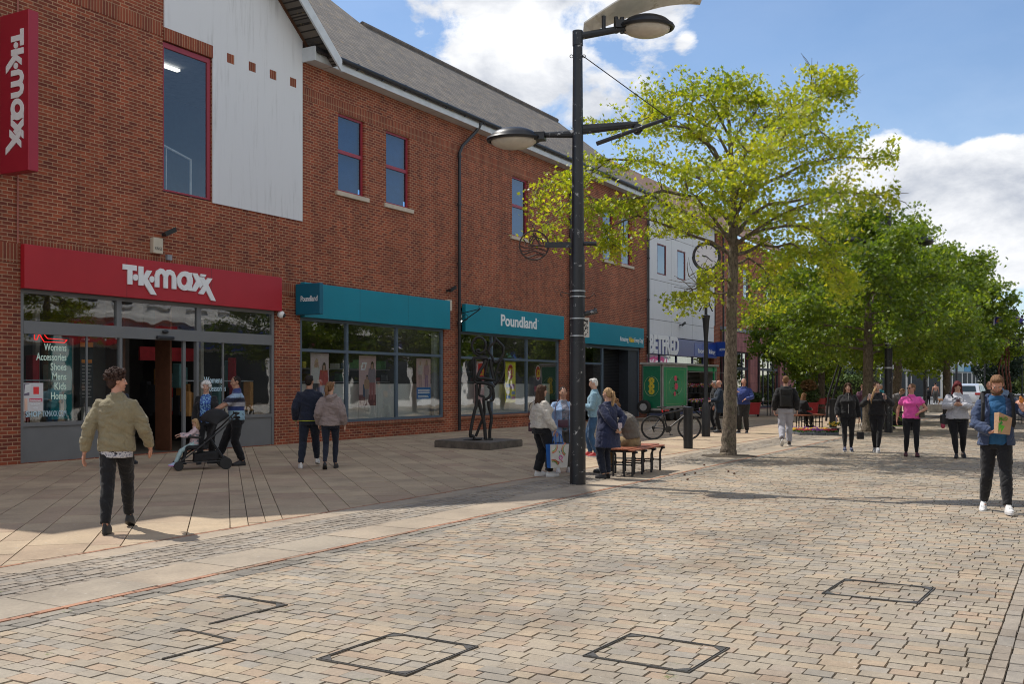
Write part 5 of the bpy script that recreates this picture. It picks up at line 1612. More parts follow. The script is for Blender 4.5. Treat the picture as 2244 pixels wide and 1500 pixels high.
mb = MB(); mb.obox((0, 0, .35), (.25, -.1, 0), (.002, .01, .0), (.0, .08, .35)); mb.build('panel', mat('board_green', (.16, .19, .14), .7), t)
mb = MB(); mb.obox((0.05, .2, .35), (.25, -.1, 0), (.002, .01, .0), (.0, -.08, .35)); mb.build('panel', mat('board_green', (.16, .19, .14), .7), t)

# ---------- bicycle, leaning by the bollard
def bicycle(loc, rz, label):
    t = thing('bicycle', loc, label, 'bicycle', None, rz)
    for nm, wx in (('rear', -.53), ('front', .53)):
        mb = MB(); mb.tube([(wx + .335 * math.cos(a), 0, .345 + .335 * math.sin(a)) for a in np.linspace(0, 2 * math.pi, 37)], .021, 8, caps=False); w = mb.build('wheel', M_rubber, t, smooth=True)
        mb = MB(); mb.tube([(wx + .308 * math.cos(a), 0, .345 + .308 * math.sin(a)) for a in np.linspace(0, 2 * math.pi, 37)], .010, 6, caps=False); mb.build('rim', M_blk, w)
        mb = MB()
        for q in range(24):
            a = q * math.pi / 12; mb.tube([(wx, (.02 if q % 2 else -.02), .345), (wx + .30 * math.cos(a), 0, .345 + .30 * math.sin(a))], .0022, 4)
        mb.build('spokes', M_steel, w)
        mb = MB(); mb.tube([(wx, -.05, .345), (wx, .05, .345)], .022, 10); mb.build('hub', M_blk, w)
    fr = lambda a, b, r=.017: mb.tube([a, b], r, 8)
    BB = (-.10, 0, .30); ST = (-.24, 0, .74); HT = (.36, 0, .86); HB = (.40, 0, .70); RA = (-.53, 0, .345); FA = (.53, 0, .345)
    mb = MB(); fr(BB, ST); fr(ST, HT, .019); fr(BB, HB, .023); fr(HT, HB, .022)
    for s in (-1, 1): fr((BB[0], s * .03, BB[2]), (RA[0], s * .06, RA[2]), .010); fr((ST[0], s * .015, ST[2] - .03), (RA[0], s * .06, RA[2]), .010)
    mb.build('frame', M_blk, t, smooth=50)
    mb = MB()
    for s in (-1, 1): mb.tube([(HB[0] + .01, s * .05, HB[2] - .02), (FA[0], s * .055, FA[2])], .015, 8)
    mb.tube([(HB[0], -.06, HB[2] - .03), (HB[0], .06, HB[2] - .03)], .018, 8); mb.build('fork', M_blk, t, smooth=50)
    mb = MB(); mb.tube([ST, (-.285, 0, .90)], .014, 8, 0); mb.tube([(-.252, 0, .78), (-.275, 0, .87)], .022, 8, 1); mb.build('seat_post', [M_blk, mat('red_light_plastic', (.6, .02, .02), .4)], t)
    mb = MB(); mb.ell((-.33, 0, .93), (.10, .07, .025), 12, 6); mb.ell((-.22, 0, .93), (.09, .022, .02), 10, 6); mb.build('saddle', M_blkm, t, smooth=True)
    mb = MB(); mb.tube([HT, (.345, 0, .93), (.40, 0, .96)], .016, 8); mb.tube([(.40, -.31, .97), (.40, -.1, .96), (.40, .1, .96), (.40, .31, .97)], .014, 8); mb.tube([(.40, -.33, .97), (.40, -.22, .965)], .019, 8); mb.tube([(.40, .22, .965), (.40, .33, .97)], .019, 8)
    for s in (-1, 1): mb.tube([(.41, s * .2, .955), (.47, s * .24, .92)], .006, 5); mb.tube([(.42, s * .15, .95), (.50, s * .08, .84), (.44, 0, .72)], .004, 5)
    mb.build('handlebar', M_blk, t)
    mb = MB(); mb.tube([(-.10, -.045, .30), (-.10, -.055, .30)], .095, 20); mb.tube([(-.10, -.06, .30), (-.04, -.07, .14)], .011, 6); mb.tube([(-.10, .06, .30), (-.16, .07, .46)], .011, 6)
    mb.obox((-.03, -.10, .135), (.045, 0, 0), (0, .035, 0), (0, 0, .01)); mb.obox((-.17, .10, .465), (.045, 0, 0), (0, .035, 0), (0, 0, .01)); mb.build('crankset', M_blk, t)
    mb = MB(); mb.tube([(-.10, -.05, .39), (-.53, -.05, .39)], .005, 5); mb.tube([(-.10, -.05, .21), (-.50, -.05, .25)], .005, 5); mb.tube([(-.53, -.035, .345), (-.53, -.05, .345)], .05, 16); mb.tube([(-.53, -.05, .30), (-.51, -.05, .22)], .018, 6); mb.build('chain', M_blkm, t)
    return t
A = Vector((*GP(1436, 962), 0)); B_ = Vector((*GP(1522, 958), 0))
rz = math.atan2(B_.y - A.y, B_.x - A.x)
# wheelbase 1.06 m seen nearly side-on
mid = Vector((*GP(1471, 964), 0)); 
bicycle(mid, math.atan2(-CA, SA) + R(4), 'black bicycle with red seat post light locked beside a bollard')
# ---------- bollards
def bollard(loc, label, h=1.0, r=.10, g='black bollards'):
    t = thing('bollard', loc, label, 'bollard', g)
    mb = MB(); mb.lathe([(r, 0), (r, h * .9), (r * 1.12, h * .9), (r * 1.12, h), (r * .5, h + .015)], (0, 0, 0), 20, 0); mb.build('body', M_blk, t, smooth=40)
    for z in (h * .22, h * .86):
        mb = MB(); mb.lathe([(r + .002, z), (r + .008, z), (r + .008, z + .03), (r + .002, z + .03)], (0, 0, 0), 20); mb.build('band', M_blk, t, smooth=40)
    return t
bp = GP(1508, 984)
bollard((*bp, 0), 'black bollard with grooved sides standing at the bicycle front wheel', 1.02, .115)
bp3 = GP(1815, 940)
bollard((bp3[0] + .8, bp3[1], 0), 'black bollard left of the litter bin and dark haired girl', 1.05, .13)
t = thing('bin', (GP(1838, 938)[0] + 1.5, GP(1838, 938)[1], 0), 'black litter bin with a domed lid behind the dark haired girl', 'litter bin')
mb = MB(); mb.lathe([(.27, 0), (.29, .05), (.29, .95), (.31, .97), (.31, 1.02)], (0, 0, 0), 20); mb.build('body', M_blk, t, smooth=40)
mb = MB(); mb.lathe([(.31, 1.02), (.36, 1.05), (.34, 1.12), (.2, 1.19), (.02, 1.21)], (0, 0, 0), 20); mb.build('lid', M_blkm, t, smooth=40)

# ---------- street clock
ck = PT(1547, 842, 31.0); CKP = Vector((ck.x, ck.y, 0)); CKD = 31.0
def HC(py): return EYE + (HY - py) * CKD / F_PX
t = thing('street_clock', CKP, 'black post clock with a round white face partly behind leaves', 'clock')
mb = MB(); mb.lathe([(.13, 0), (.13, .9), (.09, 1.0), (.06, 1.1), (.06, HC(745)), (.10, HC(705)), (.125, HC(692)), (.045, HC(690)), (.045, HC(610))], (0, 0, 0), 16); mb.build('post', M_blk, t, smooth=40)
for s in (-1, 1):
    mb = MB(); mb.tube([cr * (.07 * s) + Z * HC(650), cr * (.10 * s) + Z * HC(668), cr * (.20 * s) + Z * HC(683)], .02, 6); mb.build('scroll', M_blk, t)
fc = Z * HC(563); nrm = (fwd * -1 + cr * .15).normalized(); sd_ = nrm.cross(Z).normalized()
def disc(mb, c, r, n, w, m=0, seg=32):
    a = [c + sd_ * (r * math.cos(q)) + Z * (r * math.sin(q)) - n * w for q in np.linspace(0, 2 * math.pi, seg + 1)[:-1]]
    b = [p + n * 2 * w for p in a]; k = seg
    mb.add(a + b, [tuple(range(k)), tuple(range(2 * k - 1, k - 1, -1))] + [(i, (i + 1) % k, k + (i + 1) % k, k + i) for i in range(k)], m)
mb = MB(); mb.tube([fc + sd_ * (.375 * math.cos(q)) + Z * (.375 * math.sin(q)) for q in np.linspace(0, 2 * math.pi, 33)], [(.045, .10)] * 33, 8, caps=False); mb.tube([Z * HC(612), Z * HC(592)], .05, 8); mb.build('rim', M_blk, t, smooth=60)
mb = MB(); disc(mb, fc, .36, nrm, .05); fa = mb.build('face', mat('clock_face', (.62, .62, .66), .5, var=.03), t)
mb = MB()
for k in range(12):
    a = k * math.pi / 6; d = sd_ * math.cos(a) + Z * math.sin(a); o_ = sd_ * -math.sin(a) + Z * math.cos(a)
    mb.obox(fc + d * .30 + nrm * .053, d * .04, o_ * .009, nrm * .002)
for a, l, w in ((R(168), .14, .016), (R(-38), .24, .011)):
    d = sd_ * -math.cos(a) * 1 + Z * math.sin(a); o_ = d.cross(nrm); mb.obox(fc + d * l / 2 + nrm * .058, d * l / 2, o_ * w, nrm * .002)
mb.build('hands_and_marks', M_blkm, fa)

# ---------- planters with shrubs
def leaf_mass(mb, c, r, n, s, rr, m=0, flat=.5):
    for k in range(n):
        d = Vector((rr.gauss(0, 1), rr.gauss(0, 1), rr.gauss(0, 1))).normalized() * (rr.random() ** .4)
        p = Vector((c[0] + d.x * r[0], c[1] + d.y * r[1], c[2] + d.z * r[2]))
        a = Vector((rr.uniform(-1, 1), rr.uniform(-1, 1), rr.uniform(-flat, flat))).normalized() * s * rr.uniform(.6, 1.3)
        b = a.cross(Vector((rr.uniform(-1, 1), rr.uniform(-1, 1), rr.uniform(-1, 1)))).normalized() * s * .45
        mb.add([p - a, p + b, p + a, p - b], [(0, 1, 2, 3)], m)
M_planter = mat('planter_red', (.42, .025, .03), .5, var=.08)
M_shrub = mat('shrub_leaf', (.05, .09, .022), .7, var=.5, vs=5)
M_shrubr = mat('copper_leaf', (.17, .09, .03), .7, var=.4, vs=5)
rr = random.Random(21)
for (px, py, lab, mm) in ((1650, 908, 'red planter with low green shrub in front of the pink restaurant', 0), (1777, 906, 'red planter with copper and green shrub behind the backpack man', 1)):
    d = 50.0; P = PT(px, 842, d); zg = 0
    t = thing('planter', (P.x, P.y, 0), lab, 'planter', 'red planters outside the restaurant', R(12))
    mb = MB(); s = .36
    vs = [(-s * .82, -s * .82, .12), (s * .82, -s * .82, .12), (s * .82, s * .82, .12), (-s * .82, s * .82, .12), (-s, -s, .66), (s, -s, .66), (s, s, .66), (-s, s, .66)]
    mb.add(vs, [(0, 3, 2, 1), (4, 5, 6, 7), (0, 1, 5, 4), (1, 2, 6, 5), (2, 3, 7, 6), (3, 0, 4, 7)]); mb.rbox((-s - .02, -s - .02, .66), (s + .02, s + .02, .70), .01); mb.build('tub', M_planter, t)
    for sx in (-1, 1):
        for sy in (-1, 1):
            mb = MB(); mb.cyl(sx * .24, sy * .24, 0, .13, .04); mb.build('castor', M_blkm, t)
    mb = MB(); leaf_mass(mb, (0, 0, 1.05 if mm else .92), (.55 if mm else .36, .45, .48 if mm else .3), 900, .075, rr, 0)
    if mm: leaf_mass(mb, (-.3, .1, 1.5), (.42, .4, .34), 500, .075, rr, 1)
    mb.build('shrub', [M_shrub, M_shrubr], t)
# ---------- cafe tables and chairs between planters
P = PT(1690, 842, 50)
for k in range(3):
    x = PT(1672 + k * 26, 842, 51.5)
    t = thing('cafe_table', (x.x, x.y, 0), ['leftmost small cafe table with a white cup by the red planter', 'middle small cafe table outside the pink restaurant', 'rightmost small cafe table just left of the backpack man'][k], 'table', 'cafe tables')
    mb = MB(); mb.rbox((-.33, -.33, .71), (.33, .33, .74), .008); mb.build('table_top', M_timber, t)
    for sx in (-1, 1):
        for sy in (-1, 1):
            mb = MB(); mb.tube([(sx * .28, sy * .28, 0), (sx * .28, sy * .28, .71)], .014, 6); mb.build('leg', M_blkm, t)
    if k == 0:
        c_ = MB(); c_.lathe([(.05, 0), (.07, .16), (.06, .16), (.045, .01)], (0, 0, 0), 12); o = c_.build('cup', M_white); o.location = (x.x, x.y, .741); tag(o, 'white pot standing on the leftmost cafe table', 'pot')
M_chr = mat('chair_red', (.35, .03, .03), .5)
for k, (px, d) in enumerate(((1800, 50), (1812, 53), (1704, 53))):
    x = PT(px, 842, d)
    t = thing('cafe_chair', (x.x, x.y, 0), ['near red metal cafe chair right of the copper shrub planter', 'further red metal cafe chair right of the copper shrub planter', 'red metal cafe chair behind the rightmost cafe table'][k], 'chair', 'red cafe chairs', rr.uniform(0, 3))
    mb = MB(); mb.rbox((-.2, -.2, .43), (.2, .2, .46), .01); mb.build('seat', M_chr, t)
    mb = MB(); mb.rbox((-.2, .18, .6), (.2, .21, .9), .01); mb.tube([(-.19, .2, .4), (-.19, .2, .9)], .013, 6); mb.tube([(.19, .2, .4), (.19, .2, .9)], .013, 6); mb.build('backrest', M_chr, t)
    for sx in (-1, 1):
        for sy in (-1, 1):
            mb = MB(); mb.tube([(sx * .18, sy * .18, .44), (sx * .21, sy * .21, 0)], .012, 6); mb.build('leg', M_chr, t)
# ---------- flower trays on the ground
rr = random.Random(33)
tc_ = Vector((*GP(1786, 953), 0))
cm = [('bloom_purple', 3), ('bloom_yellow', 1), ('bloom_red', 4), ('bloom_pink', 0)]
for i in range(3):
    for j in range(3):
        c = tc_ + cr * (-.40 + i * .42) + fwd * (-.1 + j * .62)
        t = thing('flower_tray', c, ('tray of %s bedding plants, %s one of the %s row' % (('dusky red', 'yellow', 'violet')[j], ('left', 'middle', 'right')[i], ('front', 'middle', 'back')[j])), 'plant tray', 'trays of bedding flowers on the paving', YAW)
        mb = MB(); mb.rbox((-.29, -.19, 0), (.29, .19, .07), .01); mb.build('tray', mat('tray_plastic', (.10, .11, .13), .4), t)
        mb = MB(); q = [3 if i % 2 else 4, 1, 3][j]
        for k in range(70): 
            s = rr.uniform(.02, .035); mb.ell((rr.uniform(-.27, .27), rr.uniform(-.17, .17), .13 + rr.uniform(0, .05)), (s, s, s * .6), 5, 3, 0)
        for k in range(60):
            s = rr.uniform(.02, .04); mb.ell((rr.uniform(-.28, .28), rr.uniform(-.18, .18), .08 + rr.uniform(0, .06)), (s, s * .6, s * .5), 5, 3, 1)
        mb.build('plants', [FM[q], M_leaf], t)
yp = Vector((*GP(1830, 953), 0))
t = thing('potted_plant', yp, 'single bright yellow potted plant at the right end of the flower trays', 'plant')
mb = MB(); mb.lathe([(.10, 0), (.14, .2), (.13, .2)], (0, 0, 0), 12); mb.build('pot', M_blkm, t)
mb = MB(); 
for k in range(60): mb.ell((rr.gauss(0, .07), rr.gauss(0, .07), .28 + rr.uniform(0, .12)), .03, 5, 3, 0 if k % 2 else 1)
mb.build('flowers', [FM[1], M_leaf], t)

# ---------- further lamp posts and slim poles
def post(px, d, h, r, label, bands=(), arms=False):
    P = PT(px, 842, d)
    t = thing('street_lamp', (P.x, P.y, 0), label, 'street lamp', 'black lamp posts down the street')
    mb = MB(); mb.tube([(0, 0, 0), (0, 0, h * .55), (0, 0, h)], [r, r * .92, r * .6], 14); mb.build('post', M_black, t, smooth=40)
    for z in bands:
        mb = MB(); mb.tube([(0, 0, z), (0, 0, z + .05)], r * 1.08, 14); mb.build('band', M_steel, t)
    if arms:
        for s in (-1, 1):
            mb = MB(); mb.tube([Z * (h * .86), Z * (h * .87) + cr * (s * .9)], [.06, .04], 8); mb.build('arm', M_black, t)
            mb = MB(); mb.ell(Z * (h * .87) + cr * (s * 1.15), (.38, .32, .15), 14, 8); mb.build('lantern', M_blk, t, smooth=True)
    return P
post(1947, 33.5, 7.2, .13, 'black lamp post with steel bands right of the second tree trunk', (2.1, 2.9, 3.6), True)
post(1912, 46, 6.5, .13, 'black banded post half hidden behind the second tree trunk', (2.8, 3.3))
post(2027, 58, 5.6, .10, 'slim black post between the pink top woman and the white sweatshirt woman', (3.1,))
post(2096, 84, 6.5, .10, 'far slim black post above the white sweatshirt woman')
P = PT(1957, 842, 33.4)
t = thing('street_notice', (P.x, P.y, 3.0), 'narrow pale notice plate beside the banded lamp post', 'notice')
mb = MB(); mb.obox((0, 0, .35), cr * .09, fwd * .01, Z * .4); mb.build('plate', M_pale, t)
# slanting black rail-like post behind the bollards
P = PT(1818, 842, 44)
t = thing('slanted_post', (P.x, P.y, 0), 'slanted dark double post leaning right in front of the hedge', 'post')
for o_ in (0, .22):
    mb = MB(); mb.tube([cr * (-.15 + o_) , cr * (-.05 + o_) + Z * 1.1, cr * (.55 + o_ * .6) + Z * 3.0], [.05, .045, .035], 8); mb.build('pole', M_blkm, t)
# ---------- stone edge, railings, hedge, wall
M_kerbst = mat('rough_stone', (.16, .15, .13), .9, var=.4, vs=3, bump=.6, bs=8)
a = PT(1996, 842, 60); b = PT(2078, 842, 58)
t = MB(); 
u_ = (b - a); u_.z = 0
k = 5
for i in range(k):
    c = a + u_ * ((i + .5) / k); c.z = .2
    t.obox(c, u_ / k / 2 * .98, u_.cross(Z).normalized() * .25, Z * (.2 + .02 * (i % 2)))
tag(t.build('stone_kerb', M_kerbst, loc=(a.x, a.y, 0)), 'low rough stone edging behind the pink top woman', 'stone edging')
a = PT(2212, 842, 42); b = PT(2300, 842, 38)
t = thing('railing', (a.x, a.y, 0), 'black upright bar railing at the right edge behind the eating man', 'railing')
a.z = b.z = 0; L = (b - a).length; u_ = (b - a).normalized(); base = Vector((0, 0, 0))
for z in (.15, 1.12):
    mb = MB(); mb.tube([Z * z, u_ * L + Z * z], .02, 6); mb.build('rail', M_blk, t)
for i in range(int(L / .14)):
    mb = MB(); mb.tube([u_ * (i * .14), u_ * (i * .14) + Z * (1.2 if i % 9 == 0 else 1.13)], .022 if i % 9 == 0 else .009, 6); mb.build('bar', M_blk, t)
rr = random.Random(40)
P = PT(1832, 842, 76)
t = thing('hedge', (P.x, P.y, 0), 'clipped green hedge behind the litter bin', 'hedge')
mb = MB(); 
for k in range(5200):
    q = Vector((rr.uniform(-3.2, 3.2), rr.uniform(-.7, .7), rr.uniform(.1, 2.2) + .12 * math.sin(k)))
    p = cr * q.x + fwd * q.y + Z * q.z
    a_ = Vector((rr.uniform(-1, 1), rr.uniform(-1, 1), rr.uniform(-1, 1))).normalized() * .14; b_ = a_.cross(Vector((rr.uniform(-1, 1), rr.uniform(-1, 1), .3))).normalized() * .07
    mb.add([p - a_, p + b_, p + a_, p - b_], [(0, 1, 2, 3)])
mb.build('foliage', mat('hedge_leaf', (.07, .12, .02), .7, var=.5, vs=2), t)
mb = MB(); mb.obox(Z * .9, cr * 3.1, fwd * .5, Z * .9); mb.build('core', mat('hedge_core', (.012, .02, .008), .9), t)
P = PT(1880, 842, 80)
t = thing('shrub', (P.x, P.y, 0), 'dark rounded shrub standing above the clipped hedge', 'shrub')
mb = MB(); leaf_mass(mb, (0, 0, 1.9), (1.9, 1.5, 1.3), 2600, .16, rr); mb.build('foliage', mat('dark_shrub_leaf', (.02, .045, .015), .7, var=.4), t)
mb = MB(); mb.tube([(0, 0, 0), (0, 0, 1.6)], .1, 8); mb.build('stem', M_timber, t)

# ---------- cars
def car(px, py_base, d, heading, body, label, L=4.4, W=1.8, Hh=1.62, estate=True):
    """heading: radians from +X of the car's nose"""
    P = PT(px, 842, d)
    t = thing('parked_car', (P.x, P.y, 0), label, 'car', None, heading)
    prof = [(-L / 2, .35), (-L / 2 + .03, .75), (-L / 2 + .10, 1.0), (-L / 2 + .22, 1.05), (-L / 2 + .55, Hh - .12), (-L / 2 + .9, Hh), (-.1, Hh + .01), (.35, Hh - .12), (.95, 1.02), (L / 2 - .35, .92), (L / 2 - .05, .75), (L / 2, .4), (L / 2 - .1, .25), (-L / 2 + .1, .25)]
    k = len(prof)
    def ring(s, y, shr): return [(x, s * (y - (max(0, z - 1.0) * shr)), z) for x, z in prof]
    vs = ring(-1, W / 2 - .06, .28) + ring(1, W / 2 - .06, .28); 
    mb = MB(); mb.add(vs, [tuple(range(k)), tuple(range(2 * k - 1, k - 1, -1))] + [(i, (i + 1) % k, k + (i + 1) % k, k + i) for i in range(k)])
    mb.rbox((-L / 2 + .08, -W / 2, .3), (L / 2 - .1, W / 2, .93), .08)
    bd = mb.build('body', body, t, smooth=30)
    for s in (-1, 1):
        mb = MB(); y = lambda z: s * (W / 2 - .055 - (max(0, z - 1.0) * .28))
        for poly in ([(-L / 2 + .42, 1.06), (-L / 2 + .70, Hh - .14), (-.95, Hh - .12), (-.95, 1.06)], [(-.88, 1.06), (-.88, Hh - .12), (-.15, Hh - .12), (-.05, Hh - .14), (.0, 1.06)], [(.07, 1.06), (.07, Hh - .15), (.30, Hh - .2), (.80, 1.06)]):
            a = [(x, y(z), z) for x, z in poly]; b = [(x, y(z) + s * .012, z) for x, z in poly]; n = len(a)
            mb.add(a + b, [tuple(range(n)), tuple(range(2 * n - 1, n - 1, -1))] + [(i, (i + 1) % n, n + (i + 1) % n, n + i) for i in range(n)])
        mb.build('side_window', mat('car_glass', (.02, .03, .035), .08, var=.1), t)
        for wx in (-L / 2 + .82, L / 2 - .85):
            mb = MB(); mb.lathe([(.2, -.1), (.30, -.1), (.33, -.06), (.33, .06), (.30, .1), (.2, .1)], (wx, s * (W / 2 - .09), .33), 20, 0, axis='y'); w = mb.build('wheel', M_rubber, t, smooth=40)
            mb = MB(); mb.lathe([(.03, -.105), (.21, -.09), (.21, .09), (.03, .105)], (wx, s * (W / 2 - .09), .33), 16, 0, axis='y'); mb.build('rim', M_steel, w)
        mb = MB(); mb.box((-L / 2 - .01, s * .58, .86), (-L / 2 + .14, s * (W / 2 + .003), 1.0)); mb.build('tail_light', mat('tail_red', (.5, .03, .03), .4), t)
        mb = MB(); mb.box((L / 2 - .3, s * .55, .66), (L / 2 - .03, s * (W / 2 + .003), .82)); mb.build('headlight', M_lens, t)
        mb = MB(); mb.ell((.62, s * (W / 2 + .06), 1.08), (.06, .1, .06), 8, 6); mb.build('wing_mirror', body, t)
    mb = MB(); mb.add([(-L / 2 + .20, -.62, 1.08), (-L / 2 + .20, .62, 1.08), (-L / 2 + .50, .52, Hh - .15), (-L / 2 + .50, -.52, Hh - .15), (-L / 2 + .24, -.62, 1.08), (-L / 2 + .24, .62, 1.08), (-L / 2 + .54, .52, Hh - .15), (-L / 2 + .54, -.52, Hh - .15)], [(3, 2, 1, 0), (4, 5, 6, 7), (0, 1, 5, 4), (1, 2, 6, 5), (2, 3, 7, 6), (3, 0, 4, 7)]); mb.build('rear_window', mat('car_glass', (.02, .03, .035), .08, var=.1), t)
    mb = MB(); mb.obox((.68, 0, Hh - .34), (.27, 0, -.22), (0, .66, 0), (.01, 0, .014)); mb.build('windscreen', mat('car_glass', (.02, .03, .035), .08, var=.1), t)
    return t
car(2128, 0, 72, R(-3), mat('car_silver', (.55, .58, .62), .3, .3, var=.03, coat=.6), 'silver blue estate car parked behind the white sweatshirt woman', 4.6, 1.85, 1.62)
car(1846, 0, 88, R(-60), mat('car_green', (.10, .20, .20), .3, .3, var=.05, coat=.6), 'dark teal car parked behind the litter bin and hedge', 4.2)

# ---------- ornate metal tree sculpture with flags
D9 = 50.0
P = PT(2205, 842, D9); P9 = Vector((P.x, P.y, 0))
t = thing('ornate_sculpture', P9, 'tall rusty metal tree sculpture with curling branches at the right edge', 'sculpture')
def O(px, py, off=0): 
    q = PT(px, py, D9); return Vector((q.x, q.y, q.z)) - P9 + fwd * off
M_copper = mat('copper_stem', (.14, .05, .035), .6, .3, var=.4)
rr = random.Random(3)
for (x0, x1, y1) in ((2198, 2204, 690), (2206, 2202, 700), (2190, 2196, 760), (2212, 2208, 730)):
    mb = MB(); base_ = O(x0, 842); base_.z = 0
    mb.tube([base_, O(x0 + 3, 850), O(x0 - 2, 810), O(x1 + 3, 770), O(x1, y1)], [.07, .05, .04, .04, .025], 7); mb.build('stem', M_copper, t, smooth=50)
curls = [[(2202, 770), (2225, 758), (2232, 745), (2226, 735)], [(2200, 785), (2188, 800), (2180, 805)], [(2200, 745), (2244, 742), (2262, 720), (2250, 705), (2236, 712)], [(2200, 690), (2180, 700), (2168, 715), (2170, 745), (2190, 755)], [(2215, 757), (2240, 762), (2236, 775), (2222, 782)],
         [(2214, 700), (2240, 705), (2256, 725)], [(2170, 705), (2185, 712), (2196, 730)]]
for c in curls:
    mb = MB(); mb.tube([O(x, y, .1) for x, y in c], .03, 6); mb.build('branch', M_blkm, t)
for x in (2178, 2185, 2192, 2214, 2219, 2225, 2231, 2238):
    mb = MB(); mb.tube([O(x, 702, .2), O(x, 758, .2)], .015, 5); mb.build('bar', M_blkm, t)
for k in range(26):
    x, y = rr.uniform(2168, 2246), rr.uniform(700, 760)
    mb = MB(); mb.ell(O(x, y, .15), (.07, .03, .05), 6, 4); mb.build('metal_leaf', M_blkm, t)
M_fb = mat('flag_blue', (.02, .02, .22), .5); M_fo = mat('flag_orange', (.6, .22, .04), .5); M_fwh = mat('flag_white', (.65, .65, .7), .5)
for (x0, lab) in ((2219, 'blue curved metal flag with an orange flame at the right edge'), (2178, 'blue metal flag half hidden by leaves left of the ornate stems')):
    q0 = PT(x0, 710, D9 - .3)
    f_ = thing('metal_flag', q0, lab, 'flag')
    mb = MB(); mb.obox(Z * .15, cr * .02, fwd * .02, Z * .22); mb.build('flag_pole', M_fwh, f_)
    po = [(0, 0), (.30, .02), (.62, .18), (.35, .30), (0, .36)]
    mb = MB(); mb.prism(po, (0, 0, 0), cr, Z, fwd, .02); mb.build('flag', M_fb, f_)
    mb = MB(); mb.prism([(.12, .08), (.22, .10), (.28, .20), (.38, .22), (.24, .27), (.14, .2)], -fwd * .012, cr, Z, fwd, .01); mb.build('flame_emblem', M_fo, f_)
    mb = MB(); mb.prism([(.0, .36), (.35, .30), (.62, .18), (.64, .19), (.36, .33), (.0, .39)], (0, 0, 0), cr, Z, fwd, .025); mb.build('white_edge', M_fwh, f_)
# ---------- road pole, traffic lights etc far right
for (px, d, h, lab) in ((2240, 120, 9.5, 'thin grey mast far away at the right edge'), (2158, 96, 5.5, 'far black lamp post beside the dark conifer')):
    P = PT(px, 842, d); t = thing('mast', (P.x, P.y, 0), lab, 'pole')
    mb = MB(); mb.tube([(0, 0, 0), (0, 0, h)], .07, 8); mb.build('pole', M_blkm, t)
    mb = MB(); mb.ell((0, 0, h), (.15, .15, .2), 8, 6); mb.build('cap', M_blkm, t)
# seed heads scattered beside the tree
for i, (px, py) in enumerate(((1500, 1043), (1523, 1040), (1507, 1054), (1596, 1036), (1609, 1041), (1543, 1022))):
    x, y = GP(px, py); mb = MB(); mb.ell((0, 0, .018), (.02, .02, .018), 8, 5)
    for q in range(8): mb.ell((.02 * math.cos(q), .02 * math.sin(q), .02 + .01 * math.sin(q * 2)), .007, 5, 3)
    o = mb.build('seed_head', M_timber); o.location = (x, y, .003); tag(o, 'small round brown seed head lying on the paving near the bench', 'seed head', 'fallen seed heads')
# ================================================================== PEOPLE
def remesh(mb, voxel, smooth=3):
    me = bpy.data.meshes.new('r'); me.from_pydata(mb.v, [], mb.f)
    ob = bpy.data.objects.new('r', me); COL.objects.link(ob)
    m = ob.modifiers.new('a', 'REMESH'); m.mode = 'VOXEL'; m.voxel_size = voxel
    if smooth:
        m2 = ob.modifiers.new('b', 'SMOOTH'); m2.factor = .5; m2.iterations = smooth
    dg = bpy.context.evaluated_depsgraph_get()
    e = bpy.data.meshes.new_from_object(ob.evaluated_get(dg))
    n = len(e.vertices); V = np.empty(n * 3); e.vertices.foreach_get('co', V); V = V.reshape(-1, 3)
    N = np.array([v.normal[:] for v in e.vertices]) if n else np.zeros((0, 3))
    F = [tuple(p.vertices) for p in e.polygons]
    bpy.data.objects.remove(ob); bpy.data.meshes.remove(me); bpy.data.meshes.remove(e)
    return V, N, F


def folds(V, N, amp, sc=(9, 9, 16), seed=0.0, fine=.35):
    if amp <= 0: return V
    out = V.copy()
    for i in range(len(V)):
        p = V[i]
        a = mnoise.noise(Vector((p[0] * sc[0] + seed, p[1] * sc[1], p[2] * sc[2] + p[0] * 5)))
        b = mnoise.noise(Vector((p[0] * sc[0] * 2.6, p[1] * sc[1] * 2.6 + seed, p[2] * sc[2] * 2.2)))
        k = -.8 * max(0.0, 1 - abs(a) * 5) + a * .9 + b * fine + .25
        out[i] = p + N[i] * (amp * k)
    return out


def mesh_obj(name, V, F, mats, parent, extra=None, smooth=True, drop=None):
    mb = MB()
    if drop is not None:
        F = [f for f in F if not drop(sum((Vector(V[i]) for i in f), Vector()) / len(f))]
    mb.add(V.tolist() if hasattr(V, 'tolist') else V, F, 0)
    if extra is not None:
        o = len(mb.v); mb.v += extra.v; mb.f += [tuple(i + o for i in f) for f in extra.f]; mb.m += extra.m
    return mb.build(name, mats, parent, smooth=smooth)


def ik(a, t, l1, l2, pole):
    a, t, pole = Vector(a), Vector(t), Vector(pole)
    d = t - a; L = min(d.length, (l1 + l2) * .998); dn = d.normalized()
    t2 = a + dn * L
    x = (l1 * l1 - l2 * l2 + L * L) / (2 * L); h = math.sqrt(max(0, l1 * l1 - x * x))
    p = pole - dn * pole.dot(dn)
    p = p.normalized() if p.length > 1e-6 else Vector((0, 0, 1))
    return a + dn * x + p * h, t2


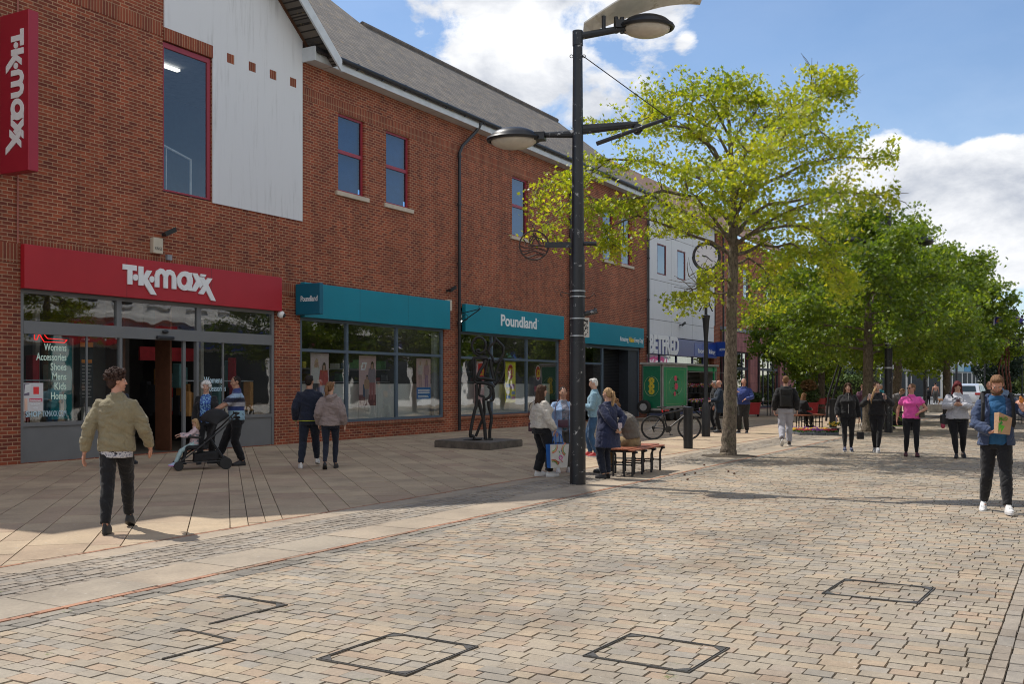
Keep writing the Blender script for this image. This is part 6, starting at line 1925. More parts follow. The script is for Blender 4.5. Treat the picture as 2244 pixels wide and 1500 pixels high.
def ring_loft(mb, rings, n=16):
    """rings: (centre, rx, ry, tilt-axis-matrix)"""
    vs = []; k = len(rings)
    for c, rx, ry, M in rings:
        for j in range(n):
            a = 2 * math.pi * j / n
            ca, sa = math.cos(a), math.sin(a)
            q = Vector((rx * math.copysign(abs(ca) ** .85, ca), ry * math.copysign(abs(sa) ** .85, sa), 0))
            vs.append(Vector(c) + M @ q)
    fs = []
    for i in range(k - 1):
        for j in range(n):
            j2 = (j + 1) % n; fs.append((i * n + j, i * n + j2, (i + 1) * n + j2, (i + 1) * n + j))
    fs.append(tuple(range(n - 1, -1, -1))); fs.append(tuple((k - 1) * n + j for j in range(n)))
    mb.add(vs, fs)


SKIN = mat('skin_fair', (.52, .30, .215), .5, var=.10, vs=14)
SKIN_R = mat('skin_ruddy', (.50, .25, .17), .5, var=.12, vs=14)
SKIN_T = mat('skin_tan', (.38, .20, .13), .5, var=.10, vs=14)
SKIN_D = mat('skin_dark', (.10, .05, .032), .5, var=.10, vs=14)
EYEM = mat('eye_dark', (.03, .02, .018), .3); EYEW = mat('eye_white', (.55, .52, .5), .4); LIP = mat('lip', (.36, .13, .11), .5); BROWM = mat('brow', (.10, .06, .04), .8)
WHT = mat('trainer_white', (.68, .67, .66), .5, var=.08, vs=12); BLKS = mat('shoe_black', (.018, .018, .02), .5, var=.3, vs=10)
SOLE = mat('sole_white', (.6, .6, .6), .6)


def hair_mat(name, c):
    if name in MATS: return MATS[name]
    m, nt, b = nt_new(name)
    v = vpos(nt, 1, 1, .12)
    f = nnoise(nt, v, 70, 4, .7)
    nt.links.new(nramp(nt, f, [(.3, [x * .5 for x in c]), (.7, [min(1, x * 1.6) for x in c])]), b.inputs['Base Color'])
    b.inputs['Roughness'].default_value = .7; b.inputs['Specular IOR Level'].default_value = .2
    nbump(nt, b, f, .8, .01)
    MATS[name] = m
    return m


H_BLACK = hair_mat('hair_black', (.018, .013, .011)); H_BROWN = hair_mat('hair_brown', (.055, .028, .016)); H_LBROWN = hair_mat('hair_light_brown', (.17, .09, .045))
H_GREY = hair_mat('hair_grey', (.30, .28, .26)); H_WHITE = hair_mat('hair_white', (.60, .58, .56)); H_BLOND = hair_mat('hair_blond', (.36, .23, .12)); H_RED = hair_mat('hair_red', (.11, .018, .022)); H_CURL = hair_mat('hair_dark_curl', (.045, .024, .018))


def hand_geo(mb, palm_mb, wrist, d, nrm, side, curl=.5, s=1.0):
    """palm into palm_mb (welded with the body), five fingers into mb. d: from wrist to knuckles, nrm: out of the back of the hand"""
    d = Vector(d).normalized(); nrm = Vector(nrm); nrm = (nrm - d * nrm.dot(d)).normalized(); u = d.cross(nrm) * side   # u: towards the thumb
    w = Vector(wrist)
    rot = Matrix((u, d, nrm)).transposed()
    palm_mb.ell(w + d * .045 * s, (.038 * s, .055 * s, .017 * s), 10, 7, rot=rot)
    palm_mb.tube([w - d * .02, w + d * .03 * s], [(.026 * s, .020 * s), (.030 * s, .018 * s)], 8)
    for k, (off, L) in enumerate(((.026, .070), (.009, .078), (-.009, .073), (-.026, .058))):
        p = w + d * .082 * s + u * off * s; dd = d.copy(); P = [p - d * .02 * s, p]; c = curl * (1 + .12 * k)
        for q in range(3):
            a = c * (.55 if q == 0 else .75)
            dd = (dd * math.cos(a) - nrm * math.sin(a)).normalized()
            p = p + dd * (L * s * (.42, .33, .25)[q]); P.append(p)
            # keep the finger's own frame turning with it
        mb.tube(P, [.0095 * s, .0095 * s, .0088 * s, .008 * s, .006 * s], 6, 0)
    p = w + d * .025 * s + u * .030 * s
    t1 = (d * .75 + u * .65 - nrm * .25 * curl).normalized(); t2 = (d * .9 + u * .15 - nrm * .6 * curl).normalized()
    mb.tube([p - u * .012 * s, p + t1 * .028 * s, p + t1 * .034 * s + t2 * .028 * s, p + t1 * .036 * s + t2 * .05 * s], [.012 * s, .0115 * s, .010 * s, .007 * s], 6, 0)


def shoe(parent, ank, yaw, pitch, mats, s=1.0, kind='trainer'):
    """foot pointing along +Y turned by yaw; pitch > 0 lifts the heel"""
    M = Matrix.Rotation(-yaw, 3, 'Z') @ Matrix.Rotation(-pitch, 3, 'X')
    mb = MB(); L = .275 * s; W = .048 * s; n = 18
    out = []
    for i in range(n):
        a = 2 * math.pi * i / n; y = math.sin(a); x = math.cos(a)
        wy = W * (1.0 if y > -.2 else .82) * (1 - .12 * max(0, y))
        out.append((x * wy, .075 * s + y * L / 2))
    def ring(z, k, dy=0): return [Vector((x * k, .075 * s + (y - .075 * s) * k + dy, z)) for x, y in out]
    A = Vector(ank); base = A - M @ Vector((0, 0, .085 * s))
    vs = ring(0, .96) + ring(.028 * s, 1.0)
    fs = [tuple(range(n - 1, -1, -1)), tuple(range(n, 2 * n))] + [(i, (i + 1) % n, n + (i + 1) % n, n + i) for i in range(n)]
    mb.add([base + M @ v for v in vs], fs, 1)
    # upper: rings shrinking to the collar
    R_ = [ring(.026 * s, .98), [Vector((v.x * .94, v.y if v.y < .1 * s else .1 * s + (v.y - .1 * s) * .93, .055 * s)) for v in ring(0, .97)],
          [Vector((v.x * .80, v.y * .80 + (-.004), (.083 if v.y < .12 * s else .070) * s)) if v.y < .13 * s else Vector((v.x * .75, v.y * .86, .060 * s)) for v in ring(0, .95)],
          [Vector((v.x * .62, min(v.y, .085 * s) * .72 - .006, (.112 if kind != 'flat' else .06) * s)) for v in ring(0, .9)]]
    vs = []; [vs.extend(r) for r in R_]
    fs = [(j * n + i, j * n + (i + 1) % n, (j + 1) * n + (i + 1) % n, (j + 1) * n + i) for j in range(3) for i in range(n)] + [tuple(3 * n + i for i in range(n))]
    mb.add([base + M @ v for v in vs], fs, 0)
    if kind == 'trainer':
        for k in range(4): 
            c = Vector((0, (.075 + .022 * k) * s, (.094 - .007 * k) * s)); mb.obox(base + M @ c, M @ Vector((.018 * s, 0, 0)), M @ Vector((0, .004 * s, 0)), M @ Vector((0, 0, .004 * s)), 1)
    return mb.build('shoe', mats, parent, smooth=50)


HAIRS = {}
def person(label, pos, hd, h=1.75, w=1.0, fem=False, skin=None, hair=None, hairm=None, feet=None, wr=None, poles=None, top=None, inner=None, trou=None, shoes=None, turn=0, nod=0, lean=0.0,
           hip=None, seated=False, vox=.013, hands=None, belly=0.0, bust=None, extras=None, group=None, knee_pole=(0, 1, 0), loc_z=0.0, glasses=False, beard=None, sleevecurl=None, hunch=0.0, hip_z=None):
    """pose targets are given for a 1.75 m body facing +Y and scaled to h; pos = world ground point"""
    s = h / 1.75; skin = skin or SKIN; x0 = w
    t = thing('person', (pos[0], pos[1], loc_z), label, 'person', group, YAW - R(hd) - math.pi / 2)
    L = lambda p: Vector(p) * s
    hz0 = (hip_z if hip_z is not None else .93)
    pel = Vector((0, 0, hz0)); hipo = .085 * (1.08 if fem else 1.0) * (x0 * .5 + .5)
    sp = Vector((0, math.sin(lean), math.cos(lean)))
    sp2 = Vector((0, math.sin(lean + hunch), math.cos(lean + hunch)))
    def spine(u):                          # u metres above the pelvis along the back
        if u < .25: return pel + sp * u
        return pel + sp * .25 + sp2 * (u - .25)
    def frame(u):
        d = sp if u < .2 else sp2
        yv = Vector((0, d.z, -d.y)); return Matrix((Vector((1, 0, 0)), yv, d)).transposed()
    sw = (.175 if not fem else .155) * (x0 * .55 + .45)
    sh = {q: spine(.440) + Vector((q * sw, -.005, 0)) for q in (-1, 1)}
    neck = spine(.54); head = spine(.545) + Vector((0, math.sin(lean + hunch + nod * .5) * .12 + .012, math.cos(lean + hunch * .8 + nod * .5) * .148))
    wr = wr or {}; poles = poles or {}
    W_, E_ = {}, {}
    for q in (-1, 1):
        tgt = wr.get(q, (q * (.24 * (x0 * .6 + .4) + .01), .03, .84))
        E_[q], W_[q] = ik(sh[q], tgt, .285, .255, poles.get(q, (q * .35, -1, -.2)))
    feet = feet or {}
    K_, A_ = {}, {}
    fs_ = {}
    for q in (-1, 1):
        f = feet.get(q, (q * .10, 0, 0, 0, q * 8))         # x, y, lift, pitch(deg), toe-out(deg)
        ank = Vector((f[0], f[1], .085 + f[2])); hj = pel + Vector((q * hipo, 0, -.02))
        K_[q], A_[q] = ik(hj, ank, .435, .42, knee_pole if not isinstance(knee_pole, dict) else knee_pole[q])
        fs_[q] = (f, hj)
    S_ = lambda v: tuple(Vector(v) * s)
    # -------- torso profile (distance above pelvis, half width, half depth, forward shift)
    g = x0; gb = x0 + belly
    if fem: prof = [(-.13, .10 * g, .09 * g, 0), (-.06, .168 * g, .118 * g, -.008), (.04, .155 * g, .112 * gb, 0), (.14, .128 * g, .10 * gb, .008 + belly * .03), (.26, .140 * g, .108 * gb, .010), (.34, .150 * g, (.122 + .01) * g, .022), (.41, .148 * g ** .6, .098 * g, .006), (.47, .118 * g ** .4, .074, -.004), (.505, .080, .062, 0), (.545, .056, .054, 0)]
    else: prof = [(-.13, .10 * g, .085 * g, 0), (-.06, .155 * g, .108 * g, -.006), (.04, .150 * g, .106 * gb, 0), (.14, .142 * g, .105 * gb, .008 + belly * .03), (.26, .155 * g, .112 * gb, .008), (.36, .168 * g, .118 * g, .006), (.41, .168 * g ** .6, .104 * g, 0), (.465, .142 * g ** .4, .080, -.004), (.505, .095, .068, 0), (.545, .062, .060, 0)]
    def torso(mb, e, u0=-.13, u1=.54, hemflare=0.0, top_e=None):
        rings = []
        us = [p[0] for p in prof]
        ks = sorted(set([u0] + [u for u in us if u0 < u < u1] + [u1]))
        for u in ks:
            rx = np.interp(u, us, [p[1] for p in prof]); ry = np.interp(u, us, [p[2] for p in prof]); yo = np.interp(u, us, [p[3] for p in prof])
            if u < us[0]: rx = prof[1][1]; ry = prof[1][2]
            if u < .0: rx = max(rx, prof[1][1] * .98); ry = max(ry, prof[1][2] * .98)
            ee = e + hemflare * max(0, (.25 - u)) / .4
            if u > .34: ee = e + (.016 - e) * min(1, (u - .34) / .14) if e > .016 else e
            M = frame(u); rings.append((L(spine(u) + M @ Vector((0, yo, 0))), (rx + ee) * s, (ry + ee) * s, M))
        ring_loft(mb, rings)
    # -------- body
    fine = MB(); body = MB()
    b_ = .86
    torso(body, -.022, -.05)
    for q in (-1, 1):
        body.tube([L(sh[q] - Vector((q * .03, 0, 0))), L(sh[q].lerp(E_[q], .3)), L(E_[q]), L(E_[q].lerp(W_[q], .35)), L(W_[q])], [.046 * s * b_ * g ** .5, .044 * s * b_ * g ** .6, .036 * s * g ** .5, .037 * s * g ** .5, .025 * s], 10)
        body.ell(L(sh[q]), .050 * s * b_, 10, 6)
        f, hj = fs_[q]
        body.tube([L(hj), L(hj.lerp(K_[q], .5)), L(K_[q]), L(K_[q].lerp(A_[q], .3)), L(A_[q])], [.075 * s * g * b_, .066 * s * g * b_, .050 * s * b_, .050 * s * b_, .032 * s], 10)
        body.ell(L(A_[q] - Vector((0, -.04, .035))), (.03 * s, .07 * s, .03 * s), 8, 5)
        hs = (hands or {}).get(q, {})
        d = hs.get('d', (W_[q] - E_[q]).normalized() * .8 + Vector((0, .05, -.2)))
        hand_geo(fine, body, L(W_[q]), d, hs.get('n', Vector((q, 0, 0)) if Vector(d).normalized().z < -.5 else Vector((0, -.3, 1))), hs.get('side', q if Vector(d).normalized().z > -.5 else q), hs.get('curl', .42), s)
    HM = Matrix.Rotation(-R(turn), 3, 'Z') @ Matrix.Rotation(-(lean + hunch) * .6 - nod, 3, 'X')
    hc = L(head)
    def HP(p): return hc + HM @ (Vector(p) * s)
    def he(mb, c, r, m=None, n=12, k=8): mb.ell(HP(c), tuple(x * s for x in r), n, k, m, rot=HM)
    fw_ = 1.0 + (.10 if g > 1.15 else 0)
    he(body, (0, -.012, .022), (.074, .092, .086), n=16, k=10); he(body, (0, .022, -.025), (.061 * fw_, .066, .082), n=16, k=10)
    he(body, (0, .030, -.078), (.044 * fw_, .048, .036)); he(body, (0, .092, -.012), (.010, .013, .026)); he(body, (0, .102, -.030), (.014, .014, .011))
    he(body, (0, .074, .018), (.046, .018, .010)); he(body, (0, .082, -.062), (.022, .010, .012)); he(body, (0, .070, -.098), (.018, .016, .014))
    for q in (-1, 1): he(body, (q * .076, -.004, -.010), (.009, .020, .030)); he(body, (q * .034, .062, -.032), (.020, .018, .018))
    body.tube([L(neck - Vector((0, 0, .05))), L(neck.lerp(head, .4)), tuple(HP((0, -.01, -.04)))], [.060 * s * (g ** .4), .053 * s * (g ** .4), .050 * s * (g ** .4)], 12)
    for q in (-1, 1):
        he(fine, (q * .030, .079, .000), (.013, .008, .006), 2, 8, 5); he(fine, (q * .030, .0835, .000), (.006, .005, .006), 1, 8, 5)
        he(fine, (q * .032, .084, .017), (.017, .006, .0035), 3, 8, 4)
    he(fine, (0, .0895, -.061), (.020, .005, .0045), 4, 8, 4); he(fine, (0, .088, -.067), (.016, .006, .004), 4, 8, 4)
    if glasses:
        for q in (-1, 1): he(fine, (q * .031, .096, .000), (.026, .006, .018), 1, 10, 5); fine.tube([HP((q * .055, .09, .003)), HP((q * .078, .0, .004))], .003 * s, 4, 1)
        fine.tube([HP((-.02, .1, .003)), HP((.02, .1, .003))], .003 * s, 4, 1)
    V, N, F = remesh(body, vox * .72 * s, 2)
    mesh_obj('body', V, F, [skin, EYEM, EYEW, BROWM, LIP], t, fine)
    # -------- hair
    if hair:
        hm = MB(); rr = random.Random(len(label))
        amp, sc_ = .003, (30, 30, 12)
        if hair in ('short', 'crop', 'curly', 'long', 'pony', 'bun', 'fluffy', 'thin', 'child'):
            k = {'crop': .96, 'thin': .95}.get(hair, 1.0)
            he(hm, (0, -.020, .028), (.081 * k, .091 * k, .088 * k), n=18, k=12); he(hm, (0, -.048, -.020), (.068 * k, .055 * k, .068 * k), n=14, k=9)
            if hair in ('short', 'crop'): he(hm, (0, .035, .080), (.058, .045, .030)); [he(hm, (q * .066, -.008, .018), (.014, .032, .030)) for q in (-1, 1)]
        if hair == 'short':
            he(hm, (0, .045, .092), (.055, .040, .026)); he(hm, (.02, .055, .085), (.05, .03, .022))
        if hair == 'curly':
            amp = .0
            for i in range(190):
                a = rr.uniform(0, 6.28); z = rr.uniform(-.25, 1); r = math.sqrt(max(0, 1 - z * z)); 
                c = Vector((.082 * r * math.cos(a), .094 * r * math.sin(a) - .015, .092 * z + .035))
                if c.y > .06 and c.z < .055: continue
                he(hm, c * rr.uniform(1.0, 1.16), (rr.uniform(.011, .020),) * 3, n=7, k=5)
            for i in range(30): he(hm, (rr.uniform(-.06, .06), rr.uniform(.0, .08), rr.uniform(.095, .125)), (.02,) * 3, n=7, k=5)
        if hair == 'fluffy':
            for i in range(120):
                a = rr.uniform(0, 6.28); z = rr.uniform(-.5, 1); r = math.sqrt(max(0, 1 - z * z)); c = Vector((.092 * r * math.cos(a), .098 * r * math.sin(a) - .018, .095 * z + .030))
                if c.y > .045 and c.z < .06: continue
                he(hm, c, (.026,) * 3, n=7, k=5)
        if hair in ('long', 'child'):
            Ln = .42 if hair == 'long' else .22
            for i in range(26):
                a = math.pi * (1.0 + (i / 25)) + (rr.uniform(-.06, .06)); x = .078 * math.cos(a); y = .085 * math.sin(a) - .01
                if hair == 'long' and abs(math.cos(a)) > .93: y += .02
                l = Ln * rr.uniform(.85, 1.05); b0 = HP((x, y, .0)); bend = Vector((x * .35, -.035 * (1 if y < 0 else -1), 0)) * s
                o = HM @ Vector((x, y, 0)); o.z = 0
                p1 = b0 + HM @ Vector((x * .15, 0, -.09)) * s; p2 = p1 + (o * .25 + Vector((0, 0, -l * .45))) * s; p3 = p1 + (o * .15 + Vector((rr.uniform(-.02, .02), rr.uniform(-.02, .02), -l * .85))) * s
                hm.tube([HP((x * .8, y * .8, .04)), b0, p1, p2, p3], [.018 * s, .022 * s, .022 * s, .022 * s, .008 * s], 6)
            for q in (-1, 1): he(hm, (q * .062, .035, .040), (.022, .040, .048)); he(hm, (q * .040, .052, .066), (.038, .034, .038), None, 12, 8)
            sc_ = (40, 40, 6); amp = .004
        if hair == 'pony':
            hm.tube([HP((0, -.09, .03)), HP((0, -.14, .02)), HP((0, -.15, -.08)), HP((0, -.12, -.20)), HP((.01, -.10, -.28))], [.028 * s, .034 * s, .036 * s, .028 * s, .008 * s], 8); sc_ = (40, 40, 8); amp = .004
        if hair == 'bun': he(hm, (0, -.095, .060), (.038, .036, .036))
        if hair == 'bald':
            for q in (-1, 1): he(hm, (q * .066, -.025, -.006), (.016, .045, .030))
            he(hm, (0, -.088, -.010), (.055, .020, .034))
        if hair in ('curly', 'fluffy'): V, F = [tuple(p) for p in hm.v], hm.f
        else:
            V, N, F = remesh(hm, .010 * s * max(1, vox / .013), 2)
            V = folds(V, N, amp * s * 1.6, sc_, 1.0)
        mesh_obj('hair', V, F, [hairm or H_BROWN], t)
    if beard:
        bm_ = MB()
        for a in np.linspace(-1.35, 1.35, 15):
            c = (.060 * math.sin(a), .025 + .062 * math.cos(a), -.078 - .012 * math.cos(a)); he(bm_, c, (.018, .016, .024), n=8, k=5)
        he(bm_, (0, .088, -.047), (.026, .008, .006)); he(bm_, (0, .08, -.1), (.025, .018, .018))
        V, N, F = remesh(bm_, .008 * s, 1); mesh_obj('beard', V, F, [beard], t)
    # -------- trousers
    if trou:
        sl = trou.get('slack', .014); tm = MB(); ut = trou.get('waist', .13)
        torso(tm, .010 + sl * .3, -.12, ut)
        for q in (-1, 1):
            f, hj = fs_[q]; cuff = trou.get('len', 1.0); A2 = K_[q].lerp(A_[q], .97 * cuff if cuff < 1 else 1.0)
            kl = K_[q]
            tm.tube([L(hj + Vector((0, 0, .03))), L(hj.lerp(kl, .35)), L(hj.lerp(kl, .75)), L(kl), L(kl.lerp(A2, .35)), L(kl.lerp(A2, .75)), L(A2 + Vector((0, 0, .02)))],
                    [(.088 * g + sl * .5) * s, (.082 * g + sl * .6) * s, (.062 * g + sl) * s, (.055 * g ** .6 + sl) * s, (.055 * g ** .6 + sl) * s, (.040 * g ** .5 + sl * 1.1) * s, (.035 + sl * 1.15) * s], 14)
        V, N, F = remesh(tm, vox * s, 3)
        V = folds(V, N, (.003 + sl * .24) * s, (8, 8, 12), 3.0 + len(label))
        mesh_obj(trou.get('name', 'trousers'), V, F, [trou['m']], t)
    # -------- tops (inner first)
    def make_top(T, dflt):
        e = T.get('e', .022); hem = T.get('hem', .90); u0 = hem - hz0
        cm = MB(); torso(cm, e, u0, T.get('u1', .545), T.get('flare', 0.0))
        sl = T.get('sleeve', 'long'); se = T.get('se', e * .8)
        if sl:
            for q in (-1, 1):
                fr_ = {'long': 1.0, 'short': 0, 'elbow': 0}[sl]
                if sl == 'long':
                    wend = E_[q].lerp(W_[q], T.get('cuff', .97)); P = [sh[q] - Vector((q * .05, 0, -.005)), sh[q], sh[q].lerp(E_[q], .5), E_[q], E_[q].lerp(wend, .5), wend]
                    Rr = [.050 * g ** .5 + se * .25, .054 * g ** .6 + se * .45, .050 * g ** .6 + se, .044 * g ** .5 + se, .042 * g ** .4 + se * 1.05, .030 + se * .8]
                else:
                    k = .55 if sl == 'short' else .95; P = [sh[q] - Vector((q * .05, 0, -.005)), sh[q], sh[q].lerp(E_[q], k * .6), sh[q].lerp(E_[q], k)]
                    Rr = [.050 * g ** .5 + se * .3, .053 * g ** .6 + se * .6, .052 * g ** .6 + se, .050 * g ** .6 + se * 1.1]
                cm.tube([L(p) for p in P], [r * s for r in Rr], 12)
        if T.get('collar'):
            cm.tube([L(neck + Vector((0, -.005, -.03))), L(neck + Vector((0, .0, .025)))], [.078 * s, .070 * s], 14)
        if T.get('hood'):
            for a in np.linspace(0, math.pi, 9): cm.ell(L(neck + Vector((.095 * math.cos(a), -.02 - .075 * math.sin(a), -.015 - .02 * math.sin(a)))), (.040 * s, .040 * s, .036 * s), 8, 6)
            cm.ell(L(neck + Vector((0, -.115, -.065))), (.085 * s, .045 * s, .075 * s), 12, 8)
        if T.get('open'):
            pass
        V, N, F = remesh(cm, vox * s, 3)
        V = folds(V, N, T.get('fold', .009) * s, T.get('sc', (7, 7, 13)), 7.0 + len(label))
        drop = None
        if T.get('open'):
            ow = T['open'] * s; zt = neck.z * s
            def drop(c): return abs(c.x) < ow * (1 + .25 * (1 - c.z / zt)) and c.y > (lean * .3) * s + .02 * s and c.z > hem * s * .98 - .02 and c.z < zt + .03 * s and abs(c.x) < .2
            n0 = neck
        ob = mesh_obj(T.get('name', dflt), V, F, [T['m']], t, drop=drop)
        if T.get('open'):
            so = ob.modifiers.new('thickness', 'SOLIDIFY'); so.thickness = .006; so.offset = -1
        return ob
    objs = {}
    if inner: objs['inner'] = make_top(inner, 'shirt')
    if top: objs['top'] = make_top(top, 'jacket')
    # -------- shoes
    sm = shoes or {'m': [BLKS, BLKS]}
    for q in (-1, 1):
        f, hj = fs_[q]
        shoe(t, L(A_[q]), R(f[4]), R(f[3]), sm['m'], s * sm.get('k', 1.0), sm.get('kind', 'trainer'))
    info = dict(t=t, s=s, W=W_, E=E_, sh=sh, neck=neck, head=head, HP=HP, L=L, spine=spine, objs=objs, HM=HM, pel=pel)
    return info


def wpt(info, p):
    """point in the person's 1.75 m pose space -> world"""
    t = info['t']; bpy.context.view_layer.update() if False else None
    M = Matrix.Translation(t.location) @ Matrix.Rotation(t.rotation_euler.z, 4, 'Z')
    return M @ (Vector(p) * info['s'])


def attach(mb, info, name, mats, label, cat, smooth=40, at=None, **k):
    """an object held or worn by a person: its own thing, written in the person's pose space"""
    t = info['t']; s = info['s']
    o = mb if isinstance(mb, bpy.types.Object) else None
    mb.v = [tuple(Vector(p) * s) for p in mb.v]
    ob = mb.build(name, mats, None, smooth=smooth)
    ob.location = t.location; ob.rotation_euler = t.rotation_euler
    # move the origin onto the thing itself
    cen = sum((Vector(p) for p in mb.v), Vector()) / len(mb.v)
    ob.data.transform(Matrix.Translation(-cen)); ob.location = Vector(t.location) + Matrix.Rotation(t.rotation_euler.z, 3, 'Z') @ cen
    return tag(ob, label, cat, k.get('group'))


def chest_text(info, txt, z0, w_, h_, m, key='top', name='print', arc=0.0):
    """lettering laid on the chest: each point is dropped onto the garment from the front"""
    ob = info['objs'][key]; s = info['s']
    bvh = BVHTree.FromPolygons([v.co[:] for v in ob.data.vertices], [tuple(p.vertices) for p in ob.data.polygons])
    vs, fs = text_geo(txt, 1.0, 0.0, .03)
    x0 = min(v.x for v in vs); x1 = max(v.x for v in vs); y0 = min(v.y for v in vs); y1 = max(v.y for v in vs)
    out = []
    for v in vs:
        u = (v.x - x0) / (x1 - x0) - .5; x = -u * w_ * -1; z = z0 + (v.y - y0) / (y1 - y0) * h_ - arc * (2 * u) ** 2
        x = -u * w_                              # the wearer's right is the reader's left
        hit = bvh.ray_cast(Vector((x * s, 1.0, z * s)), Vector((0, -1, 0)))
        y = (hit[0].y if hit[0] is not None else .14 * s) + .004
        out.append((x * s, y, z * s))
    mb = MB(); mb.add(out, fs)
    return mb.build(name, m, info['t'])


def bagmesh(c, r, rz=0, m=0, mb=None):
    mb = mb or MB(); b = MB(); b.rbox((-r[0], -r[1], -r[2]), (r[0], r[1], r[2]), min(r) * .45)
    M = Matrix.Rotation(rz, 3, 'Z'); mb.add([Vector(c) + M @ Vector(p) for p in b.v], b.f, m)
    return mb


C_ = lambda n, c, **k: cloth(n, c, **k)
BLACKC = C_('cloth_black', (.016, .016, .018)); BLACKT = C_('cloth_black_trouser', (.012, .012, .014)); NAVYT = C_('cloth_navy_trouser', (.014, .018, .032))
JEAN = C_('denim_blue', (.035, .085, .17), var=.25); WALK = {-1: (-.09, -.30, .035, 22, -6), 1: (.09, .33, 0, 0, 6)}
WALK2 = {1: (.09, -.30, .035, 22, 6), -1: (-.09, .33, 0, 0, -6)}
SH_W = {'m': [WHT, SOLE]}; SH_B = {'m': [BLKS, BLKS]}; SH_BW = {'m': [BLKS, SOLE]}
def gp(px, py): return GP(px, py)

# 1 man in olive bomber jacket, seen from behind
i1 = person('man with curly hair in an olive bomber jacket walking away at the left', gp(255, 1166), -6, 1.76, .99, skin=SKIN_R, hair='curly', hairm=H_CURL, turn=62, vox=.011,
       feet={-1: (-.045, -.26, .0, 0, -2), 1: (.035, .36, .04, 22, 2)}, wr={-1: (-.31, -.07, .86), 1: (.31, .16, .91)}, poles={-1: (-.4, -1, 0), 1: (.45, -1, 0)},
       top={'m': C_('olive_nylon', (.235, .20, .125), var=.10, bump=.8), 'hem': .87, 'e': .044, 'se': .026, 'collar': 1, 'fold': .015, 'name': 'bomber_jacket'},
       inner={'m': C_('check_shirt', (.48, .48, .52), blot=(60, (.12, .13, .2), .55)), 'hem': .80, 'e': .020, 'u1': .2, 'sleeve': None, 'fold': .003, 'name': 'shirt'},
       trou={'m': BLACKT, 'slack': .016}, shoes=SH_B)
# 2 elderly woman, 3 man in striped polo, pushing a pushchair
p2 = PT(452, 842, 20.6)
i2 = person('elderly woman with curly white hair in a blue patterned top beside the pushchair', (p2.x, p2.y), 172, 1.66, 1.12, True, hair='fluffy', hairm=H_WHITE, turn=0, vox=.012, belly=.12,
       feet={-1: (-.10, -.22, .03, 16, -6), 1: (.10, .2, 0, 0, 6)}, wr={1: (.25, .05, .84), -1: (-.22, .34, .98)},
       top={'m': BLACKC, 'hem': .78, 'e': .034, 'open': .11, 'name': 'cardigan'}, inner={'m': C_('blue_pattern', (.03, .07, .28), blot=(46, (.22, .42, .62), .53)), 'hem': .86, 'e': .016, 'sleeve': None},
       trou={'m': BLACKT, 'slack': .02}, shoes=SH_B)
stripes = [(1.42, 1.60, (.035, .05, .16)), (1.33, 1.42, (.26, .36, .50)), (1.245, 1.33, (.02, .022, .045)), (1.16, 1.245, (.30, .29, .32)), (1.08, 1.16, (.03, .05, .17)), (.98, 1.08, (.24, .38, .48)), (.5, .98, (.24, .38, .48))]
p3 = gp(519, 1021)
i3 = person('man in a blue striped polo shirt pushing the black pushchair', p3, -112, 1.77, 1.10, skin=SKIN_T, hair='thin', hairm=H_BLACK, turn=-12, nod=.18, vox=.012, belly=.16,
       feet={-1: (-.09, -.10, 0, 0, -6), 1: (.09, .36, .0, 0, 4)}, wr={-1: (-.16, .48, 1.02), 1: (.16, .48, 1.02)}, hands={-1: dict(d=(0, .9, -.2), n=(0, .2, 1), curl=1.1, side=-1), 1: dict(d=(0, .9, -.2), n=(0, .2, 1), curl=1.1, side=1)},
       top={'m': C_('striped_polo', (.24, .38, .48), stripes=stripes), 'hem': .88, 'e': .024, 'sleeve': 'elbow', 'collar': 1, 'name': 'polo_shirt'}, trou={'m': BLACKT, 'slack': .024}, shoes=SH_B)
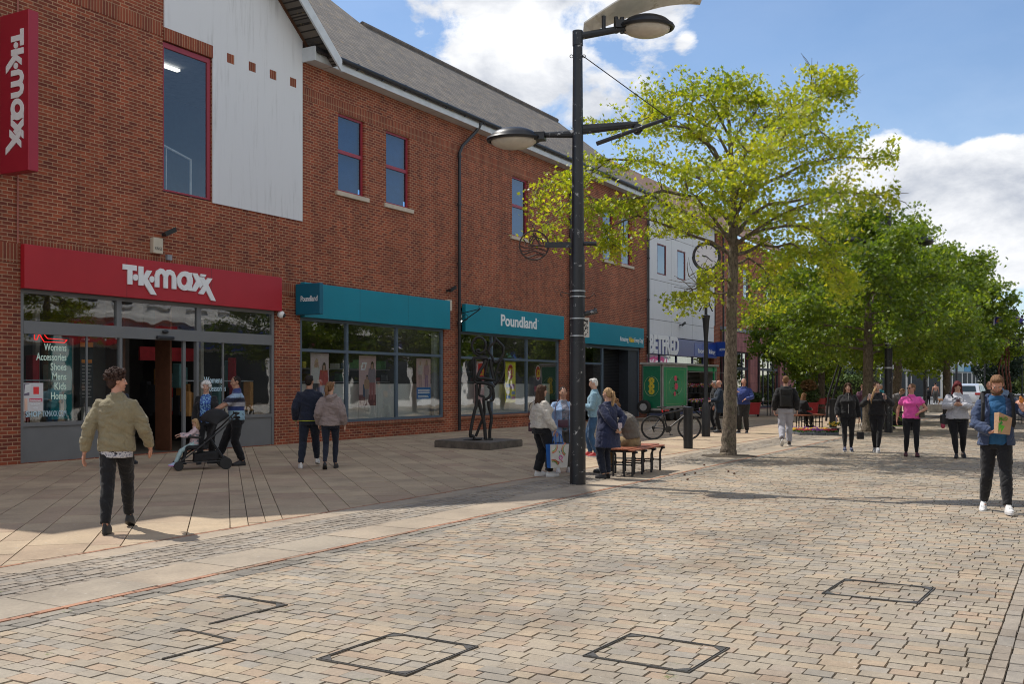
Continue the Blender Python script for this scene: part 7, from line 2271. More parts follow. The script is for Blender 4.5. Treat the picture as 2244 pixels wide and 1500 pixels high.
# pushchair, in its own frame: +Y is its travel
def pushchair(loc, hd, label, s=1.0, hood=True, frame_m=None, cloth_m=None):
    t = thing('pushchair', loc, label, 'pushchair', None, YAW - R(hd) - math.pi / 2); fm = frame_m or M_blk; cm = cloth_m or mat('pushchair_fabric', (.014, .014, .016), .9, var=.3, vs=8, bump=.5, bs=20)
    for x in (-1, 1):
        mb = MB(); mb.tube([(x * .24, -.62, 1.03), (x * .24, -.40, .80), (x * .23, .05, .42), (x * .22, .42, .14)], .014, 8); mb.tube([(x * .24, -.15, .58), (x * .25, -.42, .16)], .013, 8); mb.tube([(x * .24, -.42, .16), (x * .22, .42, .14)], .009, 6); mb.build('side_frame', fm, t)
        for (yy, r) in ((-.42, .115), (.42, .085)):
            for o in ((-.02, .02) if r < .1 else (0,)):
                mb = MB(); mb.lathe([(r * .55, -.017), (r * .93, -.017), (r, 0), (r * .93, .017), (r * .55, .017)], (x * .26 + o * 1.4, yy, r), 18, 0, axis='x'); mb.tube([(x * .26 + o * 1.4 - .01, yy, r), (x * .26 + o * 1.4 + .01, yy, r)], r * .5, 10, 1)
                for q in range(5):
                    a = q * 1.257; mb.obox((x * .26 + o * 1.4, yy + r * .4 * math.cos(a), r + r * .4 * math.sin(a)), (.006, 0, 0), (0, r * .25 * math.cos(a), r * .25 * math.sin(a)), (0, -.01 * math.sin(a), .01 * math.cos(a)), 1)
                mb.build('wheel', [M_rubber, mat('wheel_grey', (.16, .16, .17), .5)], t)
    mb = MB(); mb.tube([(-.24, -.62, 1.03), (-.20, -.66, 1.05), (.20, -.66, 1.05), (.24, -.62, 1.03)], .018, 8); mb.build('handle', M_rubber, t)
    mb = MB()
    mb.obox((0, -.17, .66), (.20, 0, 0), (0, .035, -.008), (0, -.10, .24)); mb.obox((0, .08, .42), (.20, 0, 0), (0, .19, .0), (0, 0, .035)); mb.obox((0, .30, .28), (.17, 0, 0), (0, .02, 0), (0, .03, -.13)); mb.obox((0, .36, .12), (.17, 0, 0), (0, .09, 0), (0, 0, .012))
    V, N, F = remesh(mb, .02, 2); mesh_obj('seat', folds(V, N, .008, (9, 9, 9), 2), F, [cm], t)
    if hood:
        mb = MB(); n = 10; vs = []; fs = []
        for i in range(7):
            a = R(-12 + i * 22); c0 = Vector((0, -.26, .84)); d = Vector((0, math.sin(a - R(45)), math.cos(a - R(45))))
            for j in range(n + 1):
                b = math.pi * j / n; vs.append(c0 + Vector((-.215 * math.cos(b), 0, 0)) + d * (.30 * math.sin(b) ** .7))
        for i in range(6):
            for j in range(n): a = i * (n + 1) + j; fs.append((a, a + 1, a + n + 2, a + n + 1))
        mb.add(vs, fs); h = mb.build('hood', cm, t, smooth=True); so = h.modifiers.new('thickness', 'SOLIDIFY'); so.thickness = .012
    mb = MB(); mb.tube([(-.22, .02, .60), (-.2, .24, .62), (.2, .24, .62), (.22, .02, .60)], .02, 8); mb.build('bumper_bar', M_rubber, t)
    mb = MB(); mb.obox((0, -.08, .24), (.18, 0, 0), (0, .22, -.02), (0, 0, .08)); V, N, F = remesh(mb, .02, 3); mesh_obj('basket', folds(V, N, .01, (9, 9, 9), 5), F, [cm], t)
    return t
psx, psy = GP(441, 1029)
pc_ = Vector((psx, psy, 0)); HDP = -112
pushchair(pc_, HDP, 'black folding pushchair with a hood carrying the small girl')
phi = YAW - R(HDP); pd = Vector((math.cos(phi), math.sin(phi), 0))
leg_pat = C_('girl_leggings', (.36, .50, .52), blot=(30, (.08, .12, .2), .66))
i4 = person('small girl with light brown hair sitting in the pushchair', (pc_.x + pd.x * .13, pc_.y + pd.y * .13), HDP, 1.04, 1.08, True, hair='child', hairm=H_BLOND, nod=.35, vox=.016, hip_z=.80, lean=-.1, turn=-5,
       feet={-1: (-.10, .56, .12, 0, 0), 1: (.10, .56, .12, 0, 0)}, wr={-1: (-.16, .42, 1.06), 1: (.2, .42, 1.1)}, knee_pole=(0, .4, 1),
       top={'m': C_('pink_white_top', (.52, .40, .42), blot=(18, (.10, .16, .20), .62)), 'hem': .80, 'e': .02, 'se': .014}, trou={'m': leg_pat, 'slack': .010}, shoes={'m': [mat('pale_blue_shoe', (.35, .45, .60), .6), mat('pink_sole', (.55, .16, .42), .6)]})
# 27 dark figure going into the shop behind the first man
q = PT(258, 842, 19.6)
person('dark haired person in black going into the clothing shop behind the olive jacket', (q.x, q.y), 10, 1.74, 1.0, skin=SKIN_T, hair='short', hairm=H_BLACK, feet=WALK, top={'m': NAVYT, 'hem': .84, 'e': .03}, trou={'m': BLACKT, 'slack': .02}, vox=.015)
# 6, 7 couple with their backs to us
tipm = C_('navy_knit', (.014, .018, .034), stripes=[(.895, .905, (.45, .5, .02))])
q = gp(678, 1026)
person('man in a navy top and white trainers walking away beside the hooded woman', q, -8, 1.78, 1.08, skin=SKIN_T, hair='crop', hairm=H_BLACK, turn=22, vox=.012, feet={-1: (-.15, -.10, 0, 0, -8), 1: (.12, .40, .02, 14, 8)}, wr={-1: (-.26, .06, .90), 1: (.26, .05, .90)},
       top={'m': tipm, 'hem': .87, 'e': .032}, trou={'m': NAVYT, 'slack': .016}, shoes=SH_W)
q = gp(724, 1028)
person('woman in a pale mauve hoodie with a low ponytail walking away', q, -4, 1.66, 1.04, True, hair='pony', hairm=H_LBROWN, turn=28, vox=.012, feet={-1: (-.08, -.26, .05, 34, -6), 1: (.08, .12, 0, 0, 8)}, wr={-1: (-.24, .06, .90), 1: (.28, .02, .87)},
       top={'m': C_('mauve_fleece', (.235, .185, .175), var=.08), 'hem': .86, 'e': .045, 'hood': 1, 'fold': .013, 'name': 'hoodie'}, trou={'m': NAVYT, 'slack': .004}, shoes=SH_B)
# 8 cream jumper woman
q = gp(1186, 1045)
i8 = person('woman with long brown hair in a cream jumper holding a shopping bag', q, 62, 1.60, 1.16, True, hair='long', hairm=H_BROWN, turn=12, vox=.012, belly=.1, feet={-1: (-.12, -.02, 0, 0, 0), 1: (.12, .10, 0, 0, 10)}, wr={-1: (-.26, .06, .86), 1: (.26, .14, .88)},
       top={'m': C_('cream_knit', (.52, .48, .42), bump=.9), 'hem': .92, 'e': .045, 'fold': .014, 'name': 'jumper'}, trou={'m': BLACKT, 'slack': .034}, shoes=SH_W)
mb = MB(); bagmesh((-.32, .0, .92), (.085, .04, .085), .6, 0, mb); mb.tube([(-.34, -.02, 1.0), (-.30, -.12, 1.15), (-.14, -.17, 1.36), (.02, -.10, 1.47), (.08, .02, 1.47)], .007, 5, 0)
attach(mb, i8, 'handbag', [mat('plum_leather', (.05, .018, .03), .5, var=.3)], 'dark plum crossbody bag at the cream jumper woman\'s hip', 'handbag')
mb = MB(); c = Vector((.27, .20, .42)); 
mb.add([c + Vector(v) for v in ((-.07, -.19, -.24), (.07, -.19, -.24), (.07, .17, -.24), (-.07, .17, -.24), (-.085, -.21, .20), (.085, -.21, .20), (.085, .20, .20), (-.085, .20, .20))], [(0, 3, 2, 1), (4, 5, 6, 7), (3, 0, 4, 7), (0, 1, 5, 4), (2, 3, 7, 6)], 1)
mb.add([c + Vector(v) for v in ((.07, -.19, -.24), (.07, .17, -.24), (.085, .20, .20), (.085, -.21, .20))], [(0, 1, 2, 3)], 0)
for s_ in (-.08, .08): mb.tube([c + Vector((s_, -.08, .20)), c + Vector((s_ * .4, -.06, .36)), c + Vector((s_ * .2, -.04, .44)), c + Vector((s_ * .4, .06, .36)), c + Vector((s_, .08, .20))], (.010), 5, 1)
for (yy, zz, rr2, a0, a1) in ((-.17, .16, .12, -1.5, .4), (.17, .10, .13, 1.9, 4.2), (-.14, -.20, .12, .2, 1.9)):
    for k, mm in enumerate((2, 3, 4)):
        mb.tube([c + Vector((.082, yy + (rr2 - .017 * k) * math.cos(a), zz + (rr2 - .017 * k) * math.sin(a))) for a in np.linspace(a0, a1, 9)], .006, 4, mm)
mb.tube([c + Vector((.082, .02 + .035 * math.cos(a), -.05 + .035 * math.sin(a))) for a in np.linspace(0, 6.28, 13)], .009, 4, 5)
for (y0, z0, y1, z1, mm) in ((-.02, .08, .0, .04, 4), (.03, .09, .05, .05, 6), (-.04, -.12, .0, -.14, 2), (.03, -.11, .07, -.13, 2), (-.01, -.02, .01, .02, 6)): mb.tube([c + Vector((.083, y0, z0)), c + Vector((.083, y1, z1))], .007, 4, mm)
attach(mb, i8, 'shopping_bag', [mat('bag_white', (.55, .54, .52), .6, var=.08, vs=10), mat('bag_blue', (.01, .12, .42), .5, var=.2), mat('bag_red', (.5, .05, .03), .6), mat('bag_orange', (.6, .28, .02), .6), mat('bag_green', (.05, .3, .05), .6), mat('bag_pink', (.55, .05, .3), .6), mat('bag_teal', (.04, .3, .35), .6)],
       'white and blue shopping bag with rainbow arcs hanging from the cream jumper woman\'s hand', 'shopping bag', smooth=False)
# 9 blue cardigan
q = gp(1234, 1036)
i9 = person('smiling woman in a long pale blue cardigan half behind the tall lamp post', q, 168, 1.56, 1.22, True, skin=SKIN_T, hair='bun', hairm=H_BLACK, turn=10, vox=.012, belly=.15, feet={-1: (-.1, .0, 0, 0, -14), 1: (.12, .06, 0, 0, 12)},
       top={'m': C_('pale_blue_knit', (.24, .34, .52)), 'hem': .62, 'e': .045, 'open': .07, 'flare': .03, 'name': 'cardigan'}, inner={'m': C_('grey_print', (.22, .22, .26), blot=(20, (.05, .14, .2), .6)), 'hem': .84, 'e': .02, 'sleeve': None}, trou={'m': C_('grey_trouser', (.10, .095, .09)), 'slack': .016}, shoes=SH_W)
mb = MB(); bagmesh((.06, .21, 1.0), (.10, .045, .075), -.2, 0, mb); mb.tube([(.22, .20, 1.06), (.20, .12, 1.3), (.12, .02, 1.47), (-.02, .0, 1.48)], .008, 5)
attach(mb, i9, 'handbag', [mat('plum_leather2', (.075, .03, .05), .35, var=.3)], 'glossy plum bag worn across the pale blue cardigan', 'handbag')
# 10 denim jacket, behind the post
q = gp(1303, 1002)
person('grey haired person in a denim jacket and jeans standing behind the tall lamp post', q, -82, 1.74, 1.08, hair='crop', hairm=H_WHITE, turn=-6, nod=.2, vox=.013, feet={-1: (-.1, -.05, 0, 0, -8), 1: (.1, .10, 0, 0, 8)}, wr={-1: (-.10, .26, 1.12), 1: (.14, .24, 1.10)}, poles={1: (.6, -1, -.4), -1: (-.6, -1, -.4)},
       top={'m': C_('pale_denim', (.18, .30, .38)), 'hem': .88, 'e': .034, 'collar': 1}, trou={'m': JEAN, 'slack': .016}, shoes={'m': [mat('red_canvas', (.42, .03, .03), .6), SOLE]})
# 11 navy cardigan
q = gp(1332, 1050)
i11 = person('woman in a long navy cardigan with hands clasped behind her back', q, -42, 1.55, 1.12, True, hair='pony', hairm=H_BLOND, turn=-8, vox=.012, belly=.1, feet={-1: (-.09, .02, 0, 0, -4), 1: (.07, .06, 0, 0, 4)}, wr={1: (.07, -.25, .98), -1: (-.03, -.26, .95)}, poles={1: (1, -.4, 0), -1: (-1, -.4, 0)},
       hands={1: dict(d=(-.5, -.2, -.5), n=(0, -1, 0), curl=.8, side=1), -1: dict(d=(.5, -.2, -.4), n=(0, -1, 0), curl=.9, side=-1)},
       top={'m': C_('navy_wool', (.022, .028, .065)), 'hem': .60, 'e': .036, 'flare': .03, 'name': 'cardigan'}, trou={'m': NAVYT, 'slack': .024}, shoes={'m': [BLKS, BLKS], 'kind': 'flat'})
mb = MB(); bagmesh((.0, -.31, 1.02), (.055, .012, .05), .1, 0, mb); bagmesh((.0, -.31, .95), (.03, .01, .03), .1, 1, mb)
attach(mb, i11, 'purse', [mat('printed_purse', (.45, .38, .42), .6, var=.5, vs=60), mat('key_silver', (.5, .5, .5), .3, .8)], 'small printed purse held behind the navy cardigan woman\'s back', 'purse')
# 12 man seated on the near bench
bs = Vector((17.10, 7.15, 0))
i12 = person('man in a grey tee shirt sitting hunched on the near bench', (bs.x, bs.y), -75, 1.78, 1.16, skin=SKIN_R, hair='curly', hairm=H_LBROWN, nod=.45, vox=.013, hip_z=.58, lean=.18, hunch=.42,
       feet={-1: (-.13, .46, 0, 0, -6), 1: (.13, .40, 0, 0, 6)}, wr={-1: (-.10, .48, .72), 1: (.12, .46, .72)}, knee_pole=(0, .6, 1), poles={1: (1, -.3, -.3), -1: (-1, -.3, -.3)},
       top={'m': C_('grey_tee', (.115, .10, .085)), 'hem': .60, 'e': .04, 'sleeve': 'elbow', 'hood': 1, 'name': 'tee_shirt'}, trou={'m': C_('khaki', (.24, .17, .09)), 'slack': .02}, shoes=SH_B)
# 13 men at the flower stall
q = gp(1577, 949)
person('older man in a dark navy coat standing at the flower trailer', q, -86, 1.74, 1.12, skin=SKIN_R, hair='bald', hairm=H_GREY, turn=-4, nod=.15, vox=.017, wr={1: (.1, .28, 1.05), -1: (-.1, .3, 1.05)}, poles={1: (.5, -1, -.4), -1: (-.5, -1, -.4)}, top={'m': C_('navy_coat', (.014, .024, .042)), 'hem': .66, 'e': .045, 'collar': 1, 'name': 'coat'}, trou={'m': BLACKT, 'slack': .02}, shoes=SH_B)
q = PT(1566, 842, 35.6)
person('grey haired man partly hidden behind the navy coated man at the flower trailer', (q.x, q.y), -80, 1.73, 1.0, skin=SKIN_R, hair='short', hairm=H_GREY, vox=.018, top={'m': BLACKC, 'hem': .8, 'e': .03}, trou={'m': BLACKT, 'slack': .02})
# 14 blue sweater man
q = gp(1630, 950)
i14 = person('man in a bright blue sweatshirt eating beside the near tree trunk', q, -150, 1.80, 1.14, skin=SKIN_R, hair='thin', hairm=H_GREY, turn=-20, vox=.015, belly=.2, wr={1: (.14, .30, 1.30), -1: (-.14, .28, 1.08)}, poles={1: (.9, -.5, -.6), -1: (-.9, -.5, -.4)},
       top={'m': C_('blue_sweat', (.035, .055, .19)), 'hem': .90, 'e': .03, 'name': 'sweatshirt'}, trou={'m': C_('dark_cargo', (.03, .028, .026)), 'slack': .026}, shoes=SH_BW, feet={-1: (-.11, .02, 0, 0, -10), 1: (.11, .1, 0, 0, 10)})
# 15 backpack man
q = gp(1722, 978)
i15 = person('man in grey joggers carrying a black backpack walking away', q, 13, 1.83, 1.08, hair='crop', hairm=H_LBROWN, vox=.014, feet={-1: (-.10, -.30, .10, 48, -4), 1: (.08, .06, 0, 0, 6)}, wr={-1: (-.27, .05, .88), 1: (.27, .0, .88)},
       top={'m': BLACKC, 'hem': .92, 'e': .038, 'hood': 1, 'name': 'hoodie'}, trou={'m': C_('grey_jogger', (.36, .36, .41), var=.08), 'slack': .026}, shoes=SH_BW)
mb = MB(); bagmesh((0, -.22, 1.20), (.145, .085, .22), 0, 0, mb); bagmesh((0, -.31, 1.12), (.11, .025, .12), 0, 0, mb); bagmesh((0, -.30, 1.33), (.09, .02, .05), 0, 0, mb)
for x in (-1, 1): mb.tube([(x * .08, -.14, 1.42), (x * .11, -.03, 1.50), (x * .12, .13, 1.38), (x * .14, .14, 1.15)], .018, 6)
attach(mb, i15, 'backpack', [mat('backpack_black', (.012, .012, .013), .8, var=.3, vs=20, bump=.5)], 'black rucksack worn by the man in grey joggers', 'backpack')
# 16 woman seated at the far bench
q = GP(1752, 940)
person('woman in black sitting on the far bench beyond the backpack man', (b2[0] + .1, b2[1] + .1), 60, 1.62, 1.08, True, hair='long', hairm=H_LBROWN, vox=.02, hip_z=.58, lean=.1, hunch=.2, feet={-1: (-.12, .42, 0, 0, -6), 1: (.12, .42, 0, 0, 6)}, wr={-1: (-.12, .4, .74), 1: (.12, .4, .74)}, knee_pole=(0, .6, 1), top={'m': BLACKC, 'hem': .56, 'e': .05}, trou={'m': BLACKT, 'slack': .02})
# 17 girl with long brown hair
q = gp(1858, 990)
i17 = person('girl with long brown hair in a black zipped top and leggings walking', q, 194, 1.64, 1.10, True, hair='long', hairm=H_BROWN, turn=6, vox=.014, feet={-1: (-.07, .06, 0, 0, -6), 1: (.09, .28, 0, 0, 6)}, wr={1: (.27, .14, .90), -1: (-.27, .0, .86)},
       top={'m': BLACKC, 'hem': .86, 'e': .034, 'collar': 1, 'name': 'zipped_top'}, trou={'m': BLACKT, 'slack': .004}, shoes={'m': [mat('navy_trainer', (.03, .04, .09), .6, var=.5, vs=30), SOLE]})
mb = MB(); mb.v = []; 
mb.tube([(0, .155, .90), (0, .150, 1.15), (0, .15, 1.38)], .006, 5); zz_ = mb.build('zip', mat('zip_silver', (.5, .5, .5), .4, .5), i17['t'])
mb = MB(); bagmesh((-.30, -.02, .40), (.085, .045, .09), .3, 0, mb); mb.tube([(-.24, -.02, .48), (-.26, -.01, .70), (-.28, 0, .80), (-.30, .0, .70), (-.36, -.02, .48)], .005, 5, 1)
attach(mb, i17, 'handbag', [mat('quilted_black', (.02, .02, .024), .35, var=.3, vs=40, bump=.8), mat('strap_tan', (.12, .07, .04), .6)], 'small black quilted bag dangling from the long haired girl\'s hand', 'handbag')
mb = MB(); bagmesh((.29, .18, .80), (.012, .035, .07), 0, 0, mb); attach(mb, i17, 'phone', [mat('phone_grey', (.2, .2, .23), .3)], 'phone in the right hand of the long haired girl in black', 'phone')
# 18 maroon woman, 19 girl with cups
q = gp(1890, 934)
i18 = person('woman in sunglasses and a dusty purple fleece walking behind the two black clad girls', q, 180, 1.60, 1.12, True, hair='crop', hairm=H_LBROWN, glasses=True, vox=.018, feet=WALK, top={'m': C_('purple_fleece', (.16, .075, .11)), 'hem': .86, 'e': .04, 'collar': 1, 'name': 'fleece'}, inner={'m': C_('pale_blue_shirt', (.30, .38, .48)), 'hem': .9, 'e': .02, 'sleeve': None}, trou={'m': C_('dark_jean', (.03, .05, .09)), 'slack': .016}, shoes=SH_W)
mb = MB(); bagmesh((-.36, .0, .62), (.12, .08, .17), .3, 0, mb); mb.tube([(-.30, 0, .78), (-.30, 0, .86), (-.34, 0, .78)], .006, 5); attach(mb, i18, 'carrier_bag', [mat('turquoise_plastic', (.02, .28, .32), .4, var=.2)], 'turquoise carrier bag beside the purple fleece woman', 'carrier bag')
q = gp(1922, 992)
i19 = person('girl in black holding up two drinks with a fair plait over her shoulder', q, 200, 1.66, 1.10, True, hair='bun', hairm=H_BROWN, turn=-24, nod=.05, vox=.014, feet={-1: (-.02, .28, 0, 0, -2), 1: (.05, -.02, .0, 0, 6)}, wr={1: (.20, .26, 1.30), -1: (-.20, .26, 1.33)}, poles={1: (1, -.3, -1), -1: (-1, -.3, -1)},
       hands={1: dict(d=(-.25, .25, .9), n=(.8, .5, 0), curl=.8, side=-1), -1: dict(d=(.25, .25, .9), n=(-.8, .5, 0), curl=.8, side=1)},
       top={'m': BLACKC, 'hem': .92, 'e': .036, 'hood': 1, 'name': 'hoodie'}, trou={'m': BLACKT, 'slack': .004}, shoes={'m': [mat('grey_trainer', (.35, .35, .36), .6, var=.4, vs=30), SOLE], 'k': 1.08})
mb = MB(); mb.tube([tuple(i19['HP']((.05, .04, -.02)) / i19['s']), (.10, .12, 1.42), (.13, .15, 1.30), (.13, .15, 1.20)], [.03, .03, .024, .008], 8); mb.v = [tuple(Vector(p) * i19['s']) for p in mb.v]; mb.build('plait', H_BLOND, i19['t'], smooth=True)
for x, lab in ((.17, 'small drink cup in the left raised hand as seen of the girl with the plait'), (-.17, 'second small drink in the other raised hand of the girl with the plait')):
    mb = MB(); mb.lathe([(.022, -.06), (.028, .05), (.02, .06)], (x, .31, 1.38), 12); attach(mb, i19, 'drink_cup', [mat('cup_pink', (.42, .30, .30), .4)] if x > 0 else [mat('cup_dark', (.16, .10, .10), .4)], lab, 'cup')
# 20 bending person and far pushchair
q = PT(1950, 842, 36.5)
i20 = person('person in a grey top bending over a lime green pushchair', (q.x, q.y), 110, 1.62, 1.0, True, hair='crop', hairm=H_LBROWN, vox=.02, lean=.55, hunch=.25, nod=.3, wr={1: (.1, .6, .95), -1: (-.1, .6, .95)}, top={'m': C_('grey_knit', (.20, .19, .20)), 'hem': .84, 'e': .03}, trou={'m': BLACKT, 'slack': .016})
q = PT(1966, 842, 35.6)
pushchair((q.x, q.y, 0), 100, 'far pushchair with a lime green frame behind the pink top woman', hood=False, frame_m=mat('lime_frame', (.25, .55, .02), .4))
q = PT(1930, 842, 46)
person('grey haired person in a turquoise top far behind the girl with two drinks', (q.x, q.y), 150, 1.60, 1.0, True, hair='crop', hairm=H_GREY, vox=.024, top={'m': C_('turquoise_top', (.02, .22, .26)), 'hem': .84, 'e': .03}, trou={'m': BLACKT, 'slack': .02})
# 21 pink top
q = gp(1997, 1001)
i21 = person('woman in a bright pink tee shirt and sunglasses walking towards us', q, 196, 1.62, 1.20, True, skin=SKIN_R, hair='bun', hairm=H_LBROWN, turn=48, glasses=True, vox=.014, feet={1: (.12, .02, 0, 0, 8), -1: (-.10, .18, .0, 0, -8)}, wr={1: (.32, -.02, .88), -1: (-.16, .24, 1.06)}, poles={1: (.6, -1, 0), -1: (-1, -.5, -.2)},
       top={'m': C_('hot_pink', (.74, .10, .38), var=.06), 'hem': .90, 'e': .018, 'sleeve': 'short', 'fold': .007, 'name': 'tee_shirt'}, trou={'m': BLACKT, 'slack': .003}, shoes={'m': [mat('maroon_shoe', (.07, .012, .02), .6), BLKS]})
mb = MB(); bagmesh((-.22, .13, 1.00), (.06, .035, .07), .3, 0, mb); mb.tube([(-.20, .15, 1.06), (-.08, .16, 1.25), (.04, .13, 1.40), (.09, .02, 1.47)], .006, 5)
attach(mb, i21, 'handbag', [mat('bag_dark_olive', (.05, .05, .04), .5)], 'small dark shoulder bag at the pink top woman\'s hip', 'handbag')
# 22 pale sweatshirt woman
q = gp(2098, 1004)
i22 = person('woman with long dark red hair looking at her phone in a pale grey sweatshirt', q, 200, 1.68, 1.36, True, hair='long', hairm=H_RED, nod=.5, turn=-8, vox=.013, belly=.1, feet={1: (.03, .20, 0, 0, 6), -1: (-.12, -.12, .03, 16, -14)}, wr={1: (.08, .33, 1.20), -1: (-.06, .34, 1.20)}, poles={1: (1, -.4, -.7), -1: (-1, -.4, -.7)},
       hands={1: dict(d=(-.7, .5, .1), n=(0, .7, -.6), curl=.7, side=1), -1: dict(d=(.7, .5, .1), n=(0, .7, -.6), curl=.7, side=-1)},
       top={'m': C_('pale_grey_sweat', (.46, .46, .50), var=.05), 'hem': .88, 'e': .036, 'fold': .013, 'name': 'sweatshirt'}, trou={'m': BLACKT, 'slack': .004}, shoes=SH_B)
LET = mat('print_black', (.03, .03, .035), .8)
chest_text(i22, 'MARYLAND', 1.315, .25, .05, LET, arc=.035); chest_text(i22, '6TH DEPT', 1.265, .14, .028, LET)
mb = MB(); bagmesh((.01, .37, 1.26), (.036, .008, .07), 0, 0, mb); attach(mb, i22, 'phone', [mat('phone_dark_red', (.08, .02, .025), .3)], 'dark red phone held by the woman in the pale grey sweatshirt', 'phone')
mb = MB(); bagmesh((.27, -.04, .86), (.08, .10, .11), .2, 0, mb); mb.tube([(.26, -.04, .97), (.24, -.02, 1.2), (.16, .04, 1.48), (.10, .14, 1.36)], .016, 6, 0); attach(mb, i22, 'handbag', [mat('bag_black_soft', (.02, .02, .022), .6, var=.4)], 'black bag hanging at the side of the pale grey sweatshirt woman', 'handbag')
mb = MB(); mb.ell((.30, .02, .72), (.05, .045, .065), 12, 8); mb.tube([(.30, .02, .78), (.29, .0, .84)], .006, 5); attach(mb, i22, 'bag_charm', [mat('charm_pink', (.42, .05, .10), .6, var=.3, vs=20)], 'deep pink pouch clipped under the black bag of the sweatshirt woman', 'pouch')
# 23 man eating
q = gp(2183, 1123)
i23 = person('bearded man in an open blue hoodie eating from a brown paper bag', q, 198, 1.73, 1.05, skin=SKIN_R, hair='short', hairm=H_LBROWN, beard=hair_mat('beard_brown', (.10, .055, .03)), nod=.55, turn=4, vox=.010, belly=.12, lean=.03,
       feet={1: (.12, -.20, .02, 18, 12), -1: (-.09, .28, 0, 0, -8)}, wr={1: (.10, .30, 1.02), -1: (-.26, .30, 1.30)}, poles={1: (1, -.6, -.4), -1: (-1, -.3, -.6)},
       hands={1: dict(d=(-.8, .4, .1), n=(0, .2, -1), curl=.5, side=-1), -1: dict(d=(.3, -.1, .9), n=(-.4, .9, .2), curl=.9, side=1)},
       inner={'m': C_('blue_tee', (.022, .095, .21), var=.12), 'hem': .86, 'e': .026, 'sleeve': None, 'fold': .010, 'name': 'tee_shirt'},
       top={'m': C_('navy_hoodie', (.045, .065, .125), var=.1), 'hem': .85, 'e': .052, 'se': .030, 'open': .095, 'hood': 1, 'fold': .014, 'name': 'hoodie'}, trou={'m': C_('black_jean', (.018, .018, .02)), 'slack': .017}, shoes=SH_W)
mb = MB(); c = Vector((-.01, .39, 1.13)); RB = Matrix.Rotation(R(28), 3, 'Z'); wv = lambda *a: [c + RB @ (Vector(v) * .9) for v in a]
mb.add(wv((.095, -.03, -.13), (-.085, -.03, -.15), (-.085, .055, -.15), (.095, .055, -.13), (.085, -.035, .15), (-.09, -.035, .10), (-.12, .06, .08), (.075, .06, .16)), [(0, 3, 2, 1), (3, 0, 4, 7), (0, 1, 5, 4), (1, 2, 6, 5), (2, 3, 7, 6)], 0)
for (a, b, cc, m_) in (((.085, .0585, -.11), (.03, .0585, -.02), (.088, .0585, .02), 1), ((.05, .0585, -.12), (-.01, .0585, -.03), (.04, .0585, -.02), 1), ((.075, .0585, -.02), (.02, .0585, .01), (.05, .0585, .05), 2)): mb.add(wv(a, b, cc, Vector(a) * .5 + Vector(cc) * .5 + Vector((0, .002, 0))), [(0, 1, 2, 3)], m_)
bg_ = attach(mb, i23, 'paper_bag', [mat('brown_paper', (.42, .26, .15), .8, var=.12, vs=14, bump=.4), mat('bag_print_green', (.10, .42, .03), .6), mat('bag_print_dark_green', (.03, .25, .04), .6)], 'brown paper food bag with green print in the eating man\'s hand', 'paper bag', smooth=False)
tv, tf = text_geo('McD', 1.0, .004, .03); mb = MB(); x1_ = max(v.x for v in tv)
mb.add([c + RB @ Vector((.072 - v.x / x1_ * .115, .056, .040 + v.y * .066)) for v in tv], tf)
mb.v = [tuple(Vector(p) * i23['s']) for p in mb.v]; o = mb.build('lettering', mat('bag_print_green', (.10, .42, .03), .6), bg_)
Mi = Matrix.Rotation(i23['t'].rotation_euler.z, 3, 'Z'); cen_l = Matrix.Rotation(-i23['t'].rotation_euler.z, 3, 'Z') @ (Vector(bg_.location) - Vector(i23['t'].location)); o.data.transform(Matrix.Translation(-cen_l))
mb = MB(); hx = Vector((-.24, .33, 1.42)); mb.ell(hx, (.028, .02, .038), 8, 6); mb.ell(hx + Vector((.01, .01, .03)), (.02, .018, .02), 8, 6)
attach(mb, i23, 'fried_snack', [mat('fried_orange', (.50, .17, .03), .6, var=.4, vs=50, bump=.8)], 'orange fried snack held near the bearded man\'s chin', 'food')
mb = MB(); 
for x in (-1, 1): mb.tube([(x * .16, -.10, 1.44), (x * .165, .02, 1.50), (x * .17, .17, 1.38), (x * .18, .17, 1.12), (x * .17, .02, 1.02)], [(.022, .010)] * 5, 8)
bagmesh((0, -.24, 1.22), (.14, .08, .20), 0, 0, mb); attach(mb, i23, 'backpack', [mat('backpack_black', (.012, .012, .013), .8)], 'black rucksack on the back of the bearded eating man', 'backpack')
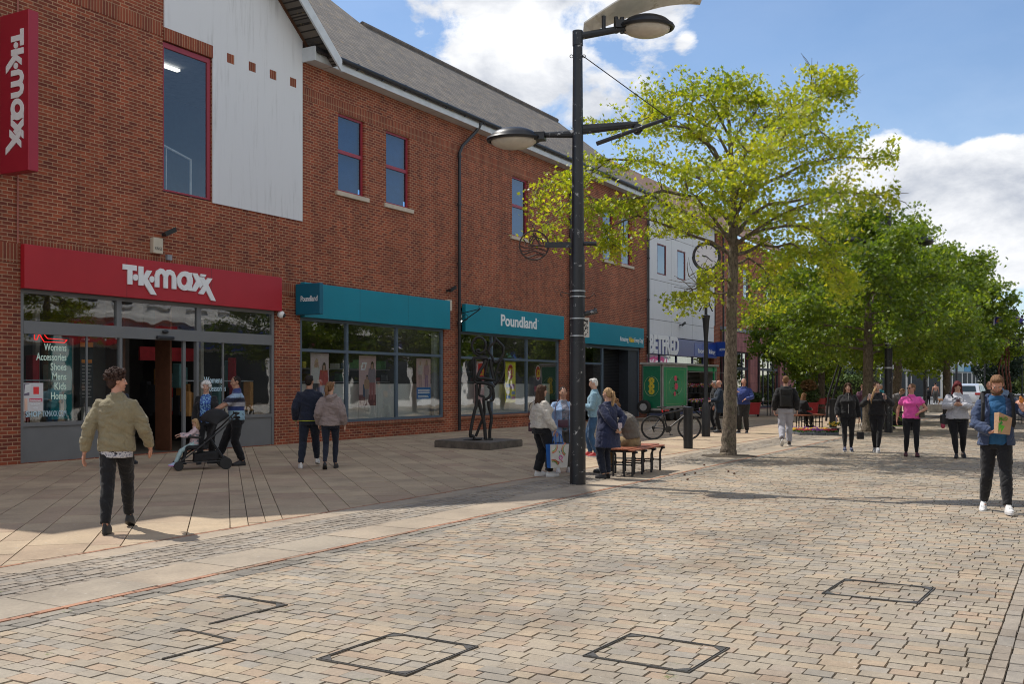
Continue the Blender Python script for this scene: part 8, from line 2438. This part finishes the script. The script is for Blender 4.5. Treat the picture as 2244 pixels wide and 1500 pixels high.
# 24 far people
q = PT(2050, 842, 80)
person('far shirtless man walking a small brown dog by the white shops', (q.x, q.y), 20, 1.75, 1.05, skin=SKIN_R, hair='crop', hairm=H_BLACK, vox=.03, trou={'m': C_('grey_trouser', (.10, .095, .09)), 'slack': .03}, shoes=SH_W)
q = PT(2034, 842, 79)
person('far short person in dark clothes standing beside the shirtless man', (q.x, q.y), 40, 1.4, 1.0, hair='crop', hairm=H_BLACK, vox=.03, top={'m': BLACKC, 'hem': .8, 'e': .04}, trou={'m': BLACKT, 'slack': .02})
q = PT(2064, 842, 78)
def dog(loc, hd, label):
    t = thing('dog', loc, label, 'dog', None, YAW - R(hd) - math.pi / 2); mb = MB()
    mb.tube([(0, .26, .40), (0, .12, .37), (0, -.12, .38), (0, -.26, .40)], [.07, .095, .075, .07], 12); mb.tube([(0, .24, .42), (0, .33, .52), (0, .36, .56)], [.06, .045, .05], 10); mb.ell((0, .38, .57), (.05, .07, .05)); mb.ell((0, .46, .55), (.025, .05, .022))
    for x in (-1, 1):
        mb.ell((x * .045, .35, .63), (.015, .02, .035)); mb.tube([(x * .06, .20, .36), (x * .06, .19, .20), (x * .06, .20, .02)], [.038, .022, .018], 8); mb.tube([(x * .06, -.22, .38), (x * .06, -.16, .24), (x * .06, -.27, .13), (x * .06, -.24, .02)], [.055, .035, .020, .018], 8); mb.ell((x * .06, .22, .018), (.02, .03, .018)); mb.ell((x * .06, -.22, .018), (.02, .03, .018))
    mb.tube([(0, -.26, .42), (0, -.36, .50), (0, -.38, .60)], [.022, .016, .01], 8)
    V, N, F = remesh(mb, .012, 2); mesh_obj('body', V, F, [mat('dog_fur', (.28, .13, .05), .8, var=.4, vs=10)], t)
dog((q.x, q.y, 0), 140, 'small brown dog walking with the far shirtless man')
q = PT(2168, 842, 31)
person('bald older man in a black jacket behind the bearded eating man', (q.x, q.y), -150, 1.70, 1.05, skin=SKIN_R, hair='bald', hairm=H_GREY, turn=60, vox=.018, feet=WALK, top={'m': BLACKC, 'hem': .84, 'e': .035}, trou={'m': BLACKT, 'slack': .02})
q = PT(2192, 842, 29.5)
person('dark haired person in a faded blue jacket behind the bearded eating man', (q.x, q.y), 180, 1.74, 1.15, skin=SKIN_D, hair='curly', hairm=H_BLACK, vox=.018, feet=WALK2, top={'m': C_('faded_blue', (.11, .17, .26)), 'hem': .8, 'e': .04, 'collar': 1}, trou={'m': BLACKT, 'slack': .02})
# ================================================================== TREES
M_bark = None
def bark_mat(name='tree_bark', a=(.045, .034, .025), b_=(.26, .21, .155)):
    m, nt, b = nt_new(name)
    v = vpos(nt, 1, 1, .5)
    f = nnoise(nt, v, 22, 8, .75)
    col = nramp(nt, f, [(.35, a), (.68, b_)])
    f2 = nnoise(nt, vpos(nt), 5, 5, .6)
    col = nmix(nt, nramp(nt, f2, [(.55, (0, 0, 0)), (.7, (.5, .5, .5))]), col, (.13, .14, .06))
    nt.links.new(col, b.inputs['Base Color']); b.inputs['Roughness'].default_value = .95
    nbump(nt, b, f, 1.0, .03)
    return m


def leaf_mat(name, stops, trans=.5):
    m = bpy.data.materials.new(name); m.use_nodes = True
    nt = m.node_tree; nt.nodes.clear()
    o = nt.nodes.new('ShaderNodeOutputMaterial')
    g = nt.nodes.new('ShaderNodeNewGeometry')
    col = nramp(nt, g.outputs['Random Per Island'], stops)
    f = nnoise(nt, g.outputs['Position'], .8, 3, .5)
    col = nmix(nt, 1.0, col, nramp(nt, f, [(.3, (.72, .8, .7)), (.7, (1.25, 1.15, 1.1))]), 'MULTIPLY')
    d = nt.nodes.new('ShaderNodeBsdfPrincipled'); d.inputs['Roughness'].default_value = .42
    nt.links.new(col, d.inputs['Base Color'])
    tcol = nmix(nt, 1.0, col, (1.6, 1.45, .55), 'MULTIPLY')
    t = nt.nodes.new('ShaderNodeBsdfTranslucent'); nt.links.new(tcol, t.inputs['Color'])
    mx = nt.nodes.new('ShaderNodeMixShader'); mx.inputs[0].default_value = trans
    nt.links.new(d.outputs[0], mx.inputs[1]); nt.links.new(t.outputs[0], mx.inputs[2])
    nt.links.new(mx.outputs[0], o.inputs['Surface'])
    return m


M_bark = bark_mat()
M_leafA = leaf_mat('young_leaf', [(0, (.19, .275, .022)), (.5, (.30, .365, .035)), (.8, (.42, .43, .04)), (1, (.27, .37, .04))], .55)
M_leafB = leaf_mat('summer_leaf', [(0, (.07, .125, .016)), (.4, (.115, .19, .022)), (.8, (.155, .235, .03)), (1, (.20, .26, .035))], .55)
M_leafC = leaf_mat('conifer_leaf', [(0, (.008, .02, .008)), (1, (.02, .04, .015))], .15)
M_leafD = leaf_mat('far_leaf', [(0, (.09, .13, .04)), (1, (.16, .20, .07))], .4)
STAR = []
for k in range(5):
    a = math.pi / 2 + (k - 2) * R(58)
    STAR.append((math.cos(a) * (1.0 if k in (1, 2, 3) else .8), math.sin(a) * (1.0 if k in (1, 2, 3) else .8)))
    if k < 4:
        a2 = a + R(29); STAR.append((math.cos(a2) * .38, math.sin(a2) * .38))
STAR = STAR[:]; STAR.append((.0, -.38)); STAR = np.array(STAR)


def leaves_mesh(name, pts, size, mt, parent, seed, star=True, droop=.35):
    """pts Nx3 leaf centres; every leaf a small lobed face at its own angle"""
    rs = np.random.RandomState(seed)
    n = len(pts); S_ = STAR if star else np.array([(0, 1), (.5, .1), (0, -1), (-.5, .1)])
    k = len(S_)
    nz = rs.normal(0, 1, (n, 3)); nz[:, 2] = np.abs(nz[:, 2]) * droop + .45; nz /= np.linalg.norm(nz, axis=1)[:, None]
    a = rs.normal(0, 1, (n, 3)); u = np.cross(nz, a); u /= np.linalg.norm(u, axis=1)[:, None]; w = np.cross(nz, u)
    sc = size * rs.uniform(.6, 1.25, n)
    V = pts[:, None, :] + (u[:, None, :] * S_[None, :, 0:1] + w[:, None, :] * S_[None, :, 1:2]) * sc[:, None, None]
    V += nz[:, None, :] * (-(S_[None, :, 0:1] ** 2 + S_[None, :, 1:2] ** 2) * .22 * sc[:, None, None])
    V = V.reshape(-1, 3)
    me = bpy.data.meshes.new(name)
    me.vertices.add(len(V)); me.vertices.foreach_set('co', V.ravel())
    me.loops.add(n * k); me.loops.foreach_set('vertex_index', np.arange(n * k))
    me.polygons.add(n); me.polygons.foreach_set('loop_start', np.arange(n) * k); me.polygons.foreach_set('loop_total', np.full(n, k))
    me.update(calc_edges=True); me.materials.append(mt)
    ob = bpy.data.objects.new(name, me); COL.objects.link(ob); ob.parent = parent
    return ob


def grow(rs, base, limbs, spread=1.0, depth=3):
    """limbs: list of polylines [(x,y,z)..] with start radius; returns wood tubes and twig tips"""
    wood = []; tips = []
    for pts, r in limbs:
        P = [Vector(p) for p in pts]
        # jitter and refine
        Q = [P[0]]
        for i in range(len(P) - 1):
            L = (P[i + 1] - P[i]).length; k = max(2, int(L / .45))
            for j in range(1, k + 1):
                q = P[i].lerp(P[i + 1], j / k)
                if j < k: q = q + Vector(rs.normal(0, .05 * min(1, L), 3))
                Q.append(q)
        n = len(Q); rad = [max(.006, r * (1 - .85 * i / (n - 1))) for i in range(n)]
        wood.append((Q, rad))
        for i in range(1, n):
            t = (Q[i] - Q[i - 1]).normalized()
            dens = 3 if i > n * .25 else (1 if i > n * .12 else 0)
            for _ in range(dens):
                side = Vector(rs.normal(0, 1, 3)); side = (side - t * side.dot(t))
                side.z *= .35; side.normalize()
                d = (t * rs.uniform(.3, .9) + side * rs.uniform(.6, 1.0) + Vector((0, 0, rs.uniform(-.15, .2)))).normalized()
                L = rs.uniform(.35, .95) * spread * (1.15 - .5 * i / n)
                s = [Q[i]]; dd = d.copy()
                for q in range(3):
                    dd = (dd + Vector(rs.normal(0, .18, 3)) + Vector((0, 0, -.04))).normalized(); s.append(s[-1] + dd * L / 3)
                wood.append((s, [.011, .008, .006, .004]))
                for q in range(1, 4):
                    tips.append((s[q], dd))
                    for _2 in range(1):
                        e = s[q] + (dd + Vector(rs.normal(0, .6, 3))).normalized() * rs.uniform(.12, .35) * spread
                        tips.append((e, dd)); tips.append((s[q].lerp(e, .5), dd))
            tips.append((Q[i], t)) if i > n * .5 else None
    return wood, tips


def tree(name, loc, label, trunk, limbs, mleaf, nper, size, seed, cluster=.13, group=None, spread=1.0, pit=True, bark=None, keep=None, flat=.55):
    rs = np.random.RandomState(seed)
    t = thing(name, loc, label, 'tree', group)
    wood, tips = grow(rs, None, limbs, spread)
    mb = MB(); T = [Vector(p[:3]) for p in trunk]; rr_ = [p[3] for p in trunk]
    T2 = [T[0]]; q2_ = [rr_[0]]
    for i in range(len(T) - 1):
        for k in range(1, 7): T2.append(T[i].lerp(T[i + 1], k / 6) + Vector(rs.normal(0, .006, 3))); q2_.append((rr_[i] + (rr_[i + 1] - rr_[i]) * k / 6) * rs.uniform(.95, 1.07))
    mb.tube(T2, q2_, 14)
    for Q, rad in wood: mb.tube(Q, rad, 6 if rad[0] > .02 else 4, caps=False)
    # flare at the root
    mb.build('trunk', bark or M_bark, t, smooth=True)
    tipa = np.array([tuple(p) for p, d in tips])
    pts = np.repeat(tipa, nper, axis=0) + rs.normal(0, 1, (len(tipa) * nper, 3)) * np.array([cluster, cluster, cluster * flat])
    if keep is not None: pts = pts[keep(pts)]
    leaves_mesh('crown', pts, size, mleaf, t, seed)
    print('tree', label[:20], len(pts))
    if pit:
        mb = MB(); n = 28; rr2 = random.Random(seed); vs = [(0, 0, .03)]
        for i in range(n):
            a = 2 * math.pi * i / n; r = .62 * rr2.uniform(.9, 1.05); vs.append((r * math.cos(a) , r * math.sin(a), .006))
        mb.add(vs, [(0, 1 + i, 1 + (i + 1) % n) for i in range(n)]); mb.build('root_pit', mat('pit_soil', (.06, .045, .03), .95, var=.5, vs=20, bump=.8, bs=60), t)
    return t


# ---- near tree: limbs surveyed from the photograph at the trunk's depth, swung fore and aft
TB = Vector((*GP(1597, 1000), 0)); TD = EYE * F_PX / (1000 - HY)
rsT = np.random.RandomState(5)
def L_(pts, fore, r):
    out = []
    n = len(pts)
    for i, (px, py) in enumerate(pts):
        q = PT(px, py, TD) - TB
        q = Vector((q.x, q.y, q.z)) + fwd * (fore * (i / (n - 1)) ** 1.1 )
        out.append(tuple(q))
    return (out, r)
def keepA(pts):
    X = pts + np.array(TB)[None, :]
    dep = X[:, 0] * CA + X[:, 1] * SA; lat = X[:, 0] * SA - X[:, 1] * CA
    px = CX + F_PX * lat / dep; py = HY - F_PX * (X[:, 2] - EYE) / dep
    rnd = np.random.RandomState(9).rand(len(pts))
    bad = ((px > 1425) & (px < 1528) & (py > 522) & (py < 640)) | (((px - 1546) ** 2 + (py - 566) ** 2 < 27 ** 2) & (rnd < .8)) | ((px > 1700) & (py < 240) & (np.abs(px - 1790) > 88)) | (py < 138 + 30 * rnd * rnd) | (px > 1972)
    return ~bad
trunkA = [(*(PT(1596, 1000, TD) - TB).to_tuple()[:2], -.02, .21), (*(PT(1597, 980, TD) - TB), .165), (*(PT(1600, 900, TD) - TB), .15), (*(PT(1601, 800, TD) - TB), .135), (*(PT(1603, 700, TD) - TB), .12), (*(PT(1606, 600, TD) - TB), .11),
          (*(PT(1607, 500, TD) - TB), .095), (*(PT(1606, 400, TD) - TB), .07), (*(PT(1600, 300, TD) - TB), .045), (*(PT(1592, 215, TD) - TB), .02)]
limbsA = [L_([(1604, 560), (1560, 530), (1480, 500), (1400, 470), (1330, 500), (1345, 530)], .3, .05),
          L_([(1603, 620), (1570, 610), (1530, 630), (1490, 650)], -.5, .03), L_([(1603, 640), (1560, 640), (1520, 600)], .6, .03),
          L_([(1606, 500), (1550, 440), (1450, 420), (1350, 440), (1270, 430), (1200, 490)], -.3, .05),
          L_([(1606, 450), (1540, 390), (1440, 350), (1340, 340), (1260, 380), (1180, 400)], .7, .045),
          L_([(1604, 400), (1560, 330), (1500, 290), (1420, 270), (1330, 300)], -.9, .045),
          L_([(1602, 350), (1570, 280), (1520, 240), (1450, 235)], .6, .035), L_([(1598, 300), (1570, 250), (1545, 215), (1480, 215)], -.3, .03), L_([(1600, 300), (1590, 230), (1600, 185)], .1, .03),
          L_([(1601, 330), (1640, 260), (1670, 225), (1660, 205)], .4, .03),
          L_([(1606, 480), (1650, 400), (1700, 320), (1750, 260), (1790, 220), (1830, 195), (1862, 190)], -.2, .055), L_([(1752, 258), (1775, 210), (1785, 165)], 0, .022),
          L_([(1606, 470), (1680, 400), (1760, 360), (1850, 340), (1960, 335)], .3, .05), L_([(1606, 520), (1680, 450), (1760, 440), (1850, 430), (1930, 440)], -.6, .05),
          L_([(1606, 430), (1660, 350), (1740, 310), (1820, 270), (1870, 290)], 1.0, .04), L_([(1607, 540), (1680, 500), (1770, 490), (1850, 540), (1860, 600)], .8, .05),
          L_([(1607, 560), (1660, 540), (1720, 540), (1780, 570), (1800, 620)], -1.0, .045), L_([(1606, 460), (1600, 380), (1590, 320)], 2.2, .05), L_([(1606, 480), (1620, 400), (1640, 340)], -2.3, .05),
          L_([(1606, 520), (1560, 470), (1500, 440)], 2.3, .045), L_([(1606, 520), (1660, 470), (1720, 430)], 2.4, .045), L_([(1606, 540), (1540, 490), (1470, 460)], -2.2, .045), L_([(1606, 540), (1680, 490), (1760, 470)], -2.4, .045),
          L_([(1605, 580), (1650, 560), (1700, 580), (1730, 640)], 1.6, .035), L_([(1606, 500), (1590, 440), (1570, 400)], -3.0, .045), L_([(1606, 380), (1650, 300), (1700, 270)], -1.3, .035), L_([(1604, 380), (1560, 300), (1540, 260)], 1.4, .035)]
tree('street_tree', TB, 'near yellow green tree with rough trunk standing right of the bicycle', trunkA, limbsA, M_leafA, 7, .060, 3, .15, spread=1.0, keep=keepA, flat=.38)


# ---- darker trees further along
def gen_limbs(seed, z0, z1, rad, n=26):
    rs = np.random.RandomState(seed); out = []
    for i in range(n):
        u = i / (n - 1); z = z0 + (z1 - z0) * u * .8
        a = i * 2.4 + rs.uniform(-.4, .4)
        prof = math.sin(math.pi * min(1, .28 + .72 * u)) ** .55
        L = rad * (prof if u > .12 else .85) * rs.uniform(.8, 1.1)
        up = (z1 - z0) * (.10 + .22 * u)
        p = [(0, 0, z)]
        for k in range(1, 5):
            w = k / 4; p.append((L * w * math.cos(a + .15 * w), L * w * math.sin(a + .15 * w), z + up * w - .35 * (1 - u) * w * w))
        out.append((p, .05 * (1 - u * .5)))
    out.append(([(0, 0, z1 * .7), (0.1, 0, z1)], .04))
    return out
def dtree(px, d, label, seed, top, rad, nper, size, low=2.6, lean=(0, 0)):
    P = PT(px, 842, d)
    h = top
    tr_ = [(0, 0, -.02, .24), (0.01, 0, .2, .19), (.03, 0, 1.6, .17), (.02 + lean[0] * .4, lean[1] * .4, 3.2, .14), (lean[0], lean[1], h * .65, .08), (lean[0], lean[1], h * .92, .02)]
    return tree('street_tree', (P.x, P.y, 0), label, tr_, gen_limbs(seed, low, h, rad), M_leafB, nper, size, seed, .17, 'darker green trees down the street', 1.15)
dtree(1902, 34.0, 'dark green tree whose trunk stands behind the two black clad girls', 11, 6.7, 3.7, 7, .085)
dtree(1966, 41.5, 'dark green tree whose trunk leans behind the pink top woman', 12, 6.9, 3.7, 7, .095, lean=(.1, -.1))
dtree(2075, 50.0, 'furthest dark green street tree above the parked car', 13, 7.0, 3.6, 7, .115)
dtree(1800, 52.0, 'green tree spreading above the red planters', 14, 6.4, 3.9, 6, .115, 2.4)
# ---- background greenery
def blob_tree(px, d, label, z0, z1, r, n, size, mt, seed, cone=False):
    P = PT(px, 842, d); rs = np.random.RandomState(seed)
    t = thing('conifer' if cone else 'background_tree', (P.x, P.y, 0), label, 'tree')
    mb = MB(); mb.tube([(0, 0, 0), (0, 0, z1 * .85)], [.2, .05], 8); 
    for k in range(10):
        a = k * 2.4; z = z0 + (z1 - z0) * k / 11; mb.tube([(0, 0, z), (r * .7 * math.cos(a), r * .7 * math.sin(a), z + .8)], [.06, .02], 5)
    mb.build('trunk', M_bark, t)
    cl = []
    for k in range(34):
        u = rs.rand(); z = z0 + (z1 - z0) * u
        rad = r * ((1 - u) * .9 + .15 if cone else math.sin(math.pi * (.12 + .8 * u)) ** .6)
        a = rs.rand() * 6.28; cl.append((rad * .75 * math.cos(a), rad * .75 * math.sin(a), z, r * .38))
    pts = []
    for c in cl:
        q = rs.normal(0, 1, (n // 34, 3)); q /= np.linalg.norm(q, axis=1)[:, None]; q *= rs.rand(len(q), 1) ** .35 * c[3]; pts.append(q + np.array(c[:3]))
    leaves_mesh('crown', np.concatenate(pts), size, mt, t, seed, star=False)
    return t
blob_tree(2186, 105, 'tall dark conifer between the white terrace and the ornate metal tree', .3, 9.6, 2.3, 9000, .2, M_leafC, 21)
blob_tree(2235, 210, 'distant pale green tree at the right edge', 1, 11, 7, 5000, .5, M_leafD, 22)
blob_tree(2212, 170, 'distant olive tree behind the ornate metal tree', .5, 8, 4.5, 4000, .4, M_leafD, 23)
blob_tree(1783, 66, 'bushy dark green tree behind the copper shrub planter', .6, 4.6, 1.5, 5000, .12, M_leafB, 24)
